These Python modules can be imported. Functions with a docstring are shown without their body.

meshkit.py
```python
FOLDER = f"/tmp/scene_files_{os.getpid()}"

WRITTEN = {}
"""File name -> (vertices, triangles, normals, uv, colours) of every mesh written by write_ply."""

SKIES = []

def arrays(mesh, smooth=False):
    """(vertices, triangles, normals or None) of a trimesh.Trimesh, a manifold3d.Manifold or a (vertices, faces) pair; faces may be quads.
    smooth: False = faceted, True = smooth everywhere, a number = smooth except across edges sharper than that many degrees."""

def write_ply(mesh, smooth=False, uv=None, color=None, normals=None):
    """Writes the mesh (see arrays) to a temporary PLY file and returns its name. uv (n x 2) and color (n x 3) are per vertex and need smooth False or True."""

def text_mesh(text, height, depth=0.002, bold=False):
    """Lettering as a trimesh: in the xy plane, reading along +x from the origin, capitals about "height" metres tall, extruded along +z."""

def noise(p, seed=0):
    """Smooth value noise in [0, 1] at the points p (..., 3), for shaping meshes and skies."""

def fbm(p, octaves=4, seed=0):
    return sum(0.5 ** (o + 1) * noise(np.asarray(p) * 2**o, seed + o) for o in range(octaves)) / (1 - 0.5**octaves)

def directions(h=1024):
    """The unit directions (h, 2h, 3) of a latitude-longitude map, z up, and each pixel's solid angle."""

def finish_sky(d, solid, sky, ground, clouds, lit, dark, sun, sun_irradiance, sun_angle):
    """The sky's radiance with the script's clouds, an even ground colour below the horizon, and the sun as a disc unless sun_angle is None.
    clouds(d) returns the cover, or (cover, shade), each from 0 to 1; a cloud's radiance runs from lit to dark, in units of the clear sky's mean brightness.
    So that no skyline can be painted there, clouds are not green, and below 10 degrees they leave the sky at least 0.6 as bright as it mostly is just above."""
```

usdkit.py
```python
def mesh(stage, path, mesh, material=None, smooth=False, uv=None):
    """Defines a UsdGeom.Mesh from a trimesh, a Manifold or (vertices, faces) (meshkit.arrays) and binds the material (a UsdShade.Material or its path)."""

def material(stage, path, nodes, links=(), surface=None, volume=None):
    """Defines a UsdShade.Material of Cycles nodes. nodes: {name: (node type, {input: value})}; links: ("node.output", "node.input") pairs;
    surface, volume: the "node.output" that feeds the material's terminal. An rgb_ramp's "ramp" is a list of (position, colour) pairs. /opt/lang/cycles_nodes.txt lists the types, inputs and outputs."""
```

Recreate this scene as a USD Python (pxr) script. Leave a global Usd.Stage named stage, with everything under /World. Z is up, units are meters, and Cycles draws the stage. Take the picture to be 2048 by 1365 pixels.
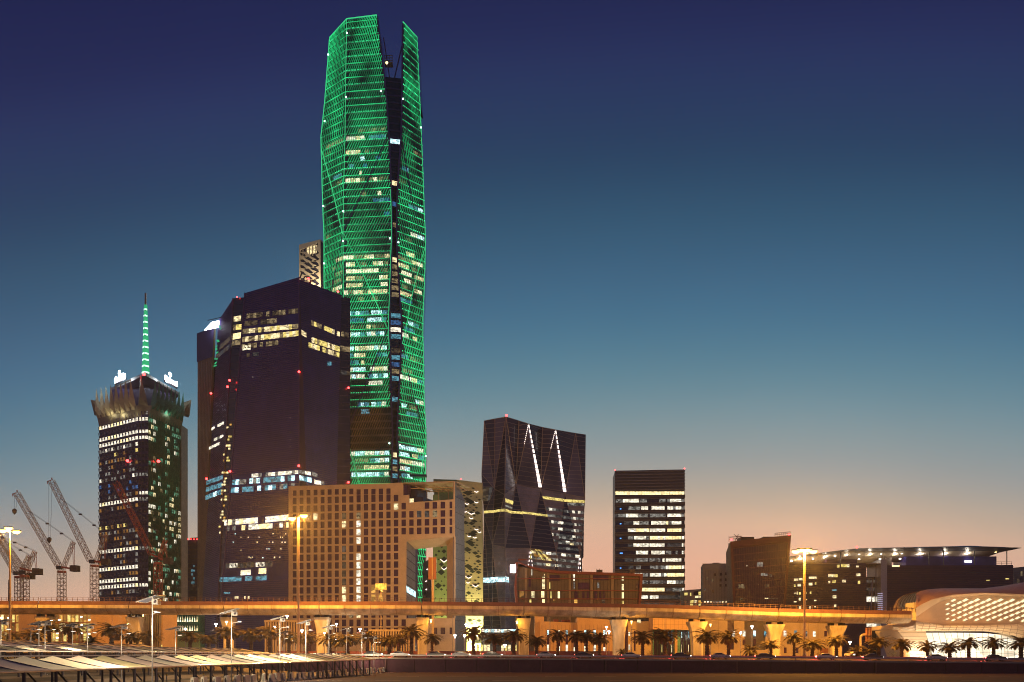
"""Business district at dusk behind a metro viaduct: OpenUSD scene for Cycles. Metres, z up, camera looks along +y."""
import math, random
import numpy as np, trimesh, usdkit, meshkit
from shapely.geometry import Polygon, box as sbox
from pxr import Usd, UsdGeom, UsdLux, UsdShade, Sdf, Gf, Vt

stage = Usd.Stage.CreateInMemory()
UsdGeom.SetStageUpAxis(stage, 'Z'); UsdGeom.SetStageMetersPerUnit(stage, 1.0)
UsdGeom.Xform.Define(stage, '/World')
RNG = random.Random(7)

# ------------------------------------------------------------------ camera, sky, sun, exposure
S, H, HY, CX = 1800.0, 3.4, 1317.0, 1024.0          # focal length in photo pixels, eye height, horizon row, centre column
cam = UsdGeom.Camera.Define(stage, '/World/camera')
cam.CreateHorizontalApertureAttr(36.0); cam.CreateVerticalApertureAttr(36.0 * 682 / 1024)
cam.CreateFocalLengthAttr(36 * S / 2048); cam.CreateVerticalApertureOffsetAttr(36 * (HY - 682.5) / 2048)
cam.AddTranslateOp().Set((0, 0, H)); cam.AddRotateXOp().Set(90)
cam.CreateClippingRangeAttr(Gf.Vec2f(0.5, 60000)); cam.CreateExposureAttr(0.0)
SUN_EL, SUN_AZ = math.radians(-8.0), math.radians(6.0)   # the sun has set behind the middle of the skyline

def lin(c):
    c = np.array(c, float) / 255
    return tuple(np.where(c <= .04045, c / 12.92, ((c + .055) / 1.055) ** 2.4))

SKY = 0.15
from scipy.interpolate import PchipInterpolator
def sky_ramp(stops):                                     # (row of the photo in the middle column, sRGB) -> ramp over the sine of the elevation
    t = np.array([max(0.0, (HY - y) / S / math.hypot(1, (HY - y) / S)) for y, c in stops]); c = np.array([c for y, c in stops], float)
    z = np.linspace(0, 1, 256); rgb = PchipInterpolator(np.append(t, 1.0), np.vstack([c, c[-1]]))(z)   # smooth between the stops
    return [(float(a), tuple(np.array(lin(q)) / SKY * 0.1)) for a, q in zip(z, rgb)]
front = sky_ramp([(1317, (236, 158, 124)), (1230, (250, 176, 140)), (1150, (251, 190, 154)), (1060, (236, 192, 160)), (1000, (200, 180, 158)), (930, (160, 164, 160)), (850, (128, 152, 158)), (750, (92, 133, 150)), (640, (67, 113, 140)),
                  (550, (57, 99, 128)), (430, (45, 82, 110)), (300, (37, 63, 95)), (150, (36, 50, 90)), (0, (30, 37, 79)), (-700, (19, 23, 64)), (-4000, (16, 17, 56))])
back = sky_ramp([(1317, (118, 84, 92)), (1230, (136, 100, 112)), (1100, (128, 104, 122)), (900, (104, 98, 122)), (650, (70, 76, 110)), (400, (46, 56, 94)), (100, (32, 36, 78)), (-700, (25, 24, 64)), (-4000, (22, 20, 60))])
sky_mat = usdkit.material(stage, '/World/Looks/sky', {
    'sky': ('sky_texture', {'sky_type': 'single_scattering', 'sun_disc': False, 'sun_elevation': SUN_EL, 'sun_rotation': SUN_AZ, 'altitude': 600.0, 'air_density': 1.0, 'aerosol_density': 2.0, 'ozone_density': 3.0}),
    'geo': ('texture_coordinate', {}), 'xyz': ('separate_xyz', {}),
    'zc': ('math', {'math_type': 'maximum', 'value2': 0.0}), 'flat': ('vector_math', {'math_type': 'multiply', 'vector2': (1.0, 1.0, 0.0)}), 'unit': ('vector_math', {'math_type': 'normalize'}),
    'away': ('math', {'math_type': 'multiply_add', 'value2': -0.50, 'value3': 0.50}), 'ze': ('math', {'math_type': 'add', 'use_clamp': True}),
    'rf': ('rgb_ramp', {'ramp': front}), 'rb': ('rgb_ramp', {'ramp': back}),
    'dot': ('vector_math', {'math_type': 'dot_product', 'vector2': (math.sin(SUN_AZ), math.cos(SUN_AZ), 0.0)}),
    'side': ('map_range', {'range_type': 'smoothstep', 'from_min': -0.15, 'from_max': 1.06, 'to_min': 0.0, 'to_max': 1.0, 'clamp': True}),
    'nz': ('noise_texture', {'scale': 2.2, 'detail': 3.0, 'roughness': 0.55}), 'nm': ('map_range', {'from_min': 0.3, 'from_max': 0.7, 'to_min': 0.96, 'to_max': 1.04, 'clamp': True}),
    'ms': ('mix', {'mix_type': 'mix'}), 'sc': ('vector_math', {'math_type': 'scale', 'scale': 11.8}), 'sn': ('vector_math', {'math_type': 'scale'}),
    'mx': ('mix', {'mix_type': 'mix', 'fac': 0.9}), 'bg': ('background_shader', {'strength': SKY})},
    [('geo.generated', 'xyz.vector'), ('xyz.z', 'zc.value1'), ('ze.value', 'rf.fac'), ('geo.generated', 'flat.vector1'), ('flat.vector', 'unit.vector1'), ('unit.vector', 'dot.vector1'), ('dot.value', 'away.value1'), ('away.value', 'ze.value1'), ('zc.value', 'ze.value2'), ('zc.value', 'rb.fac'), ('dot.value', 'side.value'),
     ('side.result', 'ms.fac'), ('rb.color', 'ms.color1'), ('rf.color', 'ms.color2'), ('ms.color', 'sc.vector1'), ('geo.generated', 'nz.vector'), ('nz.fac', 'nm.value'), ('sc.vector', 'sn.vector1'), ('nm.result', 'sn.scale'),
     ('sky.color', 'mx.color1'), ('sn.vector', 'mx.color2'), ('mx.color', 'bg.color')], surface='bg.background')
dome = UsdLux.DomeLight.Define(stage, '/World/sky'); dome.CreateIntensityAttr(1.0)
UsdShade.MaterialBindingAPI.Apply(dome.GetPrim()).Bind(sky_mat)
dome.GetPrim().SetCustomDataByKey('kind', 'structure')
sun = UsdLux.DistantLight.Define(stage, '/World/sun')     # below the horizon: the ground shades everything from it
sun.CreateNormalizeAttr(True); sun.CreateIntensityAttr(0.01); sun.CreateAngleAttr(0.5); sun.CreateColorAttr(Gf.Vec3f(1, .8, .6))
sun.AddRotateZOp().Set(-math.degrees(SUN_AZ)); sun.AddRotateXOp().Set(-90 + math.degrees(SUN_EL))

# ------------------------------------------------------------------ helpers
def P(px, py, d): return np.array([(px - CX) * d / S, d, H + (HY - py) * d / S])
def PX(px, d): return (px - CX) * d / S
def PZ(py, d): return H + (HY - py) * d / S
def interp(x, pts): return float(np.interp(x, [p[0] for p in pts], [p[1] for p in pts]))

class MB:
    """Collects triangles that become one mesh."""
    def __init__(s): s.v, s.f, s.n = [], [], 0
    def add(s, v, f):
        s.v.append(np.asarray(v, float)); s.f.append(np.asarray(f, int) + s.n); s.n += len(v); return s
    def hexa(s, p):                                          # 8 points: bottom ring 0..3, top ring 4..7
        return s.add(p, [[0, 2, 1], [0, 3, 2], [4, 5, 6], [4, 6, 7], [0, 1, 5], [0, 5, 4], [1, 2, 6], [1, 6, 5], [2, 3, 7], [2, 7, 6], [3, 0, 4], [3, 4, 7]])
    def box(s, x0, y0, z0, x1, y1, z1):
        return s.hexa([(x0, y0, z0), (x1, y0, z0), (x1, y1, z0), (x0, y1, z0), (x0, y0, z1), (x1, y0, z1), (x1, y1, z1), (x0, y1, z1)])
    def quad(s, a, b, c, d): return s.add([a, b, c, d], [[0, 1, 2], [0, 2, 3]])
    def tri(s, a, b, c): return s.add([a, b, c], [[0, 1, 2]])
    def bar(s, p, q, r, n=4, r2=None):
        p, q = np.asarray(p, float), np.asarray(q, float); t = q - p; L = np.linalg.norm(t)
        if L < 1e-9: return s
        t /= L; a = np.cross(t, [0, 0, 1.0] if abs(t[2]) < .9 else [1.0, 0, 0]); a /= np.linalg.norm(a); b = np.cross(t, a)
        r2 = r if r2 is None else r2
        an = np.arange(n) * 2 * np.pi / n + np.pi / n
        ring = np.cos(an)[:, None] * a + np.sin(an)[:, None] * b
        v = np.vstack([p + r * ring, q + r2 * ring, [p], [q]]); f = []
        for i in range(n):
            j = (i + 1) % n
            f += [[i, j, n + j], [i, n + j, n + i], [j, i, 2 * n], [n + i, n + j, 2 * n + 1]]
        return s.add(v, f)
    def path(s, pts, r, n=5):
        for a, b in zip(pts[:-1], pts[1:]): s.bar(a, b, r, n)
        return s
    def loft(s, rings, cap=True, closed=True):
        rings = [np.asarray(r, float) for r in rings]; n = len(rings[0]); f = []
        for k in range(len(rings) - 1):
            for i in range(n if closed else n - 1):
                j = (i + 1) % n; a, b = k * n, (k + 1) * n
                f += [[a + i, a + j, b + j], [a + i, b + j, b + i]]
        v = np.vstack(rings)
        if cap and closed:
            m = len(v); v = np.vstack([v, [rings[0].mean(0)], [rings[-1].mean(0)]])
            for i in range(n):
                j = (i + 1) % n; f += [[j, i, m], [(len(rings) - 1) * n + i, (len(rings) - 1) * n + j, m + 1]]
        return s.add(v, f)
    def mesh(s, m, T=None):
        v, f, _ = meshkit.arrays(m)
        if T is not None: v = v @ np.asarray(T)[:3, :3].T + np.asarray(T)[:3, 3]
        return s.add(v, f)
    def out(s): return np.vstack(s.v), np.vstack(s.f)

USED = {}
def numbered(parent, name):
    k = (parent, name); n = USED.get(k, 0); USED[k] = n + 1
    return name if n == 0 else f'{name}_{n:03d}'
def meta(prim, **kw):
    for k, v in kw.items():
        if v: prim.SetCustomDataByKey(k, v)
ORIGIN = {}
def thing(name, label, cat, loc=(0, 0, 0), group=None, kind=None):
    path = '/World/' + numbered('/World', name)
    x = UsdGeom.Xform.Define(stage, path); loc = tuple(float(c) for c in loc); x.AddTranslateOp().Set(loc); ORIGIN[path] = np.array(loc)
    meta(x.GetPrim(), label=label, category=cat, group=group, kind=kind); return path
def emit_mesh(path, v, f, mat, smooth=False):
    m = usdkit.mesh(stage, path, trimesh.Trimesh(v, f, process=False), M[mat] if isinstance(mat, str) else mat, smooth=smooth); return m
def part(parent, name, mb, mat, smooth=False, label=None, kind=None, local=False):
    """mb in world coordinates; parent a thing's or a part's path."""
    v, f = mb.out() if isinstance(mb, MB) else mb
    path = parent + '/' + numbered(parent, name)
    o = ORIGIN.get(parent, np.zeros(3)); ORIGIN[path] = o
    m = emit_mesh(path, v - (0 if local else o), f, mat, smooth); meta(m.GetPrim(), label=label, kind=kind); return path
def solo(name, mb, mat, label=None, cat=None, smooth=False, group=None, kind=None):
    v, f = mb.out() if isinstance(mb, MB) else mb
    path = '/World/' + numbered('/World', name); ORIGIN[path] = np.zeros(3)
    m = emit_mesh(path, v, f, mat, smooth); meta(m.GetPrim(), label=label, category=cat, group=group, kind=kind); return path
def copy_of(src, name, label, cat, loc, rz=0.0, scale=1.0, group=None, tilt=0.0):
    path = '/World/' + numbered('/World', name)
    x = UsdGeom.Xform.Define(stage, path); x.AddTranslateOp().Set(tuple(float(c) for c in loc)); x.AddRotateXOp().Set(tilt); x.AddRotateZOp().Set(rz)
    sc = (scale,) * 3 if np.ndim(scale) == 0 else tuple(scale)
    x.AddScaleOp().Set(Gf.Vec3f(*map(float, sc)))
    x.GetPrim().GetReferences().AddInternalReference(src); x.GetPrim().SetInstanceable(True)
    meta(x.GetPrim(), label=label, category=cat, group=group); return path
def proto(name):
    path = '/World/Looks/' + name
    stage.CreateClassPrim(path); ORIGIN[path] = np.zeros(3); return path

class Face:
    """A (bilinear) wall: u to the right, v up, offsets out of the wall towards the camera."""
    def __init__(s, bl, br, tr, tl):
        s.bl, s.br, s.tr, s.tl = (np.asarray(p, float) for p in (bl, br, tr, tl))
        n = np.cross(s.br - s.bl + s.tr - s.tl, s.tl - s.bl + s.tr - s.br); n /= np.linalg.norm(n)
        s.n = n if n[1] < 0 else -n
        s.w = np.linalg.norm(s.br - s.bl); s.h = np.linalg.norm(s.tl - s.bl)
    def pt(s, u, v, o=0.0): return (s.bl * (1 - u) + s.br * u) * (1 - v) + (s.tl * (1 - u) + s.tr * u) * v + s.n * o
    def box(s, mb, u0, v0, u1, v1, o0, o1):
        p = [s.pt(u0, v0, o0), s.pt(u1, v0, o0), s.pt(u1, v0, o1), s.pt(u0, v0, o1), s.pt(u0, v1, o0), s.pt(u1, v1, o0), s.pt(u1, v1, o1), s.pt(u0, v1, o1)]
        return mb.hexa(p)
    def b(s, *a): return s.box(MB(), *a)
    def sheet(s, nu=4, nv=8, o0=-.5, o1=0.0):                # the same wall in strips, so that a twisted wall keeps its shape
        mb = MB()
        for i in range(nu):
            for j in range(nv): s.box(mb, i / nu, j / nv, (i + 1) / nu, (j + 1) / nv, o0, o1)
        return mb
    def vz(s, z, u=0.5):                                   # v at height z
        a, b = s.pt(u, 0)[2], s.pt(u, 1)[2]; return (z - a) / (b - a)
    def u_px(s, px, v=0.5):                                # u of a photo column
        f = lambda u: CX + S * s.pt(u, v)[0] / s.pt(u, v)[1] - px
        a, b, fa, fb = 0.0, 1.0, f(0.0), f(1.0)
        for _ in range(5):                                 # secant: nearly linear
            if abs(fb) < 1e-6 or fa == fb: break
            a, b, fa = b, b - fb * (b - a) / (fb - fa), fb; fb = f(b)
        return b
    def uv(s, px, py):
        v = 0.5
        for _ in range(4):
            u = s.u_px(px, v); a = s.pt(u, v); d = a[1]; v = s.vz(PZ(py, d), u)
        return u, v
    def pbox(s, mb, x0, yb, x1, yt, o0, o1):               # from a photo rectangle (centred) to a box on the wall
        u0, _ = s.uv(x0, (yb + yt) / 2); u1, _ = s.uv(x1, (yb + yt) / 2)
        xm = (x0 + x1) / 2; _, v0 = s.uv(xm, yb); _, v1 = s.uv(xm, yt)
        return s.box(mb, u0, v0, u1, v1, o0, o1)
    def plate(s, poly, o0, o1):                            # shapely polygon in (u*w, v*h) metres, extruded between two offsets
        m = trimesh.creation.extrude_polygon(poly, 1.0, engine='earcut'); v = np.array(m.vertices)
        q = np.array([s.pt(a / s.w, b / s.h, o0 + c * (o1 - o0)) for a, b, c in v]); f = np.array(m.faces)
        if np.dot(np.cross(s.br - s.bl, s.tl - s.bl), s.n) < 0: f = f[:, ::-1]
        return q, f
def face_px(x0, d0, x1, d1, yt0, yt1, zb=0.0):
    return Face([PX(x0, d0), d0, zb], [PX(x1, d1), d1, zb], P(x1, yt1, d1), P(x0, yt0, d0))

# ------------------------------------------------------------------ materials
M = {}
def mat(name, base, rough=0.6, metal=0.0, vary=0.15, scale=0.4, bump=0.0, spec=0.5, stretch=(1, 1, 1), coat=0.0):
    lo, hi = tuple(np.array(base) * (1 - vary)), tuple(np.minimum(np.array(base) * (1 + vary), .95))
    n = {'g': ('geometry', {}), 'm': ('mapping', {'scale': stretch}), 'n': ('noise_texture', {'scale': scale, 'detail': 5.0, 'roughness': 0.65}), 'r': ('rgb_ramp', {'ramp': [(0.3, lo), (0.7, hi)]}),
         'n2': ('noise_texture', {'scale': scale * 7, 'detail': 3.0}), 'rr': ('map_range', {'from_min': 0.3, 'from_max': 0.7, 'to_min': max(.02, rough - .08), 'to_max': min(1, rough + .1), 'clamp': True}),
         'p': ('principled_bsdf', {'metallic': metal, 'specular_ior_level': spec, 'coat_weight': coat})}
    l = [('g.position', 'm.vector'), ('m.vector', 'n.vector'), ('n.fac', 'r.fac'), ('r.color', 'p.base_color'), ('m.vector', 'n2.vector'), ('n2.fac', 'rr.value'), ('rr.result', 'p.roughness')]
    if bump:
        n['b'] = ('bump', {'strength': bump, 'distance': 0.05}); l += [('n2.fac', 'b.height'), ('b.normal', 'p.normal')]
    M[name] = usdkit.material(stage, '/World/Looks/' + name, n, l, surface='p.BSDF')
def lamp(name, color, strength):
    M[name] = usdkit.material(stage, '/World/Looks/' + name, {'e': ('emission', {'color': color, 'strength': strength})}, surface='e.emission')
def room(name, color, strength, lo=0.25, cell=0.75, dark=(.02, .02, .025)):
    """A lit window: the room behind it shows as cells of uneven brightness."""
    n = {'g': ('geometry', {}), 'm': ('mapping', {'scale': (1, 1, 1.6)}), 'v': ('voronoi_texture', {'feature': 'f1', 'metric': 'chebychev', 'scale': cell, 'randomness': 1.0}), 's': ('separate_color', {}),
         'n': ('noise_texture', {'scale': cell * 2.3, 'detail': 3.0}), 'a': ('math', {'math_type': 'multiply'}),
         'r': ('map_range', {'from_min': 0.06, 'from_max': 0.42, 'to_min': lo, 'to_max': 1.0, 'clamp': True}), 'k': ('math', {'math_type': 'multiply', 'value2': strength}),
         'p': ('principled_bsdf', {'base_color': dark, 'roughness': 0.15, 'emission_color': color})}
    M[name] = usdkit.material(stage, '/World/Looks/' + name, n, [('g.position', 'm.vector'), ('m.vector', 'v.vector'), ('m.vector', 'n.vector'), ('v.color', 's.color'), ('s.r', 'a.value1'), ('n.fac', 'a.value2'), ('a.value', 'r.value'), ('r.result', 'k.value1'), ('k.value', 'p.emission_strength')], surface='p.BSDF')

mat('asphalt', (.045, .015, .028), .95, spec=.15, vary=.5, scale=.09, bump=.3, stretch=(.12, 1, 1))
mat('lot_asphalt', (.075, .06, .045), .95, spec=.15, vary=.3, scale=.1, bump=.2)
mat('sand_ground', (.17, .12, .08), .9, vary=.25, scale=.06, bump=.3)
mat('road_paint', (.7, .68, .62), .6, vary=.2, scale=2)
mat('pavement', (.34, .29, .24), .8, vary=.15, scale=.5)
mat('maroon_wall', (.075, .02, .036), .75, vary=.25, scale=.25, bump=.2)
mat('maroon_post', (.15, .065, .06), .7, vary=.15, scale=1)
mat('concrete', (.44, .37, .26), .75, vary=.4, scale=.5, bump=.2, stretch=(1, 1, .22))
mat('pale_concrete', (.5, .46, .40), .8, vary=.14, scale=.6, bump=.15)
mat('barrier_concrete', (.64, .58, .47), .85, vary=.2, scale=1.2, bump=.2)
mat('parapet_red', (.13, .055, .05), .6, vary=.2, scale=.5)
mat('rail_metal', (.16, .09, .07), .45, metal=.6, vary=.1)
mat('dark_joint', (.02, .016, .018), .9)
mat('dark_metal', (.05, .04, .055), .45, metal=.5, vary=.1)
mat('grey_metal', (.32, .30, .30), .45, metal=.7, vary=.1)
mat('galvanised', (.34, .32, .31), .35, metal=.8, vary=.1)
mat('beige_stone', (.52, .41, .28), .7, vary=.14, scale=.18, bump=.1)
mat('beige_reveal', (.52, .41, .29), .7, vary=.06, scale=.2)
mat('brown_glass', (.055, .022, .055), .2, vary=.3, scale=.2)
mat('dark_glass', (.022, .018, .04), .08, vary=.3, scale=.15)
mat('purple_glass', (.045, .042, .22), .16, vary=.35, scale=.12, bump=.12)
mat('louvre', (.12, .075, .24), .45, metal=.3, vary=.15, scale=.3)
mat('louvre_dark', (.065, .05, .14), .45, metal=.3, vary=.15, scale=.3)
mat('bronze_mullion', (.30, .22, .13), .4, metal=.5, vary=.1)
mat('grey_panel', (.19, .16, .15), .6, vary=.1, scale=.3)
mat('side_cladding', (.24, .24, .24), .35, metal=.4, vary=.15, scale=.15)
mat('side_purple', (.05, .035, .065), .3, metal=.2, vary=.1)
mat('opening_dark', (.035, .05, .02), .5, vary=.3)
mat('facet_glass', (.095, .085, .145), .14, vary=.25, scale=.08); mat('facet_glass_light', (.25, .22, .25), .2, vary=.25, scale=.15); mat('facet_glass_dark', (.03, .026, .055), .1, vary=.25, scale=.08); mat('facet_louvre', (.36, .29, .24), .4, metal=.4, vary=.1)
mat('slab_dark', (.05, .055, .06), .4, vary=.15); mat('slab_spandrel', (.085, .08, .085), .4, metal=.2, vary=.1, scale=.1); mat('slab_louvre', (.26, .24, .20), .4, metal=.4, vary=.08)
mat('red_glass', (.06, .010, .018), .15, vary=.2, scale=.1); mat('red_frame', (.15, .035, .025), .5, vary=.1)
mat('office_dark', (.045, .022, .06), .35, vary=.2, scale=.15); mat('office_slat', (.13, .06, .06), .45, metal=.3, vary=.1); mat('core_panel', (.35, .38, .45), .3, vary=.08)
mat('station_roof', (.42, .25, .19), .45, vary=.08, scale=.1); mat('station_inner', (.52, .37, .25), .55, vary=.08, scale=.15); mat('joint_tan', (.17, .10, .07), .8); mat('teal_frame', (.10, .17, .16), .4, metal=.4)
mat('marker_yellow', (.6, .42, .05), .6)
mat('crown_cream', (.50, .45, .28), .5, metal=.1, vary=.2, scale=.5)
mat('olive_metal', (.24, .22, .15), .4, metal=.4, vary=.25, scale=.3)
mat('teal_metal', (.09, .25, .16), .3, metal=.5, vary=.3, scale=.3)
mat('cream_panel', (.58, .54, .27), .65, vary=.06, scale=.2)
mat('green_panel', (.36, .46, .16), .65, vary=.08, scale=.2)
mat('lattice_beige', (.55, .47, .35), .7, vary=.06, scale=.2)
mat('redbrown', (.15, .036, .034), .6, vary=.15, scale=.4)
mat('taupe_panel', (.095, .075, .07), .65, vary=.12, scale=.3)
mat('taupe_light', (.19, .15, .125), .65, vary=.1, scale=.3)
mat('orange_wall', (.52, .33, .18), .75, vary=.08, scale=.3, stretch=(1, 1, .3))
mat('sand_wall', (.48, .36, .23), .75, vary=.08, scale=.3)
mat('grey_stone', (.33, .33, .33), .7, vary=.1, scale=.2)
mat('white_render', (.45, .43, .38), .7, vary=.1, scale=.3)
mat('roof_blade', (.16, .15, .17), .5, vary=.1, scale=.1)
mat('soffit', (.55, .47, .36), .6, vary=.08, scale=.2)
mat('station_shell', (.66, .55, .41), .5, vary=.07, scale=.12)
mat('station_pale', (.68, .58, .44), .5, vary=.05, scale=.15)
mat('fabric_cream', (.66, .58, .42), .85, vary=.06, scale=.5)
mat('fabric_pink', (.62, .47, .38), .85, vary=.06, scale=.5)
mat('fabric_olive', (.36, .31, .17), .85, vary=.08, scale=.5)
mat('palm_trunk', (.10, .06, .04), .9, vary=.35, scale=2, bump=.6)
mat('crane_red', (.42, .10, .06), .55, vary=.2, scale=.5)
mat('crane_white', (.42, .33, .28), .55, vary=.2, scale=.5)
mat('counterweight', (.07, .05, .05), .8, vary=.2)
mat('sign_brown', (.28, .10, .05), .6, vary=.1, scale=1)
mat('pole_paint', (.46, .33, .2), .5, vary=.1, metal=.2)
mat('solar_panel', (.03, .035, .06), .25, vary=.2, scale=3)
mat('car_paint_dark', (.03, .03, .04), .25, coat=.6)
mat('car_paint_silver', (.4, .4, .42), .3, metal=.5, coat=.6)
mat('car_paint_white', (.65, .63, .6), .3, coat=.6)
mat('tyre', (.02, .02, .02), .9)
def leaf(name, base, vary=.35):
    lo, hi = tuple(np.array(base) * (1 - vary)), tuple(np.array(base) * (1 + vary))
    M[name] = usdkit.material(stage, '/World/Looks/' + name, {'g': ('geometry', {}), 'n': ('noise_texture', {'scale': 1.3, 'detail': 3.0}), 'r': ('rgb_ramp', {'ramp': [(.3, lo), (.7, hi)]}), 'p': ('principled_bsdf', {'roughness': .55}), 't': ('translucent_bsdf', {}), 'x': ('mix_closure', {'fac': .25})},
        [('g.position', 'n.vector'), ('n.fac', 'r.fac'), ('r.color', 'p.base_color'), ('r.color', 't.color'), ('p.BSDF', 'x.closure1'), ('t.BSDF', 'x.closure2')], surface='x.closure')
leaf('palm_leaf', (.13, .09, .03)); leaf('palm_dry', (.17, .09, .04)); leaf('shrub_leaf', (.10, .11, .03))
room('room_warm', (1, .80, .42), 1.5, .3); room('room_warm_dim', (1, .74, .36), .34, .15); room('room_warm_bright', (1, .88, .58), 1.9, .45)
room('room_white', (1, .91, .70), 1.6, .35); room('room_white_dim', (.95, .92, .8), .3, .12); room('room_cool', (.60, .95, 1.0), 2.1, .25); room('room_cool_dim', (.20, .66, .85), .6, .2); room('room_blue', (.12, .38, .95), .35, .25)
room('room_yellow', (1, .78, .22), 1.2, .4); room('room_amber', (1, .52, .10), 1.0, .3, .35); room('room_amber_dim', (1, .45, .08), .35, .25, .35); room('room_gold', (1, .80, .38), 2.0, .5)
room('room_green_dim', (.25, .70, .42), .5, .2); room('room_ghost', (.8, .78, .7), .075, .2); room('room_ghost_warm', (1, .7, .35), .10, .15)
room('station_glow', (1, .93, .72), 1.25, .45, .2, (.3, .3, .3)); room('diamond_glow', (1, .86, .50), 1.5, .85)
lamp('core_led', (.8, .7, 1), .8); lamp('beacon', (1, .03, .03), 14); lamp('led_white', (1, .93, .84), 2.6); lamp('led_pink', (1, .82, .74), 2.2); lamp('lamp_white', (1, .95, .85), 30); lamp('lamp_sodium_soft', (1, .6, .2), 4); lamp('lamp_sodium', (1, .55, .09), 14); lamp('led_tube', (.07, .9, .32), .8); lamp('led_node', (.55, 1, .78), 4.0)
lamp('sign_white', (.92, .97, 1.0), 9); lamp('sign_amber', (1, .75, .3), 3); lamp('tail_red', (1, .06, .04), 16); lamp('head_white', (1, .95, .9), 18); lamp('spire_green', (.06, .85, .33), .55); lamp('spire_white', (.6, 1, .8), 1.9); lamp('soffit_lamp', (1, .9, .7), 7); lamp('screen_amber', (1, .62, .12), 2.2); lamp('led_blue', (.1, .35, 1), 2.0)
# the tallest tower's green LEDs, and light painted into its sun screen rods, unevenly bright
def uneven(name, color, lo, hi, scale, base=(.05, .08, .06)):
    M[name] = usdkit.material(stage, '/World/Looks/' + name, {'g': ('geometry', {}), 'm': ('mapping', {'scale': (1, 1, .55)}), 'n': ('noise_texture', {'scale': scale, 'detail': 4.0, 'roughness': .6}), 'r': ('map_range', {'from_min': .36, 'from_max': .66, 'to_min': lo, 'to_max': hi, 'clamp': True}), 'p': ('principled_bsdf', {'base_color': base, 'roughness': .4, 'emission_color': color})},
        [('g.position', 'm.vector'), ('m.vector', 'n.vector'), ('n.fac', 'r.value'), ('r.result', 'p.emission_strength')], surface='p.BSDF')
def streaks(name, color, lo, hi, scale, base=(.04, .07, .05)):   # light on the rods painted as glow: every rod has a brightness of its own, and whole areas are brighter or dimmer
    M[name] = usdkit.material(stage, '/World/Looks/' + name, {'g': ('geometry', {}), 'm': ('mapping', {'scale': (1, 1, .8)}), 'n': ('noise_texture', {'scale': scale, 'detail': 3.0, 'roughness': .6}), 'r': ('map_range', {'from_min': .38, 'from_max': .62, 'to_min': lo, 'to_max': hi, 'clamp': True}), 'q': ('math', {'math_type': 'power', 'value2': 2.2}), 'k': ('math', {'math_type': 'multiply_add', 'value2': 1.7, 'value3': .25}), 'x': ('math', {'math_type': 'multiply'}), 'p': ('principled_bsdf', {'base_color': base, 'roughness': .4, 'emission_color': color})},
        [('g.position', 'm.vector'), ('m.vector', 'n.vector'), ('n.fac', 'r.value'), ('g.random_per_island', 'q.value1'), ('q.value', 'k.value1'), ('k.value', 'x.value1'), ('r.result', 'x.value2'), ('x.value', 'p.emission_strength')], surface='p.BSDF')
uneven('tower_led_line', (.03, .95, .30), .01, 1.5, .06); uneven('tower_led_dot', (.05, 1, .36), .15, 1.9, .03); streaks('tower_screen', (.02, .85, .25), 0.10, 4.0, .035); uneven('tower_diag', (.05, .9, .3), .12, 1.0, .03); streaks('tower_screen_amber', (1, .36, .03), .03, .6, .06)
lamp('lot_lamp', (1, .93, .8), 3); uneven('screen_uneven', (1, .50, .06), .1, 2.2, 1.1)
mat('tower_glass', (.03, .075, .06), .3, vary=.3, scale=.1)
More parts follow.
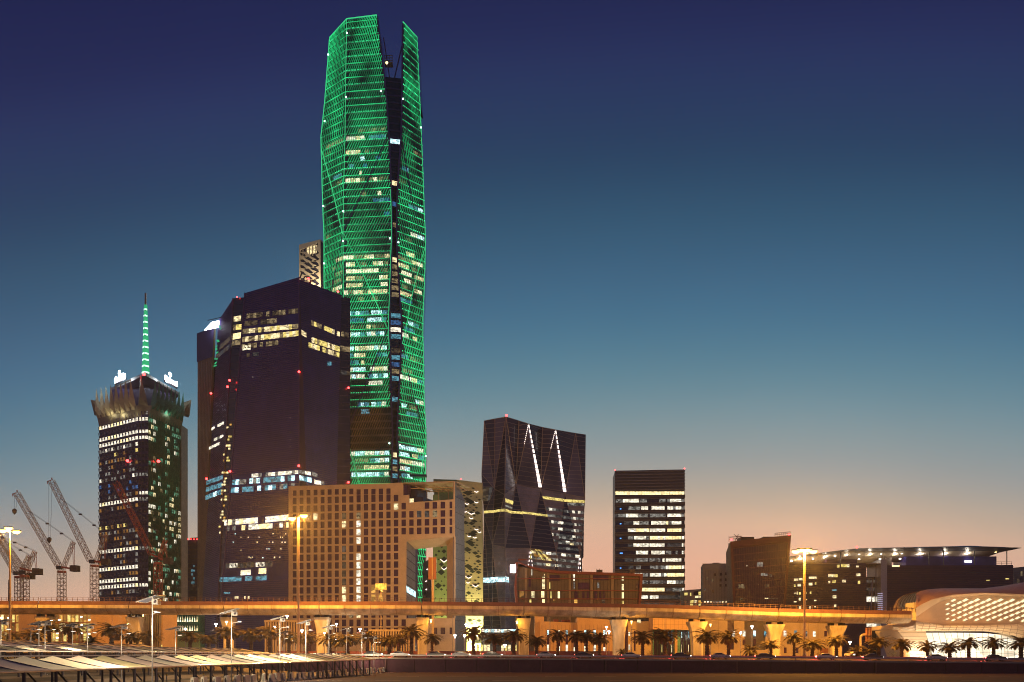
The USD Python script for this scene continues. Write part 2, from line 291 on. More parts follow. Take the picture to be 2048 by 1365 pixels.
def light(parent, pos, color, intensity, radius=.4):
    path = parent + '/' + numbered(parent, 'glow')
    l = UsdLux.SphereLight.Define(stage, path); l.CreateRadiusAttr(radius); l.CreateIntensityAttr(float(intensity)); l.CreateColorAttr(Gf.Vec3f(*color)); l.CreateNormalizeAttr(True)
    l.AddTranslateOp().Set(tuple(float(c) for c in np.asarray(pos) - ORIGIN[parent]))
SODIUM, NEUTRAL = (1, .42, .045), (1, .86, .66)
stage.DefinePrim('/World/lamp_glows', 'Scope')
def free_light(pos, color, intensity, radius):               # the light of an instanced lamp, placed at its lens
    l = UsdLux.SphereLight.Define(stage, '/World/lamp_glows/' + numbered('/World/lamp_glows', 'glow'))
    l.CreateRadiusAttr(radius); l.CreateIntensityAttr(float(intensity)); l.CreateColorAttr(Gf.Vec3f(*color)); l.CreateNormalizeAttr(True); l.AddTranslateOp().Set(tuple(float(c) for c in pos))
def pick(opts):
    return RNG.choices([o[0] for o in opts], [o[1] for o in opts])[0]
def beacon(px, py, d, label, parent=None, r=.55):
    p = P(px, py, d); mb = MB().mesh(trimesh.creation.icosphere(1, r), np.array([[1, 0, 0, p[0]], [0, 1, 0, p[1]], [0, 0, 1, p[2]], [0, 0, 0, 1.0]]))
    part(parent, 'beacon', mb, 'beacon')
# ------------------------------------------------------------------ ground, roads, wall
UP = [(-400, 6.6), (-125, 6.4), (-86, 5.2), (-51, 4.5), (0, 4.25), (65, 3.95), (130, 3.35), (400, 3.2)]
def upper(x): return interp(x, UP)
def wall_y(x): return interp(x, [(-300, 214), (-27, 214), (110, 196), (300, 172)])
def wall_top(x): return interp(x, [(-300, 5.4), (-90, 4.6), (-30, 3.55), (0, 3.45), (110, 2.62), (300, 1.6)])
def lower(x, y):
    lot = 0.35 + max(0.0, -x - 48) * 0.052
    e = interp(x, [(-60, 0.0), (-46, 1.0)])
    return lot * (1 - e) + 0.0 * e if x < -46 else 0.0
xs = sorted(set([-3400, -1800, -800] + list(np.arange(-400, 401, 12.5)) + [800, 1800, 3400]))
mb = MB(); grid = []
for x in xs:
    wy = wall_y(x)
    col = [(x, -900, lower(x, 0) if abs(x) < 500 else 0.0)] + [(x, y, lower(max(-400, min(400, x)), y)) for y in (-200, 0, 40, 80, 120, 160, 190)] + [(x, wy + .3, lower(max(-400, min(400, x)), wy)), (x, wy + .32, wall_top(x) - .05)]
    wt = wall_top(x) - .05
    col += [(x, wy + 16, wt * .25 + upper(x) * .75 - .25), (x, wy + 20, upper(x) - .12), (x, 300, upper(x) - .1), (x, 600, upper(x) - .2), (x, 1500, 3.0), (x, 2400, 3.0), (x, 3400, 3.0)]
    grid.append(col)
g = np.array(grid, float); n, m = g.shape[:2]
f = []
for i in range(n - 1):
    for j in range(m - 1):
        a = i * m + j; f += [[a, a + m, a + m + 1], [a, a + m + 1, a + 1]]
mb.add(g.reshape(-1, 3), f)
solo('ground', mb, 'sand_ground', kind='structure')

# thin evening haze over the whole district
M['haze'] = usdkit.material(stage, '/World/Looks/haze', {'v': ('principled_volume', {'color': (.78, .78, .88), 'density': .00010, 'anisotropy': .75})}, volume='v.volume')
solo('haze', MB().box(-3500, -1000, -1.5, 3500, 3500, 452), 'haze', 'thin evening haze over the whole district', 'haze', kind='stuff')
# near road: asphalt sheet in front of the wall, with a kerb strip along the wall
def strip(y0f, y1f, zf, x0=-420, x1=420, step=10.0):
    mb = MB(); X = np.arange(x0, x1 + .1, step); v = []
    for x in X: v += [(x, y0f(x), zf(x, 0)), (x, y1f(x), zf(x, 1))]
    f = []
    for k in range(len(X) - 1): a = 2 * k; f += [[a, a + 2, a + 3], [a, a + 3, a + 1]]
    return mb.add(v, f)
solo('road', strip(lambda x: 20.0, lambda x: wall_y(x) - 4.5, lambda x, t: .012, -38, 420), 'asphalt', kind='structure')
mb = MB()
for x in np.arange(-36, 300, 6.0):
    y0, y1 = wall_y(x), wall_y(x + 6)
    mb.hexa([(x, y0 - 4.4, 0), (x + 6, y1 - 4.4, 0), (x + 6, y1 - .1, 0), (x, y0 - .1, 0), (x, y0 - 4.4, .14), (x + 6, y1 - 4.4, .14), (x + 6, y1 - .1, .14), (x, y0 - .1, .14)])
solo('pavement', mb, 'maroon_post', kind='structure')
for y in (138, 164):
    mb = MB()
    for x in np.arange(-30, 200, 9.0): mb.box(x, y, .016, x + 4, y + .18, .02)
    solo('road_markings', mb, 'road_paint', kind='structure')
solo('boulevard', strip(lambda x: wall_y(x) + 2.2, lambda x: wall_y(x) + 15.5, lambda x, t: (wall_top(x) + .02) if t == 0 else (wall_top(x) - .05) * .25 + upper(x) * .75 - .22, -420, 300), 'asphalt', kind='structure')
mb = MB()
for x in np.arange(-400, 300, 10.0):
    z0, z1 = upper(x), upper(x + 10); y0, y1 = wall_y(x) + 16, wall_y(x + 10) + 16
    mb.hexa([(x, y0, z0 - .5), (x + 10, y1, z1 - .5), (x + 10, y1 + 14, z1 - .5), (x, y0 + 14, z0 - .5), (x, y0, z0 + .02), (x + 10, y1, z1 + .02), (x + 10, y1 + 14, z1 + .02), (x, y0 + 14, z0 + .02)])
solo('verge_pavement', mb, 'pavement', kind='structure')
solo('parking_lot', strip(lambda x: 30.0, lambda x: 190.0, lambda x, t: lower(x, 0) + .02, -400, -46, 6.0), 'lot_asphalt', kind='structure')

# retaining wall below the boulevard: cast panels between posts, with a parapet on top
w = thing('retaining_wall', 'long dark maroon retaining wall below the boulevard with thin posts', 'wall', (0, 200, 0))
RNG.seed(3); x = -60.0; k = 0
while x < 200:
    x1 = x + 7.4
    def at(xx, z, o=0): return (xx, wall_y(xx) - o, z)
    t0, t1 = wall_top(x), wall_top(x1 - .1); o = RNG.uniform(0, .05)
    part(w, 'wall_panel', MB().hexa([at(x, 0, o), at(x1 - .12, 0, o), at(x1 - .12, 0, -.4), at(x, 0, -.4), at(x, t0 - .35, o), at(x1 - .12, t1 - .35, o), at(x1 - .12, t1 - .35, -.4), at(x, t0 - .35, -.4)]), 'maroon_wall')
    part(w, 'coping', MB().hexa([at(x, t0 - .34, .2), at(x1 - .05, t1 - .34, .2), at(x1 - .05, t1 - .34, -.5), at(x, t0 - .34, -.5), at(x, t0, .2), at(x1 - .05, t1, .2), at(x1 - .05, t1, -.5), at(x, t0, -.5)]), 'pavement')
    if RNG.random() < .62:
        q = RNG.uniform(0, .5)
        part(w, 'post', MB().hexa([at(x1 - .25 + q, 0, .3), at(x1 + .02 + q, 0, .3), at(x1 + .02 + q, 0, .06), at(x1 - .25 + q, 0, .06), at(x1 - .25 + q, t1 - .36, .3), at(x1 + .02 + q, t1 - .36, .3), at(x1 + .02 + q, t1 - .36, .06), at(x1 - .25 + q, t1 - .36, .06)]), 'maroon_post')
    x = x1
# steel crash rail on top of the wall
gr = thing('guard_rail', 'low steel guard rail on top of the maroon retaining wall', 'guard rail', (0, 205, 3))
mb = MB()
for x in np.arange(-60, 200, 4.0):
    y0, y1 = wall_y(x) + .9, wall_y(x + 4) + .9; z0, z1 = wall_top(x) + .42, wall_top(x + 4) + .42
    mb.hexa([(x, y0, z0), (x + 4, y1, z1), (x + 4, y1 + .06, z1), (x, y0 + .06, z0), (x, y0, z0 + .3), (x + 4, y1, z1 + .3), (x + 4, y1 + .06, z1 + .3), (x, y0 + .06, z0 + .3)])
    if int(x / 4) % 2 == 0: part(gr, 'post', MB().box(x - .06, y0 + .07, z0 - .5, x + .06, y0 + .2, z0 + .3), 'galvanised')
part(gr, 'rail', mb, 'galvanised')

# ------------------------------------------------------------------ metro viaduct
VD = 255.0
VT = [(-200, 1209), (0, 1210), (440, 1211), (800, 1211), (1060, 1213), (1330, 1217), (1560, 1225), (1700, 1228), (1840, 1230)]
VB = [(-200, 1226), (0, 1227), (540, 1229), (800, 1229), (1060, 1231), (1330, 1235), (1560, 1243), (1700, 1246), (1840, 1246)]
VJ = [75, 257, 447, 638, 843, 1048, 1241, 1400, 1558, 1684]
via = thing('metro_viaduct', 'long concrete metro viaduct with red parapet crossing the whole picture', 'viaduct', (0, VD, 0))
def girder_ring(px):
    x = PX(px, VD); zt, zb = PZ(interp(px, VT), VD), PZ(interp(px, VB), VD); fz = zt - (zt - zb) * .36
    c = [(0, zt), (0.05, fz), (.5, fz - (fz - zb) * .35), (1.5, fz - (fz - zb) * .8), (2.6, zb), (6.4, zb), (7.5, fz - (fz - zb) * .8), (8.5, fz - (fz - zb) * .35), (8.95, fz), (9, zt), (8.6, zt), (8.4, zt - .15), (.6, zt - .15), (.4, zt)]
    return [(x, VD + a, z) for a, z in c]
ends = [-120] + VJ + [1826]
for a, b in zip(ends[:-1], ends[1:]):
    pxs = np.linspace(a + .9, b - .9, 9)
    part(via, 'girder', MB().loft([girder_ring(p) for p in pxs]), 'concrete', smooth=25)
    for p in np.linspace(a, b, max(3, round((b - a) / 48)) + 1)[1:-1]:      # segment joints
        part(via, 'segment_joint', MB().path([np.array(q) + [0, -.02 if j < 4 else 0, -.01 if j == 4 else 0] for j, q in enumerate(girder_ring(p)[:5])], .07, 4), 'joint_tan')
    rings = []
    for p in pxs:
        x, zt = PX(p, VD), PZ(interp(p, VT), VD)
        rings.append([(x, VD + .5, zt - .14), (x, VD + .5, zt + 1.12), (x, VD + .78, zt + 1.12), (x, VD + .78, zt - .14)])
    part(via, 'parapet', MB().loft(rings), 'parapet_red')
    rings = [[(x, y + 7.7, z) for x, y, z in r] for r in rings]
    part(via, 'parapet', MB().loft(rings), 'parapet_red')
    mb = MB(); bar = MB(); step = 10.6
    for p in np.arange(a + 4, b, step):
        x, zt = PX(p, VD), PZ(interp(p, VT), VD) + 1.12
        mb.box(x - .05, VD + .58, zt, x + .05, VD + .7, zt + 1.05)
        q = min(p + step, b); x2, zt2 = PX(q, VD), PZ(interp(q, VT), VD) + 1.12
        for h in (.5, 1.0): bar.bar((x, VD + .64, zt + h), (x2, VD + .64, zt2 + h), .045)
    r = part(via, 'railing', mb, 'rail_metal'); part(r, 'rail', bar, 'rail_metal')
# piers with flared heads
def pier(px, wide, label):
    zt = PZ(interp(px, VB), VD); x = PX(px, VD); zb = upper(x) - 1
    t = thing('viaduct_pier', label, 'pier', (x, VD + 4.5, zb))
    ww, tw = wide; rings = []
    for h, k in ((0, 0), (.42, 0), (.58, .06), (.70, .2), (.82, .48), (.93, .85), (1.0, 1.0)):
        z = zb + (zt - .75 - zb) * h; hw = ww / 2 + (tw - ww) / 2 * k; hd = 1.25 + .9 * k
        c = .3
        rings.append([(x - hw + c, VD + 4.5 - hd, z), (x + hw - c, VD + 4.5 - hd, z), (x + hw, VD + 4.5 - hd + c, z), (x + hw, VD + 4.5 + hd - c, z), (x + hw - c, VD + 4.5 + hd, z), (x - hw + c, VD + 4.5 + hd, z), (x - hw, VD + 4.5 + hd - c, z), (x - hw, VD + 4.5 - hd + c, z)])
    part(t, 'shaft', MB().loft(rings), 'concrete', smooth=25)
    for sx in (-.6, .6):
        part(t, 'bearing', MB().box(x + sx * tw / 2 - .5, VD + 3.2, zt - .74, x + sx * tw / 2 + .5, VD + 5.8, zt - .02), 'dark_joint')
PL = ['viaduct pier at the far left behind the second palm', 'viaduct pier beside the gold lit building on the left', 'brightly lit orange viaduct pier between palms left of the tall lamp mast', 'yellow lit viaduct pier just right of the tall lamp mast', 'viaduct pier in front of the hotel doorway', 'viaduct pier in front of the faceted glass tower',
      'viaduct pier beside the twin white street lamps', 'flared viaduct pier in front of the teal glazed hall', 'flared viaduct pier right of the pair of white lamps', 'flared viaduct pier nearest the station, palm at its foot']
for px, wd, l in zip(VJ, [(3.0, 4.8), (3.2, 4.0), (2.5, 3.9), (2.9, 4.4), (2.9, 3.7), (2.9, 4.1), (3.3, 5.0), (3.1, 5.6), (2.9, 5.6), (2.7, 5.2)], PL): pier(px, wd, l)
# ------------------------------------------------------------------ tallest tower, lit green
KT = {  # photo row -> left edge, fold, slot left, slot right, right edge
    'y': [33, 60, 86, 205, 276, 341, 395, 424, 477, 560, 654, 730, 800, 869, 960, 1330],
    'L': [664, 661, 659, 650, 642.5, 644, 645.6, 646.5, 648.7, 648.7, 651, 653, 655, 656, 657, 660],
    'M': [694, 693.5, 693, 691.3, 690.5, 688.7, 687.5, 687, 686.6, 687, 689, 692, 695, 698, 699, 700],
    'A': [754, 757, 760.5, 773, 777, 780, 782, 782.6, 783.2, 780.2, 777, 780, 781, 784, 781.6, 781],
    'B': [806.6, 806, 805.5, 804.6, 803, 798, 795, 794.4, 794, 798, 804.8, 801.6, 797.5, 794.8, 798, 798],
    'R': [833, 833.6, 834.6, 840, 843.3, 846, 848, 848.7, 851.5, 849.5, 845.5, 847.6, 848.6, 852.6, 851, 851]}
TD = dict(L=613.0, M=600.0, A=597.0, B=599.0, R=614.0)
def tpt(k, z):
    d = TD[k]; y = HY - (z - H) * S / d
    return np.array([PX(float(np.interp(y, KT['y'], KT[k])), d), d, z])
tw = thing('skyscraper', 'tallest skyscraper, glass tower outlined in green lights with a notched top', 'skyscraper', (-95, 600, 0))
FH = 14.0 / S * 600
NF = 92
TOP = {'L': PZ(78, 613), 'M': PZ(40.5, 600), 'A': PZ(33, 597), 'B': PZ(46.7, 599), 'R': PZ(77.4, 614)}
def level(k, i): return min(PZ(958.6, 600) + (i - 26) * FH, TOP[k])
FACETS = [('L', 'M'), ('M', 'A'), ('B', 'R')]
def tface(a, b, i): return Face(tpt(a, level(a, i)), tpt(b, level(b, i)), tpt(b, level(b, i + 1)), tpt(a, level(a, i + 1)))
def fl(y): return 26 + round((951.7 - y) / 14.0)
WIDE = {274: [(.03, .45, 'w'), (.55, .95, 'b')], 259: [(.3, .95, 'd')], 302: [(.02, .36, 'y'), (.45, .55, 'd'), (.6, .66, 'd')], 317: [(.35, .45, 'c'), (.68, .8, 'b')], 331: [(.1, .22, 'b'), (.42, .5, 'b')], 345: [(.33, .38, 'y')], 359: [(.03, .45, 'y'), (.54, .72, 'y'), (.75, .97, 'd')], 388: [(.35, .48, 'd'), (.72, .8, 'y')],
        403: [(.62, .97, 'b')], 432: [(.85, .97, 'b')], 518: [(0, .97, 'y')], 532: [(.05, .25, 'y'), (.28, .5, 'd'), (.62, .95, 'y')], 546: [(.05, .75, 'Y'), (.78, .95, 'd')], 560: [(.05, .45, 'y'), (.5, .74, 'd'), (.76, .95, 'y')], 574: [(.05, .42, 'y'), (.8, .96, 'y')], 588: [(0, .95, 'y')], 602: [(.3, .45, 'd'), (.6, .75, 'd')],
        630: [(.05, .55, 'c'), (.6, .97, 'c')], 644: [(.05, .45, 'b'), (.52, .95, 'C')], 659: [(.1, .45, 'd'), (.5, .6, 'y'), (.62, .9, 'd')], 673: [(.05, .45, 'C'), (.5, .9, 'C')], 701: [(.05, .2, 'C'), (.22, .5, 'y'), (.5, .65, 'Y'), (.65, .95, 'C')], 715: [(.05, .18, 'c'), (.2, .45, 'y'), (.7, .95, 'b')], 729: [(.05, .3, 'b'), (.35, .42, 'y')],
        744: [(.05, .45, 'C'), (.55, .95, 'w')], 758: [(.02, .42, 'W'), (.5, .95, 'c')], 772: [(.5, .82, 'w')], 815: [(.22, .5, 'b'), (.3, .38, 'C'), (.55, .9, 'C')], 829: [(.3, .5, 'b')], 910: [(.02, .95, 'W')], 924: [(.05, .45, 'd'), (.5, .62, 'b'), (.62, .95, 'W')], 938: [(.05, .35, 'd'), (.35, .6, 'y'), (.6, .95, 'w')], 952: [(.05, .95, 'C')]}
RIGHT = {288: [(.55, .98, 'd')], 331: [(.1, .4, 'b')], 366: [(0, .3, 'd')], 408: [(.4, .95, 'c')], 466: [(.45, .95, 'C')], 475: [(.3, .5, 'd')], 504: [(.3, .6, 'y')], 518: [(0, .5, 'd'), (.5, .9, 'y')], 532: [(0, .4, 'y'), (.5, .8, 'd')], 546: [(.1, .5, 'Y'), (.6, .95, 'y')], 560: [(.2, .7, 'y')], 574: [(.1, .5, 'd'), (.6, .9, 'y')], 588: [(0, .5, 'y')], 602: [(0, .5, 'b')],
         644: [(.3, .8, 'c')], 659: [(.1, .6, 'b')], 673: [(0, .3, 'C'), (.5, .7, 'y')], 715: [(0, .3, 'c'), (.4, .9, 'd')], 744: [(.1, .5, 'd')], 758: [(0, .7, 'w'), (.7, 1, 'c')], 801: [(.6, .95, 'C')], 815: [(.1, .3, 'c'), (.4, .7, 'd')], 829: [(.3, .7, 'b')], 896: [(.05, .9, 'W')], 910: [(.05, .4, 'C'), (.5, .7, 'y'), (.7, .95, 'c')], 924: [(.05, .95, 'w')], 938: [(.05, .4, 'W')], 952: [(.1, .5, 'c')]}
LEFTF = {274: [(.2, .9, 'd')], 288: [(.1, .4, 'd')], 345: [(.5, .9, 'c')], 359: [(.4, .9, 'd')], 460: [(.1, .4, 'd')], 518: [(.6, .95, 'y')], 532: [(.4, .95, 'd')], 546: [(.5, .95, 'd')], 560: [(.3, .9, 'd')], 574: [(.4, .9, 'y')]}
TONE = {'y': [('room_warm', 5), ('room_warm_bright', 2), ('room_warm_dim', 2)], 'Y': [('room_warm_bright', 1)], 'd': [('room_warm_dim', 3), ('room_ghost_warm', 2)], 'w': [('room_white', 3), ('room_warm', 1)], 'W': [('room_white', 2), ('room_cool', 1)], 'c': [('room_cool', 2), ('room_cool_dim', 3)], 'C': [('room_cool', 3), ('room_white', 2), ('room_cool_dim', 1)], 'b': [('room_cool_dim', 3), ('room_blue', 2)]}
RNG.seed(11)
glz = {f: MB() for f in FACETS}; rods = {f: MB() for f in FACETS}; mull = {f: MB() for f in FACETS}
for (a, b), lit in zip(FACETS, (LEFTF, WIDE, RIGHT)):
    table = {}
    for y, spans in lit.items(): table.setdefault(fl(y), []).extend(spans)
    led = MB(); dot = MB(); amber = MB(); width = 20 if (a, b) == ('M', 'A') else 11
    for i in range(5 if a == 'B' else 14, NF):
        if level(a, i) >= TOP[a] - .3 and level(b, i) >= TOP[b] - .3: break
        F = tface(a, b, i)
        glz[a, b].add([F.pt(0, 0), F.pt(1, 0), F.pt(1, 1), F.pt(0, 1)], [[0, 1, 2], [0, 2, 3]])
        band = F.b(0, 0, 1, .26, 0, .45)
        part(tw, 'floor_band', band, 'side_cladding')
        if (i >= fl(1000) or a == 'B') and not ((a, b) == ('M', 'A') and 30 <= i <= 35):
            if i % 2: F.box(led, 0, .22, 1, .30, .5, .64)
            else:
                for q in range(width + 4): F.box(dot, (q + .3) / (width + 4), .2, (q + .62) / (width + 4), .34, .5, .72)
        for u0, u1, t in table.get(i, []):
            nb = max(1, round((u1 - u0) * width / 2.2))
            for q in range(nb):
                c0, c1 = u0 + (u1 - u0) * q / nb, u0 + (u1 - u0) * (q + 1) / nb
                part(tw, 'window', F.b(c0 + .004, .28, c1 - .004, .9, .03, .08), pick(TONE[t]))
        for q in range(width + 1):
            u = q / width; F.box(mull[a, b], u - .003, .26, u + .003, 1, .05, .2)
        lean = .065 if a != 'B' else -.075
        nr = 18 if (a, b) == ('M', 'A') else 12
        for q in range(-1, nr + 1):
            u0 = (q + .5) / nr + (i % 3) * .33 / nr; u1 = u0 + lean
            if 0.01 <= u0 <= .99 and .0 <= u1 <= 1:
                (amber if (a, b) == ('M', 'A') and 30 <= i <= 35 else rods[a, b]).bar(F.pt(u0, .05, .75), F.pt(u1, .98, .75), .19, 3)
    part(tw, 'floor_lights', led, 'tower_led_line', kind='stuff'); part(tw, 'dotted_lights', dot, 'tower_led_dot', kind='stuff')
    if amber.v: part(tw, 'sun_screen', amber, 'tower_screen_amber', kind='stuff', label='sun screen rods glowing amber for reflected sodium light')  # sodium light reflected on these rods is painted as amber glow
# slot between the two halves
for i in range(14, 88):
    za, zb = level('A', i), min(level('A', i + 1), PZ(150, 600))
    if zb - za < 1: break
    pa, pb, qa, qb = tpt('A', za), tpt('B', za), tpt('A', zb), tpt('B', zb)
    rec = np.array([0, 5.0, 0])
    F = Face(pa + rec, pb + rec, qb + rec, qa + rec)
    part(tw, 'slot_glazing', F.b(0, 0, 1, 1, -.4, 0), 'dark_glass')
    part(tw, 'slot_floor', F.b(0, 0, 1, .22, .02, .4), 'louvre_dark')
    y = HY - (za - H) * S / 600
    key = {359: 'y', 454: 'y', 518: 'y', 532: 'y', 546: 'd', 560: 'y', 574: 'y', 588: 'y', 630: 'b', 644: 'b', 658: 'C', 673: 'c', 700: 'd', 714: 'b', 728: 'b', 742: 'd', 756: 'c', 791: 'c', 910: 'w', 924: 'c', 938: 'd', 952: 'C', 403: 'b', 274: 'c'}
    for yy, t in key.items():
        if fl(yy) == i: part(tw, 'window', F.b(.08, .26, .9, .9, .02, .08), pick(TONE[t]))
# slot edge frames
for k, ky in (('A', 'slot_edge'), ('B', 'slot_edge')):
    zs = np.linspace(PZ(1200, 600), TOP[k], 40); mb = MB(); o = np.array([.55 if k == 'A' else -.55, 2.0, 0])
    for z0, z1 in zip(zs[:-1], zs[1:]):
        p, q = tpt(k, z0), tpt(k, z1); mb.hexa([p, p + [.8 * np.sign(o[0]), 0, 0], p + o * 1.2, p + [0, 2.2, 0], q, q + [.8 * np.sign(o[0]), 0, 0], q + o * 1.2, q + [0, 2.2, 0]])
    part(tw, ky, mb, 'louvre')
    mb = MB()
    for z0, z1 in zip(zs[:-1], zs[1:]):
        p, q = tpt(k, z0) + [0, 2.2, 0], tpt(k, z1) + [0, 2.2, 0]; mb.quad(p, p + [0, 30, 0], q + [0, 30, 0], q)
    part(tw, 'slot_side_wall', mb, 'dark_glass')
# inner V bracing of the notch and its lit maintenance deck
a, b = tpt('A', TOP['A'] - 6) + [2, 12, 0], tpt('B', TOP['B'] - 2) + [-1, 12, 0]; c = P(783, 182, 610)
part(tw, 'notch_brace', MB().bar(a, c, .5).bar(b, c, .5), 'louvre')
d0, d1 = P(769, 113, 612), P(785, 111, 612)
mbk = MB(); mbk.box(d0[0], 611, PZ(128, 612), d1[0], 616, PZ(126, 612))
for y in (112, 117, 122): mbk.bar(P(769, y, 611), P(785, y - 1, 611), .25)
for x in (769, 774, 779, 785): mbk.bar(P(x, 127, 611), P(x, 111, 611), .2)
part(tw, 'roof_deck', mbk, 'bronze_mullion')
part(tw, 'deck_lamp', MB().mesh(trimesh.creation.icosphere(1, .9), np.array([[1, 0, 0, P(774, 128, 610)[0]], [0, 1, 0, 609.], [0, 0, 1, PZ(128, 610)], [0, 0, 0, 1.]])), 'sign_amber')
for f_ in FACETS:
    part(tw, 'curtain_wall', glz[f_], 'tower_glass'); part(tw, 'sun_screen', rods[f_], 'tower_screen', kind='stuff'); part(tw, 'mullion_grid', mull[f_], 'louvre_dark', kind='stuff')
# green edge tubes
def tube_along(k, y0, y1, name, r=.30):
    zs = np.linspace(PZ(y1, TD[k]), min(PZ(y0, TD[k]), TOP[k]), 30)
    pts = [tpt(k, z) + [0, -1.0, 0] for z in zs]; part(tw, name, MB().path(pts, r), 'led_tube')
tube_along('L', 60, 600, 'edge_light', .3); tube_along('M', 40, 600, 'edge_light', .2); tube_along('R', 70, 980, 'edge_light', .24); tube_along('A', 380, 700, 'edge_light', .18)
def on(a, b, u, y):
    z = PZ(y, 600); return tpt(a, z) * (1 - u) + tpt(b, z) * u + np.array([0, -1.3, 0])
DIAG = [('L', 'M', 0.0, 278, .97, 470, 'led_tube', .26), ('M', 'A', 0.02, 470, .98, 662, 'tower_diag', .3), ('B', 'R', .98, 480, .04, 690, 'led_tube', .2), ('M', 'A', .02, 900, .27, 978, 'tower_diag', .45), ('M', 'A', .95, 285, .03, 460, 'louvre', .35), ('B', 'R', .1, 285, .75, 440, 'louvre', .3), ('M', 'A', .98, 665, .05, 850, 'louvre', .35), ('B', 'R', .05, 690, .9, 850, 'louvre', .3), ('B', 'R', .98, 880, .75, 985, 'led_tube', .22), ('L', 'M', .98, 470, .02, 640, 'louvre', .3)]
for a, b, u0, y0, u1, y1, m_, r in DIAG:
    pts = [on(a, b, u0 + (u1 - u0) * t, y0 + (y1 - y0) * t) for t in np.linspace(0, 1, 14)]
    part(tw, 'diagonal_light' if m_ != 'louvre' else 'diagonal_brace', MB().path(pts, r), m_)
# top edge lights
for a, b in FACETS:
    p, q = tpt(a, TOP[a]) + [0, -.8, .3], tpt(b, TOP[b]) + [0, -.8, .3]
    part(tw, 'top_light', MB().bar(p, q, .34), 'led_tube')
# bright nodes
mbn = MB()
for (a, b, u, y) in [('M', 'A', .9, 190), ('M', 'A', .02, 197), ('L', 'M', .1, 224), ('M', 'A', .02, 69), ('B', 'R', .05, 201), ('B', 'R', 1.0, 233), ('M', 'A', .0, 484), ('M', 'A', .97, 483), ('B', 'R', .05, 487), ('M', 'A', .95, 890), ('B', 'R', .08, 891), ('B', 'R', 1, 904), ('L', 'M', .0, 512), ('L', 'M', .02, 395), ('M', 'A', 0, 425), ('L', 'M', 0, 86)]:
    p = on(a, b, u, y); mbn.mesh(trimesh.creation.icosphere(0, .62), np.array([[1, 0, 0, p[0]], [0, 1, 0, p[1]], [0, 0, 1, p[2]], [0, 0, 0, 1.]]))
part(tw, 'node_lights', mbn, 'led_node', kind='stuff')
# body behind the facets, so that the tower is closed
mb = MB(); rings = []
for z in np.linspace(0, PZ(170, 600), 30):
    rings.append([tpt('L', z) + [.4, .4, 0], tpt('M', z) + [0, .5, 0], tpt('A', z) + [0, .5, 0], tpt('A', z) + [0, 6, 0], tpt('B', z) + [0, 6, 0], tpt('B', z) + [0, .5, 0], tpt('R', z) + [-.4, .4, 0], tpt('R', z) + [-2, 30, 0], tpt('A', z) + [6, 55, 0], tpt('M', z) + [0, 55, 0], tpt('L', z) + [3, 30, 0]])
part(tw, 'rear_wall', mb.loft(rings), 'dark_glass')
mb = MB()
for ks in (('L', 'M', 'A'), ('B', 'R')):
    for k0, k1 in zip(ks[:-1], ks[1:]):
        z0 = PZ(172, 600); p, q = tpt(k0, z0) + [0, 1, 0], tpt(k1, z0) + [0, 1, 0]; P1, Q1 = tpt(k0, TOP[k0]) + [0, 1, 0], tpt(k1, TOP[k1]) + [0, 1, 0]
        back = np.array([0, 22.0, 0]); mb.hexa([p, q, q + back, p + back, P1, Q1, Q1 + back, P1 + back])
part(tw, 'crown_wall', mb, 'dark_glass')
mb = MB(); mb.box(PX(820, 602), 601, PZ(953, 602), PX(853, 602), 606, PZ(949.5, 602)); part(tw, 'canopy', mb, 'louvre_dark')
# ------------------------------------------------------------------ tower with flared crown and green spire (left)
CD = 520.0
ct = thing('crown_tower', 'dark office tower with flared petal crown and thin green spire on its roof', 'tower', (-212, CD, 0))
cz = PZ(824, CD)
pL, pC1, pC2, pR, pR2 = np.array([PX(200, 543), 543, 0]), np.array([PX(278, 521), 521, 0]), np.array([PX(297, 520), 520, 0]), np.array([PX(361, 549), 549, 0]), np.array([PX(374, 560), 560, 0])
def wall(a, b, z1=cz, z0=0): return Face([a[0], a[1], z0], [b[0], b[1], z0], [b[0], b[1], z1], [a[0], a[1], z1])
FL, FC, FR, FX = wall(pL, pC1), wall(pC1, pC2), wall(pC2, pR), wall(pR, pR2)
fh = 12.3 / S * CD
ztop = PZ(822, CD)
for F, nm in ((FL, 'dark_glass'), (FC, 'dark_glass'), (FR, 'teal_metal'), (FX, 'olive_metal')): part(ct, 'curtain_wall', F.b(0, 0, 1, 1, -.5, 0), nm)  # right wall's green base carries the green tower's reflection
back = wall(pR2, pL + [-0, 0, 0])
part(ct, 'rear_wall', MB().loft([[(p[0], p[1] + .6, z) for p in (pL, pC1, pC2, pR, pR2)] + [(PX(372, 585), 585, z), (PX(226, 585), 585, z)] for z in (0, cz)]), 'dark_glass')
RNG.seed(5)
LROW = {0: 'd', 1: 'w', 3: 'w', 4: 'w', 5: 'W', 6: 'y', 10: 'h', 11: 'b', 12: 'b', 7: 'p', 13: 'p', 8: 'p', 9: 'p', 15: 'p', 21: 'p', 23: 'p', 14: 'w', 18: 'y', 19: 'p', 20: 'p', 22: 'w', 24: 'p', 25: 'w', 26: 'p', 27: 'w', 28: 'w', 29: 'p', 36: 'p', 39: 'w', 40: 'p'}
CT = {'w': [('room_white', 6), ('room_gold', 1)], 'W': [('room_white', 2), ('room_ghost', 1), ('room_white_dim', 2)], 'd': [('room_white_dim', 3), ('room_ghost', 2)], 'y': [('room_yellow', 1), ('room_amber_dim', 1), ('room_ghost', 2)], 'h': [('room_white', 1), ('room_white_dim', 1), ('room_ghost', 2)], 'b': [('room_blue', 1), ('room_ghost', 3)], 'p': [('room_amber_dim', 2), ('room_white_dim', 2), ('room_ghost', 5)]}
fins = {id(F): MB() for F in (FL, FC, FR, FX)}
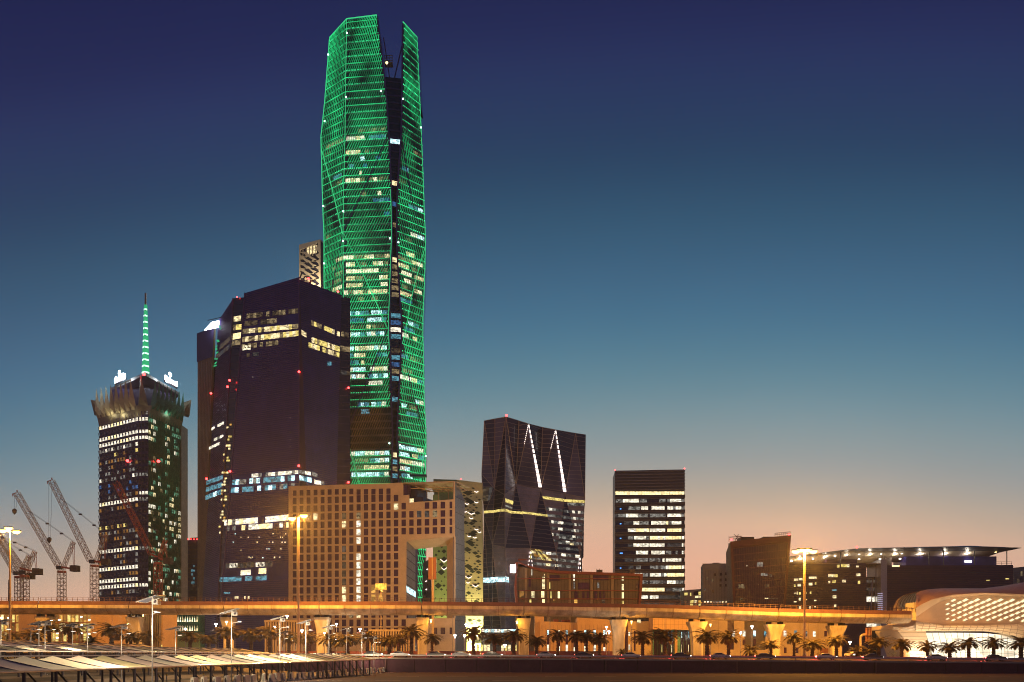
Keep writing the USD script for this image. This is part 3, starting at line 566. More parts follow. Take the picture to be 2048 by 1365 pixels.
NB = {id(FL): 13, id(FC): 3, id(FR): 14, id(FX): 3}
for i in range(0, 43):
    zc = ztop - i * fh
    for F in (FL, FC, FR, FX):
        v0, v1 = F.vz(zc - fh), F.vz(zc); n = NB[id(F)]; dv = v1 - v0
        if F is FL or F is FC: part(ct, 'floor_band', F.b(-.004, v0, 1.004, v0 + dv * .42, .02, .5), 'louvre_dark')
        for q in range(n):                                   # a leaning triangular fin beside every window
            u0, u1 = q / n, (q + 1) / n; um = u0 + (u1 - u0) * (.22 if F is not FR else .5)
            o = .7
            a, b, c, d = F.pt(u0, v0 + dv * .02, .5), F.pt(u0 + (u1 - u0) * .28, v0 + dv * .1, .9), F.pt(u0 + (um - u0) * .7, v1 - dv * .02, .5), F.pt(u0, v1 - dv * .1, o + .5)
            fins[id(F)].add([a, b, c, d], [[0, 1, 3], [1, 2, 3], [0, 3, 2], [0, 2, 1]])
        if F is FL and i in LROW:
            for q in range(n):
                u0, u1 = q / n, (q + 1) / n
                m_ = pick(CT[LROW[i]]); vv = v0 + dv * .44
                if m_ != 'room_ghost': part(ct, 'window', (np.array([F.pt(u0 + (u1 - u0) * .12, vv, .55), F.pt(u1, vv, .55), F.pt(u1 - (u1 - u0) * .12, v1, .55), F.pt(u0, v1, .55)]), np.array([[0, 1, 2], [0, 2, 3]])), m_)
        if F is FC and i in (0, 1, 3, 4, 10, 13, 14, 22, 28): part(ct, 'window', F.b(.08, v0 + dv * .44, .95, v1 - dv * .05, .02, .3), 'room_white' if i in (1, 3, 4, 13, 28) else 'room_white_dim')
        if F is FR:
            for q in range(n):
                on_ = (i in (0, 1, 3, 4, 13, 19, 22) and q in (0, 1, 2) and RNG.random() < .9) or (q == 7 and i >= 14 and RNG.random() < .8) or (q == 8 and 1 <= i <= 7 and i % 2) or (q == 7 and i in (1, 12)) or (q == 2 and i in (9, 15, 25, 26)) or (q in (11, 12) and i in (2, 4, 5, 29)) or RNG.random() < (.2 if i < 14 else .32)
                if on_:
                    u0, u1 = q / n, (q + 1) / n
                    part(ct, 'window', F.b(u0 + .006, v0 + dv * .3, u1 - .006, v1 - dv * .1, .02, .12), pick([('room_warm', 3), ('room_white', 3), ('room_warm_dim', 3), ('room_green_dim', 7)]))  # green panes glow in place of the green tower's reflection
for F, m_ in ((FL, 'louvre_dark'), (FC, 'louvre_dark'), (FR, 'teal_metal'), (FX, 'olive_metal')): part(ct, 'window_fins', fins[id(F)], m_, kind='stuff')
# crown of petals leaning outwards
def petal(F, u, w, z0, z1, lean, mt, name='crown_petal'):
    v0, v1 = F.vz(z0), F.vz(z1)
    a, b, c, k = F.pt(u - w / 2, v0, .6), F.pt(u + w / 2, v0, .6), F.pt(u, v1, lean), F.pt(u, v0 + (v1 - v0) * .3, lean * .9 + 1.2)
    part(ct, name, MB().add([a, b, c, k], [[0, 1, 3], [1, 2, 3], [2, 0, 3], [0, 2, 1]]), mt)
zb = PZ(826, CD)
part(ct, 'crown_band', MB().loft([[F.pt(u, F.vz(z), .6 + o) for F, u in ((FL, 0), (FC, 0), (FR, 0), (FR, 1))] + [F.pt(u, F.vz(z), -6) for F, u in ((FR, 1), (FR, 0), (FC, 0), (FL, 0))] for z, o in ((PZ(833, CD), 0), (PZ(812, CD), 1.4))]), 'olive_metal')
for k in range(8): petal(FL, .04 + k * .125, .12, PZ(823, CD), PZ(757, CD), 3.4, 'crown_cream')  # left petals painted paler to look warmly lit
petal(FC, .5, 1.1, PZ(814, CD), PZ(752, CD), 3.2, 'olive_metal')
for k in range(8): petal(FR, .06 + k * .125, .12, PZ(823, CD), PZ(757, CD), 3.4, 'teal_metal')
for px, d, s in ((199, 543, -1), (372, 551, 1)):            # pointed corners
    x = PX(px, d); z0, z1 = PZ(832, d), PZ(806, d)
    part(ct, 'crown_corner', MB().add([(x - 2.6, d - 1, z0), (x + 2.6, d - 1, z0), (x + 4.2 * s, d - 2.5, z1 + 1.2), (x - s * 3.5, d + 2, z1 + .3), (x, d + 4, z0)], [[0, 1, 2], [0, 2, 3], [1, 4, 2], [2, 4, 3], [0, 3, 4], [0, 4, 1]]), 'olive_metal')
rz = PZ(760, 525)
part(ct, 'crown_core', MB().loft([[F.pt(u, F.vz(z), -4.5) for F, u in ((FL, .14), (FL, .9), (FR, .1), (FR, .86))] + [(PX(328, 575), 575, z), (PX(244, 575), 575, z)] for z in (cz - 1, rz - .2)]), 'louvre_dark')
q = [np.array([PX(222, 546), 546, 0]), np.array([PX(290, 516), 516, 0]), np.array([PX(359, 556), 556, 0]), np.array([PX(296, 588), 588, 0])]
part(ct, 'roof', MB().loft([[p * [1, 1, 0] + [0, 0, rz + dz] for p in q] for dz in (0, 1.6)]), 'side_cladding')
part(ct, 'roof_soffit', MB().loft([[p * [1, 1, 0] + [0, 0, rz - .03] for p in q], [(p * .86 + sum(q) / 4 * .14) * [1, 1, 0] + [0, 0, rz - 3.4] for p in q]]), 'louvre_dark')
# spire of stacked lit segments
sx, sd = PX(291, 545), 545.0; z0, z1 = PZ(748, sd), PZ(609, sd)
part(ct, 'spire_mast', MB().bar((sx, sd, z0 - 3), (sx, sd, PZ(587, sd)), 1.1, 8, .45), 'bronze_mullion')
for k in range(11):
    za, zb_ = z0 + (z1 - z0) * k / 11, z0 + (z1 - z0) * (k + 1) / 11; w0, w1 = 2.25 - 1.4 * k / 11, 2.25 - 1.4 * (k + 1) / 11
    for s in (-1, 1):
        m_ = MB().hexa([(sx + s * .12, sd - w0, za), (sx + s * w0, sd, za), (sx + s * w0, sd + .6, za), (sx + s * .12, sd + .6, za), (sx + s * .12, sd - w1, zb_ - .35), (sx + s * w1, sd, zb_ - .35), (sx + s * w1, sd + .6, zb_ - .35), (sx + s * .12, sd + .6, zb_ - .35)])
        sp = part(ct, 'spire_panel', m_, 'spire_green')
        part(sp, 'foot_light', MB().hexa([(sx + s * .2, sd - w0 - .1, za + .1), (sx + s * w0, sd - .1, za + .1), (sx + s * w0, sd, za + .1), (sx + s * .2, sd, za + .1), (sx + s * .2, sd - w0 - .1, za + 1.0), (sx + s * w0, sd - .1, za + 1.0), (sx + s * w0, sd, za + 1.0), (sx + s * .2, sd, za + 1.0)]), 'spire_white')
# glowing rooftop signs with a drop-shaped mark above the lettering
for (xa, da, xb, db) in ((230, 541, 252, 530), (329, 534, 354, 548)):
    a, b = P(xa, 774, da), P(xb, 774, db); a[2] = b[2] = rz + 1.6
    F = Face(a, b, b + [0, 0, 4.6], a + [0, 0, 4.6]); mb = MB(); RNG.seed(xa)
    u = 0.02
    while u < .93:
        w_ = RNG.choice([.05, .07, .1, .13]); F.box(mb, u, .25, min(.98, u + w_), RNG.choice([.75, .9, 1.0]), 0, .5); u += w_ + .035
    s_ = part(ct, 'roof_sign', mb, 'sign_white')
    ring = [F.pt(.42 + .12 * math.sin(t), 1.32 + .26 * math.cos(t) * (1 if math.cos(t) < 0 else 1.3), .2) for t in np.linspace(0, 2 * math.pi, 13)[:-1]]
    part(s_, 'sign_mark', MB().loft([ring, [p + np.array([0, .4, 0]) for p in ring]]), 'sign_white')
    part(s_, 'sign_frame', F.b(0, 0, 1, .22, -.3, .3), 'dark_metal')
    light(ct, F.pt(.5, .6, 3), (.85, .95, 1), 1500, .6)
for px, d in ((215, 532), (240, 527), (265, 518)): light(ct, P(px, 831, d), (1, .85, .5), 130, 1.2)  # unseen uplights added to brighten the left crown petals
for px, d in ((310, 516), (340, 534)): light(ct, P(px, 831, d), (.6, 1, .8), 60, 1.2)  # unseen greenish lights added for the right crown petals
for px, py, d in ((288, 749, 516), (255, 922, 525), (317, 923, 526)): beacon(px, py, d, '', ct, .9)
# its podium under the viaduct, with rows of lit petal panels
PF = face_px(322, 470, 398, 470, 1222, 1222, 0)
part(ct, 'podium_wall', PF.b(0, 0, 1, 1, -9, 0), 'teal_metal')
pf = MB()
for r, y in enumerate((1229, 1238, 1247, 1256, 1265)):
    for k in range(16):
        u0 = k / 16; _, v0 = PF.uv(360, y + 8); _, v1 = PF.uv(360, y)
        part(ct, 'podium_petal', MB().add([PF.pt(u0 + .008, v0, .05), PF.pt(u0 + .05, v0, 1.0), PF.pt(u0 + .04, v1, .2), PF.pt(u0 + .005, v1, 1.2)], [[0, 1, 3], [1, 2, 3], [0, 3, 2], [0, 2, 1]]), 'teal_metal')
        if r in (1, 3) and not (r == 3 and k < 4):
            part(ct, 'podium_window', MB().add([PF.pt(u0 + .012, v0 + .012, 1.25), PF.pt(u0 + .055, v0 + .012, 1.25), PF.pt(u0 + .035, v0 + .12, 1.25)], [[0, 1, 2]]), pick([('room_warm_bright', 3), ('room_warm', 2)]))
part(ct, 'podium_wall', face_px(322, 465, 398, 465, 1270, 1270).b(0, 0, 1, 1, -2, 0), 'green_panel')

# ------------------------------------------------------------------ dark faceted office complex (left of the tallest tower)
BD = 470.0
bt = thing('faceted_office_tower', 'broad dark purple office tower with folded facades and fine horizontal louvres', 'tower', (-130, BD, 0))
def strip_face(xt0, xb0, d0, xt1, xb1, d1, y0, y1):          # edges may lean: top and base columns of the photo
    return Face([PX(xb0, d0), d0, 0], [PX(xb1, d1), d1, 0], P(xt1, y1, d1), P(xt0, y0, d0))
B1 = strip_face(397, 397, 512, 430, 405, 503, 668, 656)      # far left slab
B2 = strip_face(437, 398, 501, 467, 430.5, 484, 642, 597)    # striped left face
B3 = strip_face(467, 430.5, 484, 489.5, 437, 479, 597, 595)  # recess
B4 = strip_face(490, 434, 476, 598.5, 598.5, 468, 586.5, 554.5)
B6 = strip_face(600, 624, 468.3, 683, 664, 494, 560, 591)
B7 = strip_face(683, 664, 496, 700, 700, 500, 595, 596.5)
B5 = Face([PX(598.6, 468), 468, 0], [PX(624, 468.3), 468.3, 0], P(600, 570, 468.3), P(598.7, 568, 468))   # narrow folded facet
def louvres(F, dz, mt, z0, o=.3, th=.28, name='louvre_screen', skip=()):
    mb = MB(); zt = max(F.tl[2], F.tr[2]); z = zt - .4
    while z > z0:
        if not any(a <= HY - (z - H) * S / F.pt(.5, .5)[1] <= b for a, b in skip):
            v = F.vz(z); u0, u1 = 0.0, 1.0
            tz0, tz1 = F.tl[2], F.tr[2]
            if v < 1: F.box(mb, 0, v, 1, v + th / F.h, .02, o)
        z -= dz
    part(bt, name, mb, mt, kind='stuff')
for F, m_ in ((B1, 'olive_metal'), (B2, 'purple_glass'), (B3, 'dark_glass'), (B4, 'purple_glass'), (B5, 'side_purple'), (B6, 'purple_glass'), (B7, 'dark_glass')):
    part(bt, 'facade', F.sheet(), m_)
part(bt, 'rear_wall', MB().loft([[(PX(398, 512), 512.6, z), (PX(432, 503), 503.6, z), (PX(490, 478), 479.2, z), (PX(598, 468), 469, z), (PX(662, 494), 495, z), (PX(698, 500), 500.6, z), (PX(698, 540), 540, z), (PX(420, 545), 545, z)] for z in (0, PZ(690, 480))]), 'dark_glass')
for zt, xs_ in ((598, ((492, 478), (596, 470), (681, 495), (660, 520), (500, 520))),):
    part(bt, 'crown_wall', MB().loft([[(PX(x, d), d + 1, PZ(692, 480)) for x, d in xs_], [P(492, 590, 479), P(597, 558, 470), P(681, 593, 496), P(660, 590, 520), P(500, 585, 520)]]), 'dark_glass')
part(bt, 'crown_wall', MB().loft([[(PX(x, d), d + 1, PZ(692, 480)) for x, d in ((438, 502), (466, 486), (489, 482), (489, 530), (445, 535))], [P(439, 643, 503), P(466, 600, 486), P(489, 598, 482), P(489, 600, 530), P(445, 640, 535)]]), 'dark_glass')
louvres(B2, 1.05, 'louvre', 2); louvres(B4, 1.05, 'louvre', 2, skip=((946, 972), (1033, 1058), (1128, 1160), (640, 664))); louvres(B6, 1.05, 'louvre_dark', 2); louvres(B3, 3.9, 'louvre_dark', 2); louvres(B7, 3.9, 'louvre_dark', 2)
for k in range(9):
    u = (k + .5) / 9; part(bt, 'mullion', B1.b(u - .035, 0, u + .035, .975, .02, .7), 'bronze_mullion')
part(bt, 'dark_band', B1.b(-.01, .93, 1.01, 1.0, .75, .9), 'louvre_dark')
_, va = B1.uv(412, 720); _, vb = B1.uv(412, 705); part(bt, 'dark_band', B1.b(-.01, va, 1.01, vb, .75, .9), 'louvre_dark')
for F, u in ((B4, 0), (B4, 1)): part(bt, 'edge_trim', F.b(u - .004, 0, u + .004, 1, .05, .7), 'louvre')
part(bt, 'edge_trim', B2.b(.985, 0, 1.0, 1, .05, .6), 'louvre')
RNG.seed(21)
BT = {'y': [('room_yellow', 2), ('room_warm', 2), ('room_warm_dim', 3)], 'd': [('room_ghost_warm', 4), ('room_warm_dim', 3)], 'Y': [('room_warm', 3), ('room_yellow', 3), ('room_warm_dim', 1)], 'c': [('room_cool', 2), ('room_cool_dim', 3), ('room_white_dim', 2)], 'w': [('room_white', 4), ('room_white_dim', 2)], 'W': [('room_white', 5), ('room_gold', 2), ('room_white_dim', 1)], 'g': [('room_ghost', 3), ('room_ghost_warm', 2)]}
def band(F, x0, y0, x1, y1, h, n, tone, skip=.0, o=.06):     # lit storey: y at both ends (centre), h in photo rows
    for k in range(n):
        if RNG.random() < skip: continue
        t0, t1 = k / n, (k + 1) / n; xa, xb = x0 + (x1 - x0) * t0, x0 + (x1 - x0) * t1; yc = y0 + (y1 - y0) * (t0 + t1) / 2
        (ua, va), (ub, vb) = F.uv(xa, y0 + (y1 - y0) * t0), F.uv(xb, y0 + (y1 - y0) * t1); dv = h / 2 / S * F.pt(.5, .5)[1] / F.h
        q = [F.pt(ua, va - dv, o), F.pt(ub - .004, vb - dv, o), F.pt(ub - .004, vb + dv, o), F.pt(ua, va + dv, o)]
        back = [F.pt(ua, va - dv, 0), F.pt(ub - .004, vb - dv, 0), F.pt(ub - .004, vb + dv, 0), F.pt(ua, va + dv, 0)]
        part(bt, 'window', MB().hexa([back[0], back[1], q[1], q[0], back[3], back[2], q[2], q[3]]), pick(BT[tone]) if len(tone) == 1 else tone)
O = .34
band(B4, 494, 633, 597, 622, 9, 16, 'd', .1, O); band(B4, 490, 648, 560, 641, 9, 11, 'd', .2, O); band(B4, 486, 663.5, 597, 653, 9, 18, 'y', .08, O); band(B4, 485, 680, 598, 667, 10, 18, 'Y', 0, O); band(B4, 484, 694, 575, 684, 9, 15, 'd', .25, O); band(B4, 486, 697, 502, 695, 9, 2, 'room_warm_bright', 0, O); band(B4, 488, 712, 530, 707, 7, 7, 'g', .2, O)
band(B6, 622, 646, 679, 669, 9, 11, 'y', .05, O); band(B6, 603, 665, 612, 671, 9, 2, 'y', 0, O); band(B6, 623, 680, 679, 699, 10, 11, 'Y', 0, O); band(B6, 617, 690, 678, 711, 9, 11, 'y', .1, O)
band(B3, 469, 639, 482, 637, 10, 2, 'room_warm', 0, .45); band(B3, 468, 656, 484, 654, 10, 3, 'Y', 0, .45); band(B3, 467, 674, 483, 671, 11, 3, 'room_gold', 0, .45); band(B3, 466, 687, 482, 685, 9, 3, 'y', 0, .45)
band(B2, 440, 696, 466, 673, 9, 4, 'd', 0, O); band(B2, 432, 716, 464, 690, 8, 4, 'g', 0, O)
band(B7, 682, 668, 697, 671, 9, 3, 'd', 0, .45); band(B7, 680, 697, 700, 700, 10, 3, 'd', 0, .45); band(B7, 681, 745, 699, 748, 8, 3, 'g', 0, .45)
band(B4, 504, 952, 597, 944.5, 7, 14, 'w', .05, O); band(B4, 458, 966, 597, 956, 10, 20, 'c', .12, O); band(B4, 455, 982, 590, 972, 10, 18, 'c', .25, O); band(B5, 598.8, 944, 622, 948, 7, 2, 'w', 0, O); band(B6, 624, 947, 634, 952, 7, 1, 'w', 0, O); band(B6, 628, 964, 648, 968, 8, 3, 'w', .1, O); band(B5, 599, 956, 623, 961, 10, 3, 'c', 0, O)
band(B2, 414, 966, 446, 955, 8, 4, 'room_cool_dim', 0, O); band(B2, 413, 980, 445, 970, 9, 4, 'room_cool_dim', 0, O); band(B2, 412, 996, 443, 984, 9, 4, 'c', 0, O)
band(B2, 418, 862, 448, 846, 5, 5, 'w', .3, O); band(B2, 417, 886, 447, 872, 5, 5, 'w', .4, O); band(B2, 417, 898, 447, 884, 5, 4, 'w', .4, O)
band(B4, 449, 1046, 516, 1041, 11, 9, 'W', 0, O); band(B4, 531, 1040, 580, 1035, 11, 7, 'W', .05, O); band(B4, 453, 1058, 478, 1056, 9, 4, 'w', .3, O); band(B4, 484, 1056, 580, 1050, 10, 14, 'W', .15, O)
band(B4, 445, 1133, 545, 1128, 10, 14, 'g', .1, O); band(B4, 459, 1132, 476, 1131, 8, 2, 'w', 0, O); band(B4, 512, 1130, 530, 1129, 8, 2, 'w', 0, O); band(B4, 482, 1146, 502, 1145, 10, 3, 'room_warm_bright', 0, O); band(B4, 518, 1143, 533, 1142, 11, 1, 'room_gold', 0, O); band(B4, 440, 1160, 534, 1156, 9, 13, 'room_cool_dim', .1, O)
band(B4, 470, 1196, 500, 1195, 5, 8, 'room_warm', .5, O); band(B4, 440, 1187, 465, 1186, 3, 6, 'room_cool_dim', .5, O)
for _ in range(26):                                           # single lamps left on behind the louvres
    x, y = RNG.uniform(455, 580), RNG.choice([1068, 1075, 1085, 1098, 1101, 1115, 1116]); band(B4, x, y, x + 2.2, y, 2.2, 1, pick([('room_white', 2), ('room_warm', 2), ('room_cool', 1)]), 0, O)
for x, y in ((580, 865), (580, 880), (580, 894), (655, 728), (505, 755), (580, 836)): band(B4 if x < 598 else B6, x, y, x + (7 if x == 655 else 2), y, (8 if x == 655 else 2), 1, 'room_white_dim' if x != 655 else 'room_cool_dim', 0, O)
for _ in range(46):                                           # gold lights behind the narrow recess
    y = RNG.choice(range(850, 1090, 6)); xx = interp(y, [(840, 460), (957, 449), (1071, 442)]); x = xx + RNG.uniform(-6, 5); band(B3, x, y, x + 2.6, y - .5, 3, 1, pick([('room_yellow', 3), ('room_gold', 2), ('room_amber', 1)]), 0, .45)
for _ in range(16):                                           # mirrored green lights put in as glowing panes at the fold beside the bright billboard
    y = RNG.uniform(650, 735); x = interp(y, [(650, 437), (735, 427)]) + RNG.uniform(-1, 4); band(B2, x, y, x + 3.5, y - 1, 2.2, 1, 'spire_green', 0, O)
# glowing rooftop panel and its thin canopy
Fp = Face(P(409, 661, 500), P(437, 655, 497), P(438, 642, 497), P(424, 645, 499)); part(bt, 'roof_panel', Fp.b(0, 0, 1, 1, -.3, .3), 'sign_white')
part(bt, 'roof_canopy', MB().hexa([P(415, 642, 499), P(442, 636, 496), P(442, 636, 504), P(415, 642, 508), P(415, 640.5, 499), P(442, 634.5, 496), P(442, 634.5, 504), P(415, 640.5, 508)]), 'dark_metal')
for s in range(4): part(bt, 'roof_mast', MB().bar(P(600 + s * 6, 557 + s * 3, 474), P(603 + s * 8, 548 + s * 4, 474), .35), 'dark_metal')
for px, py, d in ((617, 558, 472), (676, 584, 491), (459, 761, 480), (455, 774, 480), (598, 744, 467), (697, 776, 498), (597.5, 932, 467), (460, 943, 475), (697, 965, 498), (422, 787, 499), (413, 958, 503)): beacon(px, py, d, '', bt, .6)
beacon(474, 594.5, 481, '', bt, .45)

# ------------------------------------------------------------------ beige tower with slanted openings, behind
lt = thing('lattice_tower', 'pale beige tower top with slanted slit openings behind the dark faceted tower', 'tower', (PX(620, 700), 700, 0))
LF = face_px(598, 709, 641, 700, 490, 479, 0)
part(lt, 'side_wall', Face(LF.br, LF.br + [4.5, 18, 0], LF.tr + [4.5, 18, .0], LF.tr).b(0, 0, 1, 1, -.4, 0), 'beige_reveal')
part(lt, 'wall', LF.b(0, 0, 1, .995, -20, -1.0), 'dark_glass')
poly = sbox(0, 0, LF.w, LF.h); RNG.seed(2)
def lq(*pts): return Polygon([(LF.uv(x, y)[0] * LF.w, LF.uv(x, y)[1] * LF.h) for x, y in pts])
for r in range(6):
    y = 505 + r * 12.5; j = RNG.uniform(-1, 1)
    for g in (lq((599.5, y + j), (606, y + 1), (613, y + 7.5), (609, y + 8), (601, y + 6)), lq((607, y - 4), (616, y - 5 + j), (626, y + 3), (622, y + 5.5), (612, y + .5)), lq((619, y - 7), (630, y - 8), (637.5, y - 1 + j), (634, y + 1.5), (624, y - 3)), lq((627, y + 3), (637.5, y - 1.5), (638, y + 2), (629, y + 6))): poly = poly.difference(g)
poly = poly.difference(Polygon([(1.5, LF.h - 4.4), (LF.w - 2.2, LF.h - 2.2), (LF.w - 3, LF.h - 5.2), (2, LF.h - 6.6)]))
poly = max(poly.geoms, key=lambda g: g.area) if hasattr(poly, 'geoms') else poly
v, f = LF.plate(poly, -.6, 0); part(lt, 'lattice_screen', (v, f), 'lattice_beige')
part(lt, 'window', LF.b(.35, .972, .8, .99, -.95, -.7), 'room_warm')
for k in range(5): part(lt, 'screen_post', LF.b(.16 + k * .15, .966, .19 + k * .15, .995, -.6, -.05), 'lattice_beige')

for px in (608, 630): light(lt, P(px, 575, 690), (1, .82, .5), 7000, .6)  # unseen fill lights added to brighten the lattice screen
# ------------------------------------------------------------------ small dark block between the two left towers
st = thing('dark_block', 'small dark office block in the gap between the spire tower and the faceted tower', 'building', (PX(386, 600), 600, 0))
SF = face_px(374, 600, 398, 600, 1081, 1079); part(st, 'wall', SF.b(0, 0, 1, 1, -12, 0), 'purple_glass')
for k in range(13):
    _, v = SF.uv(386, 1090 + k * 9); part(st, 'floor_band', SF.b(0, v - .006, 1, v, 0, .4), 'louvre_dark')
for k in range(5):
    for j in range(2):
        if (k + j) % 3: SFb = SF.pbox(MB(), 383 + j * 4, 1136 + k * 8, 385 + j * 4, 1131 + k * 8, .02, .1); part(st, 'window', SFb, 'room_cool_dim')
part(st, 'roof_plant', SF.pbox(MB(), 378, 1080, 392, 1075, -8, -2), 'dark_metal')
for x in (376, 382, 388, 394): beacon(x, 1079, 599, '', st, .35)
# ------------------------------------------------------------------ beige hotel with a grid of windows, a doorway and a roof terrace
ht = thing('hotel_block', 'beige stone block gridded with windows, a tall doorway and open roof terrace', 'hotel', (-60, 385, 0))
HF = Face([PX(577, 400), 400, 0], [PX(910, 368), 368, 0], P(910, 962.5, 368), P(577, 973, 400))
W_, H_ = HF.w, HF.h
def huv(px, py): u, v = HF.uv(px, py); return u * W_, v * H_
NC = 22; u0c = HF.uv(589, 1050)[0] * W_; u1c = HF.uv(901.6, 1050)[0] * W_; cs = (u1c - u0c) / (NC - 1)
zr0 = PZ(1193, 384); rp = 16.35 / S * 398
ZT = PZ(980, 399)
door = [huv(813, 1082), huv(908.5, 1073.6), huv(908.5, 1237), huv(812.5, 1237)]
terr = [huv(806, 966.5), huv(907, 964.5), huv(907, 999), huv(818, 1005.5), huv(818, 990), huv(806, 991)]
ow = Polygon(door).buffer(0); ot = Polygon(terr).buffer(0)
poly = sbox(0, 0, W_, H_ - .2); wins = []
tops = [PZ(y, 398) for y in (981, 994)]
RNG.seed(31)
for c in range(NC):
    x = u0c + c * cs
    wv = 2.16 if c < NC - 1 else 1.25
    rows = [(zr0 + r * rp - 1.42, zr0 + r * rp + 1.42) for r in range(-4, 13)]
    if c <= 8: rows.append((zr0 + 13 * rp - 1.36, zr0 + 13 * rp + 1.1))
    elif c <= 13: rows[-1] = (rows[-1][0], zr0 + 13 * rp + .7)
    for k, (a, b) in enumerate(rows):
        q = sbox(x - wv / 2, a, x + wv / 2, b)
        if q.buffer(.5).intersects(ow) or q.buffer(.3).intersects(ot): continue
        if b > H_ - 1.2: continue
        poly = poly.difference(q); wins.append((c, k - 4, x, a, b, wv))
poly = poly.difference(ow).difference(ot)
v, f = HF.plate(poly, -.31, 0); part(ht, 'wall', (v, f), 'beige_stone')
for z in range(-4, 13):                                       # shadow joints between the storeys
    y = zr0 + (z + .5) * rp
    segs = [(0, W_)] if not (huv(850, 1074)[1] > y > huv(850, 1237)[1]) else [(0, door[0][0] - .1)]
    if y > terr[3][1] - .2: segs = [(0, terr[0][0] - .2)]
    for a, b in segs: part(ht, 'string_course', HF.b(a / W_, (y - .06) / H_, b / W_, (y + .06) / H_, .002, .16), 'beige_reveal')
LITH = {(2, 10): 'room_warm_dim', (3, 10): 'room_warm', (7, 10): 'room_ghost_warm', (7, 9): 'room_warm', (9, 10): 'room_warm_dim', (14, 11): 'room_warm', (19, 10): 'room_warm_dim', (17, 10): 'room_ghost', (18, 10): 'room_ghost', (11, 1): 'screen_amber', (11, 0): 'room_amber', (12, 0): 'room_amber', (7, 1): 'room_warm', (7, 0): 'room_warm', (7, 5): 'room_ghost_warm', (7, 4): 'room_ghost_warm', (7, 3): 'room_ghost_warm', (7, 2): 'room_ghost_warm', (7, 6): 'room_ghost', (9, -2): 'room_warm', (8, -2): 'room_warm_dim', (21, -3): 'room_ghost', (20, -2): 'room_gold'}
for c, r, x, a, b, wv in wins:
    m_ = 'brown_glass'
    if c == 9 and 0 <= r <= 10 and r != 6: m_ = 'room_white' if r not in (10,) else 'room_warm'
    if (c, r) in LITH: m_ = LITH[c, r]
    if m_ == 'screen_amber' : m_ = 'room_amber'
    w_ = part(ht, 'window', HF.b((x - wv / 2) / W_, a / H_, (x + wv / 2) / W_, b / H_, -.3, -.16), m_)
    part(w_, 'frame', HF.b((x + wv * .34) / W_, a / H_, (x + wv * .34 + .06) / W_, b / H_, -.16, -.12), 'dark_metal')
# body: floors behind the wall left of the openings, above the doorway, and the right-hand pillar
def hbody(ua, ub, va, vb, o0=-10, o1=-.6, m_='beige_reveal', name='rear_wall'): part(ht, name, HF.b(ua / W_, va / H_, ub / W_, vb / H_, o0, o1), m_)
ul = door[0][0]; vt = max(door[0][1], door[1][1]); vter = min(p[1] for p in terr)
hbody(.2, ul - .1, 0, H_ - .8, m_='brown_glass'); hbody(ul - .1, W_ - 1.2, vt + 1.2, vter - .4, m_='brown_glass'); hbody(ul, W_ - 1.2, 0, door[2][1] - .1, m_='brown_glass')
# splayed stone reveal of the doorway
inn = [huv(831, 1098), huv(894, 1092), huv(894, 1237), huv(831, 1237)]
def hp(p, o): return HF.pt(p[0] / W_, p[1] / H_, o)
o_in = -7.5
sc = 1.02
I = [P(831, 1099, 384), P(894, 1092.5, 377), P(894, 1245, 377), P(831, 1245, 384)]; D = [hp(p, -.02) for p in door]
part(ht, 'doorway_soffit', MB().hexa([D[0], D[1], I[1], I[0], D[0] + [0, 0, 1.0], D[1] + [0, 0, 1.0], I[1] + [0, 0, 2], I[0] + [0, 0, 2]]), 'beige_stone')
part(ht, 'doorway_jamb', MB().hexa([D[2], I[2], I[2] + [1.5, 0, 0], D[2] + [.6, 0, 0], D[1], I[1], I[1] + [1.5, 0, 0], D[1] + [.6, 0, 0]]), 'beige_stone')
jw = Face(D[3], I[3], I[0], D[0]); part(ht, 'glazed_wall', jw.b(0, 0, 1, 1, -.3, 0), 'side_cladding')
for k in range(9): part(ht, 'glazing_bar', jw.b(0, k / 9 - .004, 1, k / 9 + .004, .02, .12), 'dark_metal')
part(ht, 'lit_storey', jw.b(.0, .33, 1, .42, .02, .06), 'room_cool')
# roof terrace: lattice of beams, posts, parapet, glazed room
for k in range(6):
    u = .04 + k * .19; a = hp((terr[0][0] + (terr[1][0] - terr[0][0]) * u, H_ - 1.6), -.8); b = hp((terr[0][0] + (terr[1][0] - terr[0][0]) * (u + .02), H_ - 1.6), -13)
    part(ht, 'terrace_beam', MB().bar(a, b, .22), 'sand_wall')
for o in (-4, -8, -12): part(ht, 'terrace_beam', MB().bar(hp((terr[0][0], H_ - 1.9), o), hp((terr[1][0], H_ - 1.9), o), .2), 'sand_wall')
for u in (.22, .45, .66, .88): part(ht, 'terrace_post', MB().bar(hp((terr[0][0] + (terr[1][0] - terr[0][0]) * u, vter - .5), -11.5), hp((terr[0][0] + (terr[1][0] - terr[0][0]) * u, H_ - 1.8), -11.5), .2), 'sand_wall')
hbody(terr[0][0] - 1, terr[0][0] + 4.5, vter - .4, H_ - 1.2, -13, -4, 'dark_glass', 'terrace_room'); hbody(terr[0][0] - 1, terr[0][0] + 8, vter - .4, vter + 2.8, -12, -3, 'dark_glass', 'terrace_room')
part(ht, 'window', HF.b((terr[0][0] + 1.5) / W_, (vter + .3) / H_, (terr[0][0] + 3.6) / W_, (vter + 2.2) / H_, -2.95, -2.8), 'room_warm')
for k in range(8): part(ht, 'terrace_beam', MB().bar(hp((terr[0][0] + 6 + k * 2.3, H_ - 2.2), -12.5), hp((terr[0][0] + 9 + k * 2.3, H_ - 2.6), -3.5), .09), 'olive_metal')
part(ht, 'roof_slab', HF.b(0, (H_ - .25) / H_, 1, 1.0, -14, -.05), 'beige_reveal')
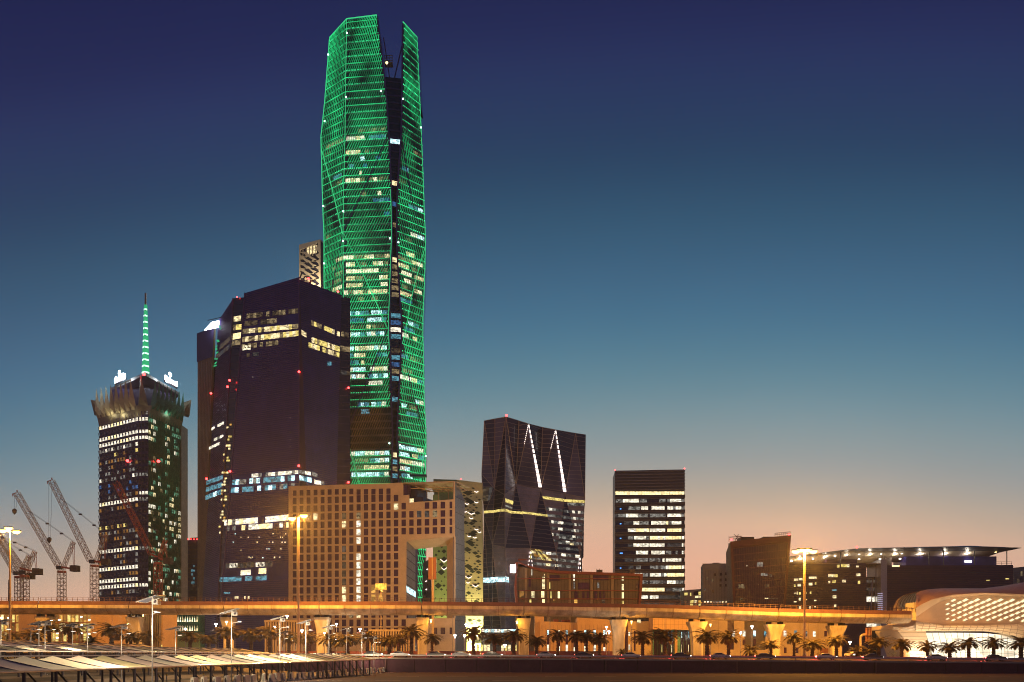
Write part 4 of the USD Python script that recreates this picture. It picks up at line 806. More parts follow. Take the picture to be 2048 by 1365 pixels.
# right-hand side wall, slightly kinked
EDGE = [(962, 915), (985, 923), (1008, 931), (1038, 928), (1200, 931), (1330, 933)]
mb = MB(); pv = None
for t in np.linspace(0, 1, 25):
    a = HF.pt(1, t) + [.05, 0, 0]; y = HY - (a[2] - H) * S / 379; b = np.array([PX(interp(y, EDGE), 379), 379, a[2]])
    if pv is not None: mb.hexa([pv[0], pv[1], pv[1] + [-.8, 1.2, 0], pv[0] + [-.8, .5, 0], a, b, b + [-.8, 1.2, 0], a + [-.8, .5, 0]])
    pv = (a, b)
part(ht, 'side_wall', mb, 'side_cladding')
for k in range(12):
    t = k / 12; z = t * H_; a = HF.pt(1, t) + [.1, -.05, 0]; b = np.array([PX(interp(HY - (a[2] - H) * S / 379, EDGE), 379), 379 - .15, a[2]])
    part(ht, 'side_joint', MB().bar(a, b, .06), 'dark_joint')
# parapet clutter
RNG.seed(8)
for k in range(6):
    u = RNG.uniform(.02, .3); part(ht, 'roof_plant', HF.b(u, 1.001, u + RNG.uniform(.01, .03), 1.001 + RNG.uniform(.006, .02), -8, -4), 'dark_metal')

# ------------------------------------------------------------------ perforated cream and green building
gb = thing('perforated_building', 'cream and green perforated building with diamond openings and white chevron lights', 'building', (-35, 455, 0))
def perforated(F, mt, n, name, seed, sizes=(1.0, 2.4), chev=.22, top=.97, keep=None, cell=3.4):
    RNG.seed(seed); part(gb, name, F.sheet(4, 12), mt)
    rows = int(F.h / (cell * .62)); cols = max(2, int(F.w / cell))
    for r in range(rows):
        for c in range(cols + 1):
            x = (c + (.5 if r % 2 else 0)) * cell + RNG.uniform(-.3, .3); y = (r + .5) * cell * .62 + RNG.uniform(-.2, .2)
            if RNG.random() > n * (1 if .08 < y / F.h < .95 else .4): continue
            s = RNG.choice([sizes[0] * .6, sizes[0], sizes[0], sizes[1] * (.7 if r % 3 else 1)]); a, b = s * .72, s * .5
            if x - a < .25 or x + a > F.w - .25 or y - b < .2 or y + b > F.h * top: continue
            if keep and not keep(x / F.w, y / F.h): continue
            def q(dx, dy, o): return F.pt((x + dx) / F.w, (y + dy) / F.h, o)
            pr = part(gb, 'diamond_opening', MB().add([q(-a, 0, .03), q(0, -b, .03), q(a, 0, .03), q(0, b, .03)], [[0, 1, 2], [0, 2, 3]]), 'opening_dark')
            if s > sizes[0] * .9 and RNG.random() < chev:
                t = .24; m_ = MB()
                m_.hexa([q(-a, 0, .05), q(0, -b, .05), q(0, -b, .3), q(-a, 0, .3), q(-a, t, .05), q(0, -b + t * 1.2, .05), q(0, -b + t * 1.2, .3), q(-a, t, .3)])
                m_.hexa([q(0, -b, .05), q(a, 0, .05), q(a, 0, .3), q(0, -b, .3), q(0, -b + t * 1.2, .05), q(a, t, .05), q(a, t, .3), q(0, -b + t * 1.2, .3)])
                part(pr, 'chevron_light', m_, 'led_pink')
G1 = Face([PX(937, 450), 450, 0], [PX(967, 446), 446, 0], P(964.5, 966, 446), P(914, 960, 450)); perforated(G1, 'cream_panel', .74, 'facade', 41, sizes=(.95, 2.6), chev=.15, cell=2.2)
G2 = Face([PX(928, 452), 454, 0], [PX(937, 450), 450.2, 0], P(931, 1010, 450.2), P(928, 1010, 454)); perforated(G2, 'green_panel', .5, 'facade', 42, chev=.2)
G0 = Face([PX(866, 470), 470, PZ(985, 470)], [PX(914, 451), 451, PZ(985, 451)], P(914, 960, 451), P(867, 958.5, 470)); perforated(G0, 'green_panel', .7, 'facade', 43, chev=.6)
G3 = Face([PX(866, 468), 468, 0], [PX(905, 462), 462, 0], P(905, 990, 462), P(866, 990, 468)); perforated(G3, 'green_panel', .66, 'facade', 44, sizes=(1.4, 3.2), chev=.12, cell=3.6, top=.8)
G4 = Face([PX(842, 500), 500, 0], [PX(866, 492), 492, 0], P(860, 1118, 492), P(846, 1126, 500)); perforated(G4, 'olive_metal', .8, 'facade', 45, chev=.35)
part(gb, 'rear_wall', MB().loft([[(PX(870, 470), 471, z), (PX(905, 462), 464, z), (PX(928, 454), 455.5, z), (PX(937, 450), 451.2, z), (PX(964, 446), 447.5, z), (PX(960, 480), 480, z), (PX(880, 490), 490, z)] for z in (0, PZ(1015, 456))]), 'green_panel')
part(gb, 'rear_wall', MB().loft([[(PX(868, 470), 471, PZ(1014, 456)), (PX(912, 451), 452, PZ(1014, 456)), (PX(962, 446), 447.2, PZ(1014, 456)), (PX(960, 480), 480, PZ(1014, 456)), (PX(880, 490), 490, PZ(1014, 456))], [P(868, 961, 471), P(913, 962, 452), P(962, 968, 447.2), P(960, 968, 480), P(880, 968, 490)]]), 'green_panel')
beacon(922, 959, 450, '', gb, .3)
for px in (940, 952, 962): light(gb, (PX(px, 440), 440.5, 9), (1, .86, .40), 16000, .5)

# ------------------------------------------------------------------ faceted crystal tower
kt = thing('crystal_tower', 'dark glass tower with folded triangular facets and two slanted white light lines', 'tower', (10, 470, 0))
def q(px, py, d): return P(px, py, d)
def dep(px, o=0): return (474 - (px - 966) / 44 * 6 if px < 1010 else 468 + (px - 1010) / 160 * 34) + o
def pt(px, py, o=0): d = dep(px, o); return P(px, py, d)
T0, T1, T2, T3, T4 = pt(968.7, 842), pt(1012, 834), pt(1057, 848, -4), pt(1111, 860, -4), pt(1171, 870)
T15, T25, T35 = pt(1038, 842, 1.5), pt(1085, 855, 1.5), pt(1151, 867, 1.5)
M0, M05, M1 = pt(963.5, 949), pt(989, 978, 3), pt(1009.5, 990, -1.0)
M2, M3, M4, M5 = pt(1032, 970, 6), pt(1081, 979, 6), pt(1130, 988, 6), pt(1169.5, 996)
T05 = pt(990, 838, 1)
K0, K05, K1 = pt(968, 1031), pt(985, 1090, -2), pt(1010, 1095, -1.0)
L1, L2, L3, L4, L5 = pt(1010, 1097), pt(1061, 1097, -4.5), pt(1113, 1105, -4.5), pt(1160, 1110, -3), pt(1163, 1098)
Z = lambda p, px, o=0: np.array([PX(px, dep(px, o)), dep(px, o), 0])
B0, B05, B1_, B2_, B3_, B4_, B5_ = Z(0, 963.5), Z(0, 986, 2), Z(0, 1010, -1), Z(0, 1036, 3), Z(0, 1085, 3), Z(0, 1135, 3), Z(0, 1164)
TRI = [(T0, M0, M05), (T0, M05, T05), (T05, M05, T1), (T1, M05, M1), (M0, K0, M05), (M05, K0, K05), (M05, K05, M1), (M1, K05, K1), (K0, B0, B05), (K0, B05, K05), (K05, B05, B1_), (K05, B1_, K1),
       (T1, M1, M2), (T1, M2, T15), (T15, M2, T2), (T2, M2, M3), (T2, M3, T25), (T25, M3, T3), (T3, M3, M4), (T3, M4, T35), (T35, M4, M5), (T35, M5, T4),
       (M1, L1, M2), (M2, L1, L2), (M2, L2, M3), (M3, L2, L3), (M3, L3, M4), (M4, L3, L4), (M4, L4, M5), (M5, L4, L5),
       (L1, B1_, B2_), (L1, B2_, L2), (L2, B2_, B3_), (L2, B3_, L3), (L3, B3_, B4_), (L3, B4_, L4), (L4, B4_, B5_), (L4, B5_, L5)]
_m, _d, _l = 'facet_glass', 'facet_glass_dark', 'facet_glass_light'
KW = [_m, _d, _m, _d, _d, _m, _d, _m, _d, _m, _d, _l, _m, _d, _d, _m, _d, _d, _m, _d, _m, _d, _l, _d, _l, _d, _l, _d, _l, _d, _l, _l, _m, _l, _m, _l, _m, _m]  # light and shade of the folds put into the glass tint, facet by facet
def zcut(tri, z):
    s = []
    for a, b in ((0, 1), (1, 2), (2, 0)):
        p, r = tri[a], tri[b]
        if (p[2] - z) * (r[2] - z) < 0: s.append(p + (r - p) * (z - p[2]) / (r[2] - p[2]))
    return s if len(s) == 2 else None
zg = np.arange(2, PZ(834, 468), 2.35)
for i, t in enumerate(TRI):
    n = np.cross(t[1] - t[0], t[2] - t[0]); n /= np.linalg.norm(n); n = n if n[1] < 0 else -n
    b = [p - n * .4 for p in t]
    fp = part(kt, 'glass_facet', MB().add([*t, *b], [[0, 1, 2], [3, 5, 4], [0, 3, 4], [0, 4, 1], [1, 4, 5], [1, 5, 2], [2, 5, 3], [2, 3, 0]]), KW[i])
    mb = MB()
    for z in zg:
        s = zcut(t, z)
        if s is not None: mb.bar(s[0] + n * .12, s[1] + n * .12, .11, 3)
    if mb.v: part(fp, 'louvre_lines', mb, 'facet_louvre', kind='stuff')
    e = MB()
    for a_, b_ in ((0, 1), (1, 2), (2, 0)): e.bar(t[a_] + n * .1, t[b_] + n * .1, .17, 3)
    part(fp, 'edge_trim', e, 'facet_louvre')
def storey(z0, z1, which, mt, nb=4, name='window'):
    for i in which:
        t = TRI[i]; n = np.cross(t[1] - t[0], t[2] - t[0]); n /= np.linalg.norm(n); n = n if n[1] < 0 else -n
        a, b = zcut(t, z0), zcut(t, z1)
        if a is None or b is None: continue
        a.sort(key=lambda p: p[0]); b.sort(key=lambda p: p[0])
        for k in range(nb):
            L = lambda s, t_: s[0] + (s[1] - s[0]) * t_
            qd = [L(a, k / nb), L(a, (k + 1) / nb - .02), L(b, (k + 1) / nb - .02), L(b, k / nb)]
            part(kt, name, MB().hexa([qd[0], qd[1], qd[1] + n * .3, qd[0] + n * .3, qd[3], qd[2], qd[2] + n * .3, qd[3] + n * .3]), mt if isinstance(mt, str) else pick(mt))
zA, zB = PZ(1002, 495), PZ(997, 495)
storey(zA, zB, (28, 29, 27, 26), 'room_yellow', 3); storey(PZ(1009, 495), PZ(1004, 495), (29, 28), [('room_white_dim', 1), ('room_ghost', 1)], 4)
storey(PZ(1025, 470), PZ(1020, 470), (4, 5, 6, 7, 22, 23), 'room_yellow', 3); storey(PZ(1027, 476), PZ(1023, 476), (24, 25), 'room_yellow', 2); storey(PZ(1006, 470), PZ(999, 470), (22,), 'room_yellow', 2); storey(PZ(1015, 470), PZ(1012, 470), (22,), 'room_white_dim', 2)
RNG.seed(51)
for y in (1018, 1031, 1044, 1057, 1070, 1083): storey(PZ(y + 3.5, 490), PZ(y - 1.5, 490), (27, 28, 29, 26), [('room_ghost', 8), ('room_white_dim', 3), ('room_white', 1)], 5)
for y in (1076, 1087, 1098, 1111, 1122, 1133): storey(PZ(y + 3, 492), PZ(y - 2, 492), (27, 35, 34, 33), [('room_ghost', 5), ('room_white_dim', 3), ('room_warm', 1), ('room_white', 1)], 5)
storey(PZ(1165, 470), PZ(1155, 470), (8, 9, 10, 11, 30), 'room_cool', 3); storey(PZ(1118, 474), PZ(1098, 474), (32, 33), [('room_amber_dim', 2), ('room_ghost_warm', 2), ('room_yellow', 1)], 7)
storey(PZ(1105, 470), PZ(1092, 470), (30, 31), [('room_ghost_warm', 3), ('room_ghost', 3), ('room_amber_dim', 1)], 6); storey(PZ(1000, 470), PZ(972, 470), (4, 5), [('room_ghost_warm', 1), ('room_ghost', 2)], 3)
for (a, b, c0, c1) in ((T2, M3, .02, .98), (T3, M4, .02, .98)):      # slanted light lines: dotted above, solid below
    n = np.array([0, -.7, 0]); pr = .0
    for k in range(13):
        t0 = c0 + (c1 - c0) * k / 13; t1 = c0 + (c1 - c0) * (k + (.86 if k > 5 else .7)) / 13
        p0, p1 = a + (b - a) * t0 + n, a + (b - a) * t1 + n; w = .22 + .72 * t0 ** 1.2
        part(kt, 'light_line', MB().hexa([p0 + [-w, 0, 0], p0 + [w, 0, 0], p0 + [w, .25, 0], p0 + [-w, .25, 0], p1 + [-w, 0, 0], p1 + [w, 0, 0], p1 + [w, .25, 0], p1 + [-w, .25, 0]]), 'led_pink')
for a, b, e in ((T2, M2, .32), (T3, M3, .3), (L2, B2_, .35), (L2, B3_, .35), (L4, B4_, .4), (L4, B5_, .4)):
    mb = MB()
    for k in range(10):
        t0 = .03 + e * k / 10; mb.bar(a + (b - a) * t0 + [0, -.6, 0], a + (b - a) * (t0 + e * .05) + [0, -.6, 0], .22)
    part(kt, 'dotted_light', mb, 'led_pink', kind='stuff')
part(kt, 'rear_wall', MB().loft([[p * [1, 1, 0] + [0, 0, z] for p in (B0 + [2, 10, 0], B1_ + [2, 14, 0], B3_ + [0, 12, 0], B5_ + [-1.5, 9, 0], B5_ + [-1, 30, 0], B0 + [8, 40, 0])] for z in (0, PZ(985, 480))]), 'dark_glass')
part(kt, 'roof', MB().loft([[p + [dx, dy, -dz - 2] for p, dx, dy in ((T0, 2, 9), (T1, 1, 10), (T2, 0, 13), (T3, 0, 13), (T4, -1.5, 9), (T4, -4, 32), (T0, 10, 40))] for dz in (40, 0)]), 'dark_glass')
part(kt, 'side_wall', MB().hexa([T4 * [1, 1, 0] + [-2, .5, 60], T4 * [1, 1, 0] + [-1, 1, 60], T4 * [1, 1, 0] + [-1, 30, 60], T4 * [1, 1, 0] + [-2, 30, 60], T4 + [-.6, .5, -1], T4 + [-.2, 1, -1], T4 + [-.5, 30, -1], T4 + [-2, 30, -1]]), 'dark_glass')
beacon(1013, 831, 468, '', kt, .6)
# ground storeys of the crystal tower seen below the viaduct
KB = face_px(962, 440, 1044, 440, 1256, 1256); part(kt, 'lobby_wall', KB.b(0, 0, 1, 1, -6, 0), 'dark_glass')
for k in range(12):
    part(kt, 'lobby_lights', KB.pbox(MB(), 963 + k * 6.5, 1265, 968.8 + k * 6.5, 1258.5, .02, .2), pick([('room_white', 3), ('room_cool', 1)]))
    if k not in (4, 5, 6, 10): part(kt, 'lobby_window', KB.pbox(MB(), 954 + k * 6.9, 1304, 959.4 + k * 6.9, 1290, .02, .2), pick([('room_warm', 2), ('room_yellow', 2), ('room_warm_dim', 1)]))
sg = KB.pbox(MB(), 948, 1287, 963, 1273, .3, .6); s_ = part(kt, 'lobby_sign', sg, 'green_panel'); part(s_, 'sign_plate', KB.pbox(MB(), 954, 1280, 963, 1273.6, .61, .7), 'room_warm')

# ------------------------------------------------------------------ slab tower with banded windows
sl = thing('slab_tower', 'plain rectangular slab tower with bright banded windows and a yellow lit top floor', 'tower', (90, 560, 0))
SFc = face_px(1230, 560, 1369.5, 558, 941, 938.5)
part(sl, 'core_wall', SFc.b(0.002, 0, .998, .998, -22, 0), 'slab_dark')
def sy(c): return 920 + c / 4.55
def sx_(c): return 1180 + c / 4.55
ROW = [305 + 67.45 * k for k in range(22)]
LIT = [[(232, 858, 'room_gold')], [(235, 300, 'room_white_dim'), (300, 445, 'room_white'), (450, 520, 'room_white_dim'), (630, 690, 'room_white_dim'), (703, 832, 'room_white'), (835, 857, 'room_white_dim')],
       [(345, 410, 'room_white_dim'), (410, 460, 'room_white_dim'), (465, 530, 'room_white'), (560, 680, 'room_white'), (703, 832, 'room_white'), (836, 857, 'room_white_dim')], [(232, 300, 'room_white_dim'), (300, 440, 'room_white'), (440, 530, 'room_white_dim'), (545, 690, 'room_white_dim'), (703, 832, 'room_white'), (836, 857, 'room_white_dim')],
       [(310, 390, 'room_ghost'), (395, 450, 'room_white'), (455, 535, 'room_white_dim'), (555, 690, 'room_white'), (692, 712, 'room_gold'), (715, 832, 'room_white')], [(345, 420, 'room_white'), (420, 540, 'room_gold'), (545, 685, 'room_white'), (703, 832, 'room_gold'), (836, 857, 'room_white_dim')],
       [(345, 395, 'room_white_dim'), (400, 540, 'room_white'), (545, 690, 'room_gold'), (692, 832, 'room_gold'), (836, 857, 'room_white')], [(345, 390, 'room_ghost'), (395, 535, 'room_white'), (542, 680, 'room_white'), (703, 832, 'room_ghost'), (836, 850, 'room_white')],
       [(418, 530, 'room_white'), (556, 680, 'room_white'), (690, 740, 'room_white_dim'), (780, 800, 'room_white_dim'), (836, 850, 'room_white')], [(315, 390, 'room_ghost'), (400, 530, 'room_white_dim'), (542, 640, 'room_white_dim'), (660, 680, 'room_white'), (690, 832, 'room_white')],
       [(350, 400, 'room_ghost'), (418, 465, 'room_white'), (545, 690, 'room_white_dim'), (690, 832, 'room_gold'), (836, 857, 'room_white')], [(232, 330, 'room_ghost'), (345, 530, 'room_white'), (545, 700, 'room_white'), (703, 857, 'room_gold')], [(345, 530, 'room_white_dim'), (545, 690, 'room_white_dim'), (700, 780, 'room_white'), (785, 850, 'room_white_dim')],
       [(300, 680, 'room_gold'), (690, 745, 'room_ghost'), (752, 830, 'room_white_dim'), (836, 857, 'room_white')], [(300, 530, 'room_white'), (545, 625, 'room_white'), (630, 850, 'room_ghost')], [(300, 850, 'room_ghost')], [(400, 800, 'room_white_dim')]]
RNG.seed(61)
for r, y in enumerate(ROW):
    yc = sy(y)
    part(sl, 'glass_band', SFc.pbox(MB(), 1230.4, yc + 3.6, 1369, yc - 3.6, .01, .06), 'dark_glass')
    part(sl, 'spandrel', SFc.pbox(MB(), 1229.6, yc + 11.0, 1369.8, yc + 4.4, .02, .5), 'slab_spandrel')
    for dy in (4.2, 7.6, 10.6): part(sl, 'sun_louvre', SFc.pbox(MB(), 1229.0, yc + dy + .55, 1369.9, yc + dy - .1, .5, 1.1), 'slab_louvre')
    if r < len(LIT):
        for a, b, m_ in LIT[r]:
            n = max(1, round((b - a) / 26))
            for k in range(n):
                mm = m_ if RNG.random() < .9 else {'room_white': 'room_white_dim', 'room_white_dim': 'room_ghost', 'room_gold': 'room_white', 'room_ghost': 'room_ghost'}[m_] if r else m_
                part(sl, 'window', SFc.pbox(MB(), sx_(a + (b - a) * k / n), yc + 3.4, sx_(a + (b - a) * (k + .94) / n), yc - 3.4, .07, .12), mm)
        if r in (2, 4, 6, 8, 10): part(sl, 'blue_lamp', SFc.pbox(MB(), sx_(272), yc + 2.6, sx_(297 if r == 8 else 284), yc + .4, .07, .3), 'led_blue')
for k in range(7): part(sl, 'sun_louvre', SFc.pbox(MB(), 1229.0, 944.5 + k * 6.1, 1369.9, 942.9 + k * 6.1, .02, 1.1), 'slab_louvre')
part(sl, 'screen_panel', SFc.pbox(MB(), 1230.1, 983.5, 1369.5, 941.5, .005, .02), 'slab_spandrel')
beacon(1230.5, 940, 560, '', sl, .4); beacon(1369, 937.5, 558, '', sl, .4)

# ------------------------------------------------------------------ low red-brown block with a curved roof line
rb = thing('red_brown_block', 'low red brown block with a sweeping curved roof and narrow yellow windows', 'building', (45, 335, 0))
RF = Face([PX(1029, 335), 335, 0], [PX(1283, 335), 335, 0], P(1283, 1140, 335), P(1029, 1140, 335))
RW, RH = RF.w, RF.h
def rq(px, py): u, v = RF.uv(px, py); return (u * RW, v * RH)
body = Polygon([rq(1034, 1310), rq(1031, 1210), rq(1033, 1165), rq(1036, 1133), rq(1066, 1138), rq(1116, 1147), rq(1180, 1149.5), rq(1281, 1152), rq(1276, 1310)])
v, f = RF.plate(body, -14, 0); part(rb, 'wall', (v, f), 'taupe_panel')
roof = Polygon([rq(1031, 1125), rq(1040, 1126), rq(1052, 1130.5), rq(1067, 1135), rq(1090, 1139.5), rq(1116, 1142.5), rq(1180, 1145), rq(1285, 1148.5), rq(1281, 1210), rq(1276.5, 1210), rq(1279, 1153.5), rq(1180, 1150.5), rq(1116, 1148), rq(1086, 1144.5), rq(1064, 1138.5), rq(1050, 1132), rq(1036, 1127.5), rq(1034, 1150), rq(1033, 1170), rq(1036, 1208), rq(1031, 1208), rq(1028.5, 1172), rq(1031.5, 1140)])
v, f = RF.plate(roof.buffer(0), -13, 1.4); part(rb, 'roof_frame', (v, f), 'redbrown')
for yy in (1157, 1181, 1197.5, 1214, 1230): part(rb, 'floor_edge', RF.pbox(MB(), 1035, yy + 1.8, 1278, yy, .05, .7), 'redbrown')
for cx in (1052, 1096, 1139.5, 1183, 1224.5): part(rb, 'column', RF.pbox(MB(), cx - 2.6, 1250, cx + 2.6, 1146 if cx > 1060 else 1137, .05, .45), 'taupe_light')
def rc(cx, cy, w, h): return 1020 + (cx - w / 2) / 6.203, 1100 + (cy + h / 2) / 6.203, 1020 + (cx + w / 2) / 6.203, 1100 + (cy - h / 2) / 6.203
RWIN = [(270, 280, 10, 75, 'room_white'), (415, 412, 36, 150, 'room_warm'), (426, 310, 10, 18, 'room_warm'), (147, 550, 56, 84, 'room_amber_dim'), (285, 550, 36, 92, 'room_warm'), (405, 550, 38, 90, 'room_gold'), (508, 560, 20, 82, 'room_yellow'), (606, 560, 26, 82, 'room_gold'), (492, 445, 12, 80, 'room_yellow'), (795, 345, 18, 80, 'room_white'), (796, 440, 12, 80, 'room_white_dim'), (1095, 440, 22, 66, 'room_white_dim'),
        (1400, 360, 26, 54, 'room_warm'), (1400, 466, 26, 80, 'room_warm'), (1400, 570, 26, 84, 'room_gold'), (1400, 655, 24, 40, 'room_yellow'), (255, 640, 26, 46, 'room_yellow'), (415, 638, 36, 46, 'room_gold'), (815, 640, 40, 46, 'room_amber'), (548, 630, 30, 36, 'room_amber_dim'), (1000, 640, 36, 40, 'room_ghost_warm'), (1160, 640, 40, 40, 'room_ghost_warm'),
        (915, 450, 140, 84, 'brown_glass'), (245, 400, 26, 120, 'brown_glass'), (910, 560, 26, 84, 'brown_glass'), (965, 560, 26, 84, 'brown_glass'), (1065, 560, 36, 84, 'brown_glass'), (1120, 560, 22, 84, 'brown_glass'), (1165, 560, 22, 84, 'brown_glass'), (1580, 455, 30, 70, 'brown_glass'), (820, 560, 40, 84, 'brown_glass'), (550, 350, 130, 70, 'brown_glass'), (1120, 350, 200, 56, 'brown_glass')]
for cx, cy, w, h, m_ in RWIN:
    a = rc(cx, cy, w, h); part(rb, 'window', RF.pbox(MB(), *a, .1, .28), m_)
RNG.seed(71)
for k in range(34):
    px = 1037 + k * 7.1; part(rb, 'panel_joint', RF.pbox(MB(), px - .2, 1240, px + .2, 1152, .005, .04), 'dark_joint')
for px in (1166, 1193, 1199, 1228, 1240, 1279): part(rb, 'roof_mast', MB().bar(P(px, 1147, 338), P(px, 1138, 338), .12), 'dark_metal')
for a, b in ((1096, 1114), (1194, 1204), (1258, 1268)): part(rb, 'roof_plant', MB().box(PX(a, 340), 338, PZ(1149, 340), PX(b, 340), 343, PZ(1141, 340)), 'dark_metal')
part(rb, 'roof_canopy', MB().hexa([P(1036, 1121.5, 336), P(1058, 1121, 336), P(1058, 1121, 344), P(1036, 1121.5, 344), P(1036, 1118, 336), P(1056, 1119, 336), P(1056, 1119, 344), P(1036, 1118, 344)]), 'redbrown')
fl_ = thing('floodlight', 'glaring white floodlight on the left corner of the red brown block', 'floodlight', P(1026, 1150, 333))
p = P(1026, 1150, 333)
part(fl_, 'bracket', MB().bar(p, p + [0, 0, 3.2], .12).bar(p + [0, 0, .3], p + [1.6, 1.2, .3], .1), 'grey_metal')
mb = MB(); mb.box(p[0] - 1.0, p[1] - .3, p[2] + .8, p[0] + 1.0, p[1], p[2] + 3.6); part(fl_, 'lens', mb, 'lamp_white'); mb = MB(); mb.box(p[0] - 1.2, p[1] + .02, p[2] + .6, p[0] + 1.2, p[1] + .5, p[2] + 3.8); part(fl_, 'housing', mb, 'dark_metal')
light(fl_, p + [-1.4, 4, 2.4], (1, .94, .82), 9000, .6)
# ------------------------------------------------------------------ small far blocks
wb = thing('white_block', 'small white block with lit windows between the slab tower and the grey block', 'building', (PX(1388, 520), 520, 0))
WF = face_px(1368, 520, 1406, 520, 1181, 1178); part(wb, 'wall', WF.b(0, 0, 1, 1, -12, 0), 'white_render')
for x0, x1, y0, y1, m_ in ((1369, 1375, 1191, 1186, 'room_yellow'), (1380, 1382.5, 1192, 1186, 'room_yellow'), (1387, 1396, 1191, 1183, 'brown_glass'), (1397, 1402, 1190, 1184, 'room_yellow'), (1390, 1402, 1196, 1192, 'room_warm'), (1370, 1375, 1193, 1191.5, 'brown_glass'), (1380, 1387, 1206, 1201, 'room_yellow'), (1389, 1394, 1206, 1201, 'room_warm'), (1396, 1404, 1206, 1201, 'room_amber'), (1370, 1374, 1206, 1202, 'room_warm_dim'), (1380, 1386, 1211, 1208, 'room_yellow'), (1397, 1403, 1212, 1208, 'room_yellow'), (1389, 1394, 1211, 1208, 'room_warm_dim')):
    part(wb, 'window', WF.pbox(MB(), x0, y0, x1, y1, .02, .12), m_)
for y in (1198.5, 1213): part(wb, 'floor_edge', WF.pbox(MB(), 1368, y + 1, 1406, y, .03, .5), 'white_render')
part(wb, 'roof_canopy', MB().bar(P(1340, 1203, 515), P(1368, 1199, 515), .3), 'grey_metal')
gk = thing('grey_block', 'plain grey stone block with few small windows left of the dark red glass building', 'building', (PX(1430, 480), 480, 0))
GF = face_px(1405.5, 482, 1458, 480, 1129, 1128.5); part(gk, 'wall', GF.b(0, 0, 1, 1, -16, 0), 'grey_stone')
part(gk, 'parapet', GF.pbox(MB(), 1405, 1140, 1458.5, 1127.5, .01, .3), 'grey_stone'); part(gk, 'roof_plant', MB().box(PX(1427, 486), 486, PZ(1130, 486), PX(1439, 486), 490, PZ(1126, 486)), 'grey_metal')
for k in range(9): part(gk, 'panel_joint', GF.pbox(MB(), 1411 + k * 5.4, 1215, 1411.3 + k * 5.4, 1141, .005, .04), 'dark_joint')
for x, y, m_ in ((1430, 1150, 'brown_glass'), (1442, 1149, 'brown_glass'), (1452, 1148, 'brown_glass'), (1441, 1160.5, 'brown_glass'), (1452, 1160, 'brown_glass'), (1441, 1171.5, 'brown_glass'), (1452, 1171, 'brown_glass'), (1414, 1158, 'room_ghost_warm'), (1425, 1161, 'room_ghost_warm'), (1426, 1183, 'brown_glass'), (1410, 1180, 'room_ghost')):
    part(gk, 'window', GF.pbox(MB(), x - 1.8, y + 2.8, x + 1.8, y - 2.8, .02, .1), m_)
for k in range(8): part(gk, 'lit_window', GF.pbox(MB(), 1408 + k * 6, 1206, 1411.5 + k * 6, 1202.5, .02, .1), pick([('room_warm', 2), ('room_white', 2), ('room_white_dim', 1)]))
fg = thing('far_grey_block', 'grey banded building at the far right edge behind the wide dark offices', 'building', (PX(2060, 520), 520, 0))
FF = face_px(2026, 520, 2110, 516, 1136, 1128); part(fg, 'wall', FF.b(0, 0, 1, 1, -14, 0), 'olive_metal')
for k in range(9): part(fg, 'floor_band', FF.pbox(MB(), 2026, 1141 + k * 4.6, 2110, 1139.5 + k * 4.6, .02, .5), 'slab_louvre')
part(fg, 'window', FF.pbox(MB(), 2041, 1152, 2044, 1143, .1, .6), 'room_warm_dim'); part(fg, 'window', FF.pbox(MB(), 2034, 1168, 2038, 1158, .1, .6), 'room_ghost_warm'); part(fg, 'door', FF.pbox(MB(), 2040, 1166, 2045, 1155, .1, .6), 'brown_glass')

# ------------------------------------------------------------------ dark red glass building that widens upwards
rg = thing('red_glass_building', 'dark red glass building that flares wider towards its roof, red lamps on top', 'building', (PX(1520, 430), 430, 0))
LFm = Face([PX(1473, 431), 431, 0], [PX(1561, 428), 428, 0], P(1581, 1072, 428), P(1461.5, 1085, 431))
LSd = Face([PX(1459, 446), 446, 0], [PX(1473, 431), 431, 0], P(1461.5, 1085, 431), P(1453.5, 1106, 446))
part(rg, 'glass_front', LFm.b(.0, 0, 1, 1, -.4, 0), 'red_glass'); part(rg, 'side_wall', LSd.b(0, 0, 1, 1, -.4, 0), 'grey_panel')
for u0, u1 in ((-.005, .035), (.965, 1.005)): part(rg, 'frame', LFm.b(u0, 0, u1, 1, .02, .8), 'red_frame')
part(rg, 'frame', LFm.b(-.005, .955, 1.005, 1.004, .03, .85), 'red_frame')
mb = MB()
for k in range(22): u = .05 + k * .042; LFm.box(mb, u, 0, u + .003, .955, .02, .25)
part(rg, 'mullion_grid', mb, 'red_frame', kind='stuff')
for k in range(9): _, v = LFm.uv(1515, 1092 + k * 14.2); part(rg, 'floor_line', LFm.b(.035, v - .003, .965, v + .003, .02, .12), 'red_frame')
part(rg, 'rear_wall', MB().loft([[(PX(1474, 431), 432, 0), (PX(1560, 428), 429, 0), (PX(1560, 450), 455, 0), (PX(1462, 450), 455, 0)], [P(1463, 1087, 432), P(1579, 1074, 429), P(1575, 1074, 455), P(1456, 1087, 455)]]), 'brown_glass')
def lc(cx, cy, w, h): return 1380 + (cx - w / 2) / 4.706, 1040 + (cy + h / 2) / 4.706, 1380 + (cx + w / 2) / 4.706, 1040 + (cy - h / 2) / 4.706
RNG.seed(81)
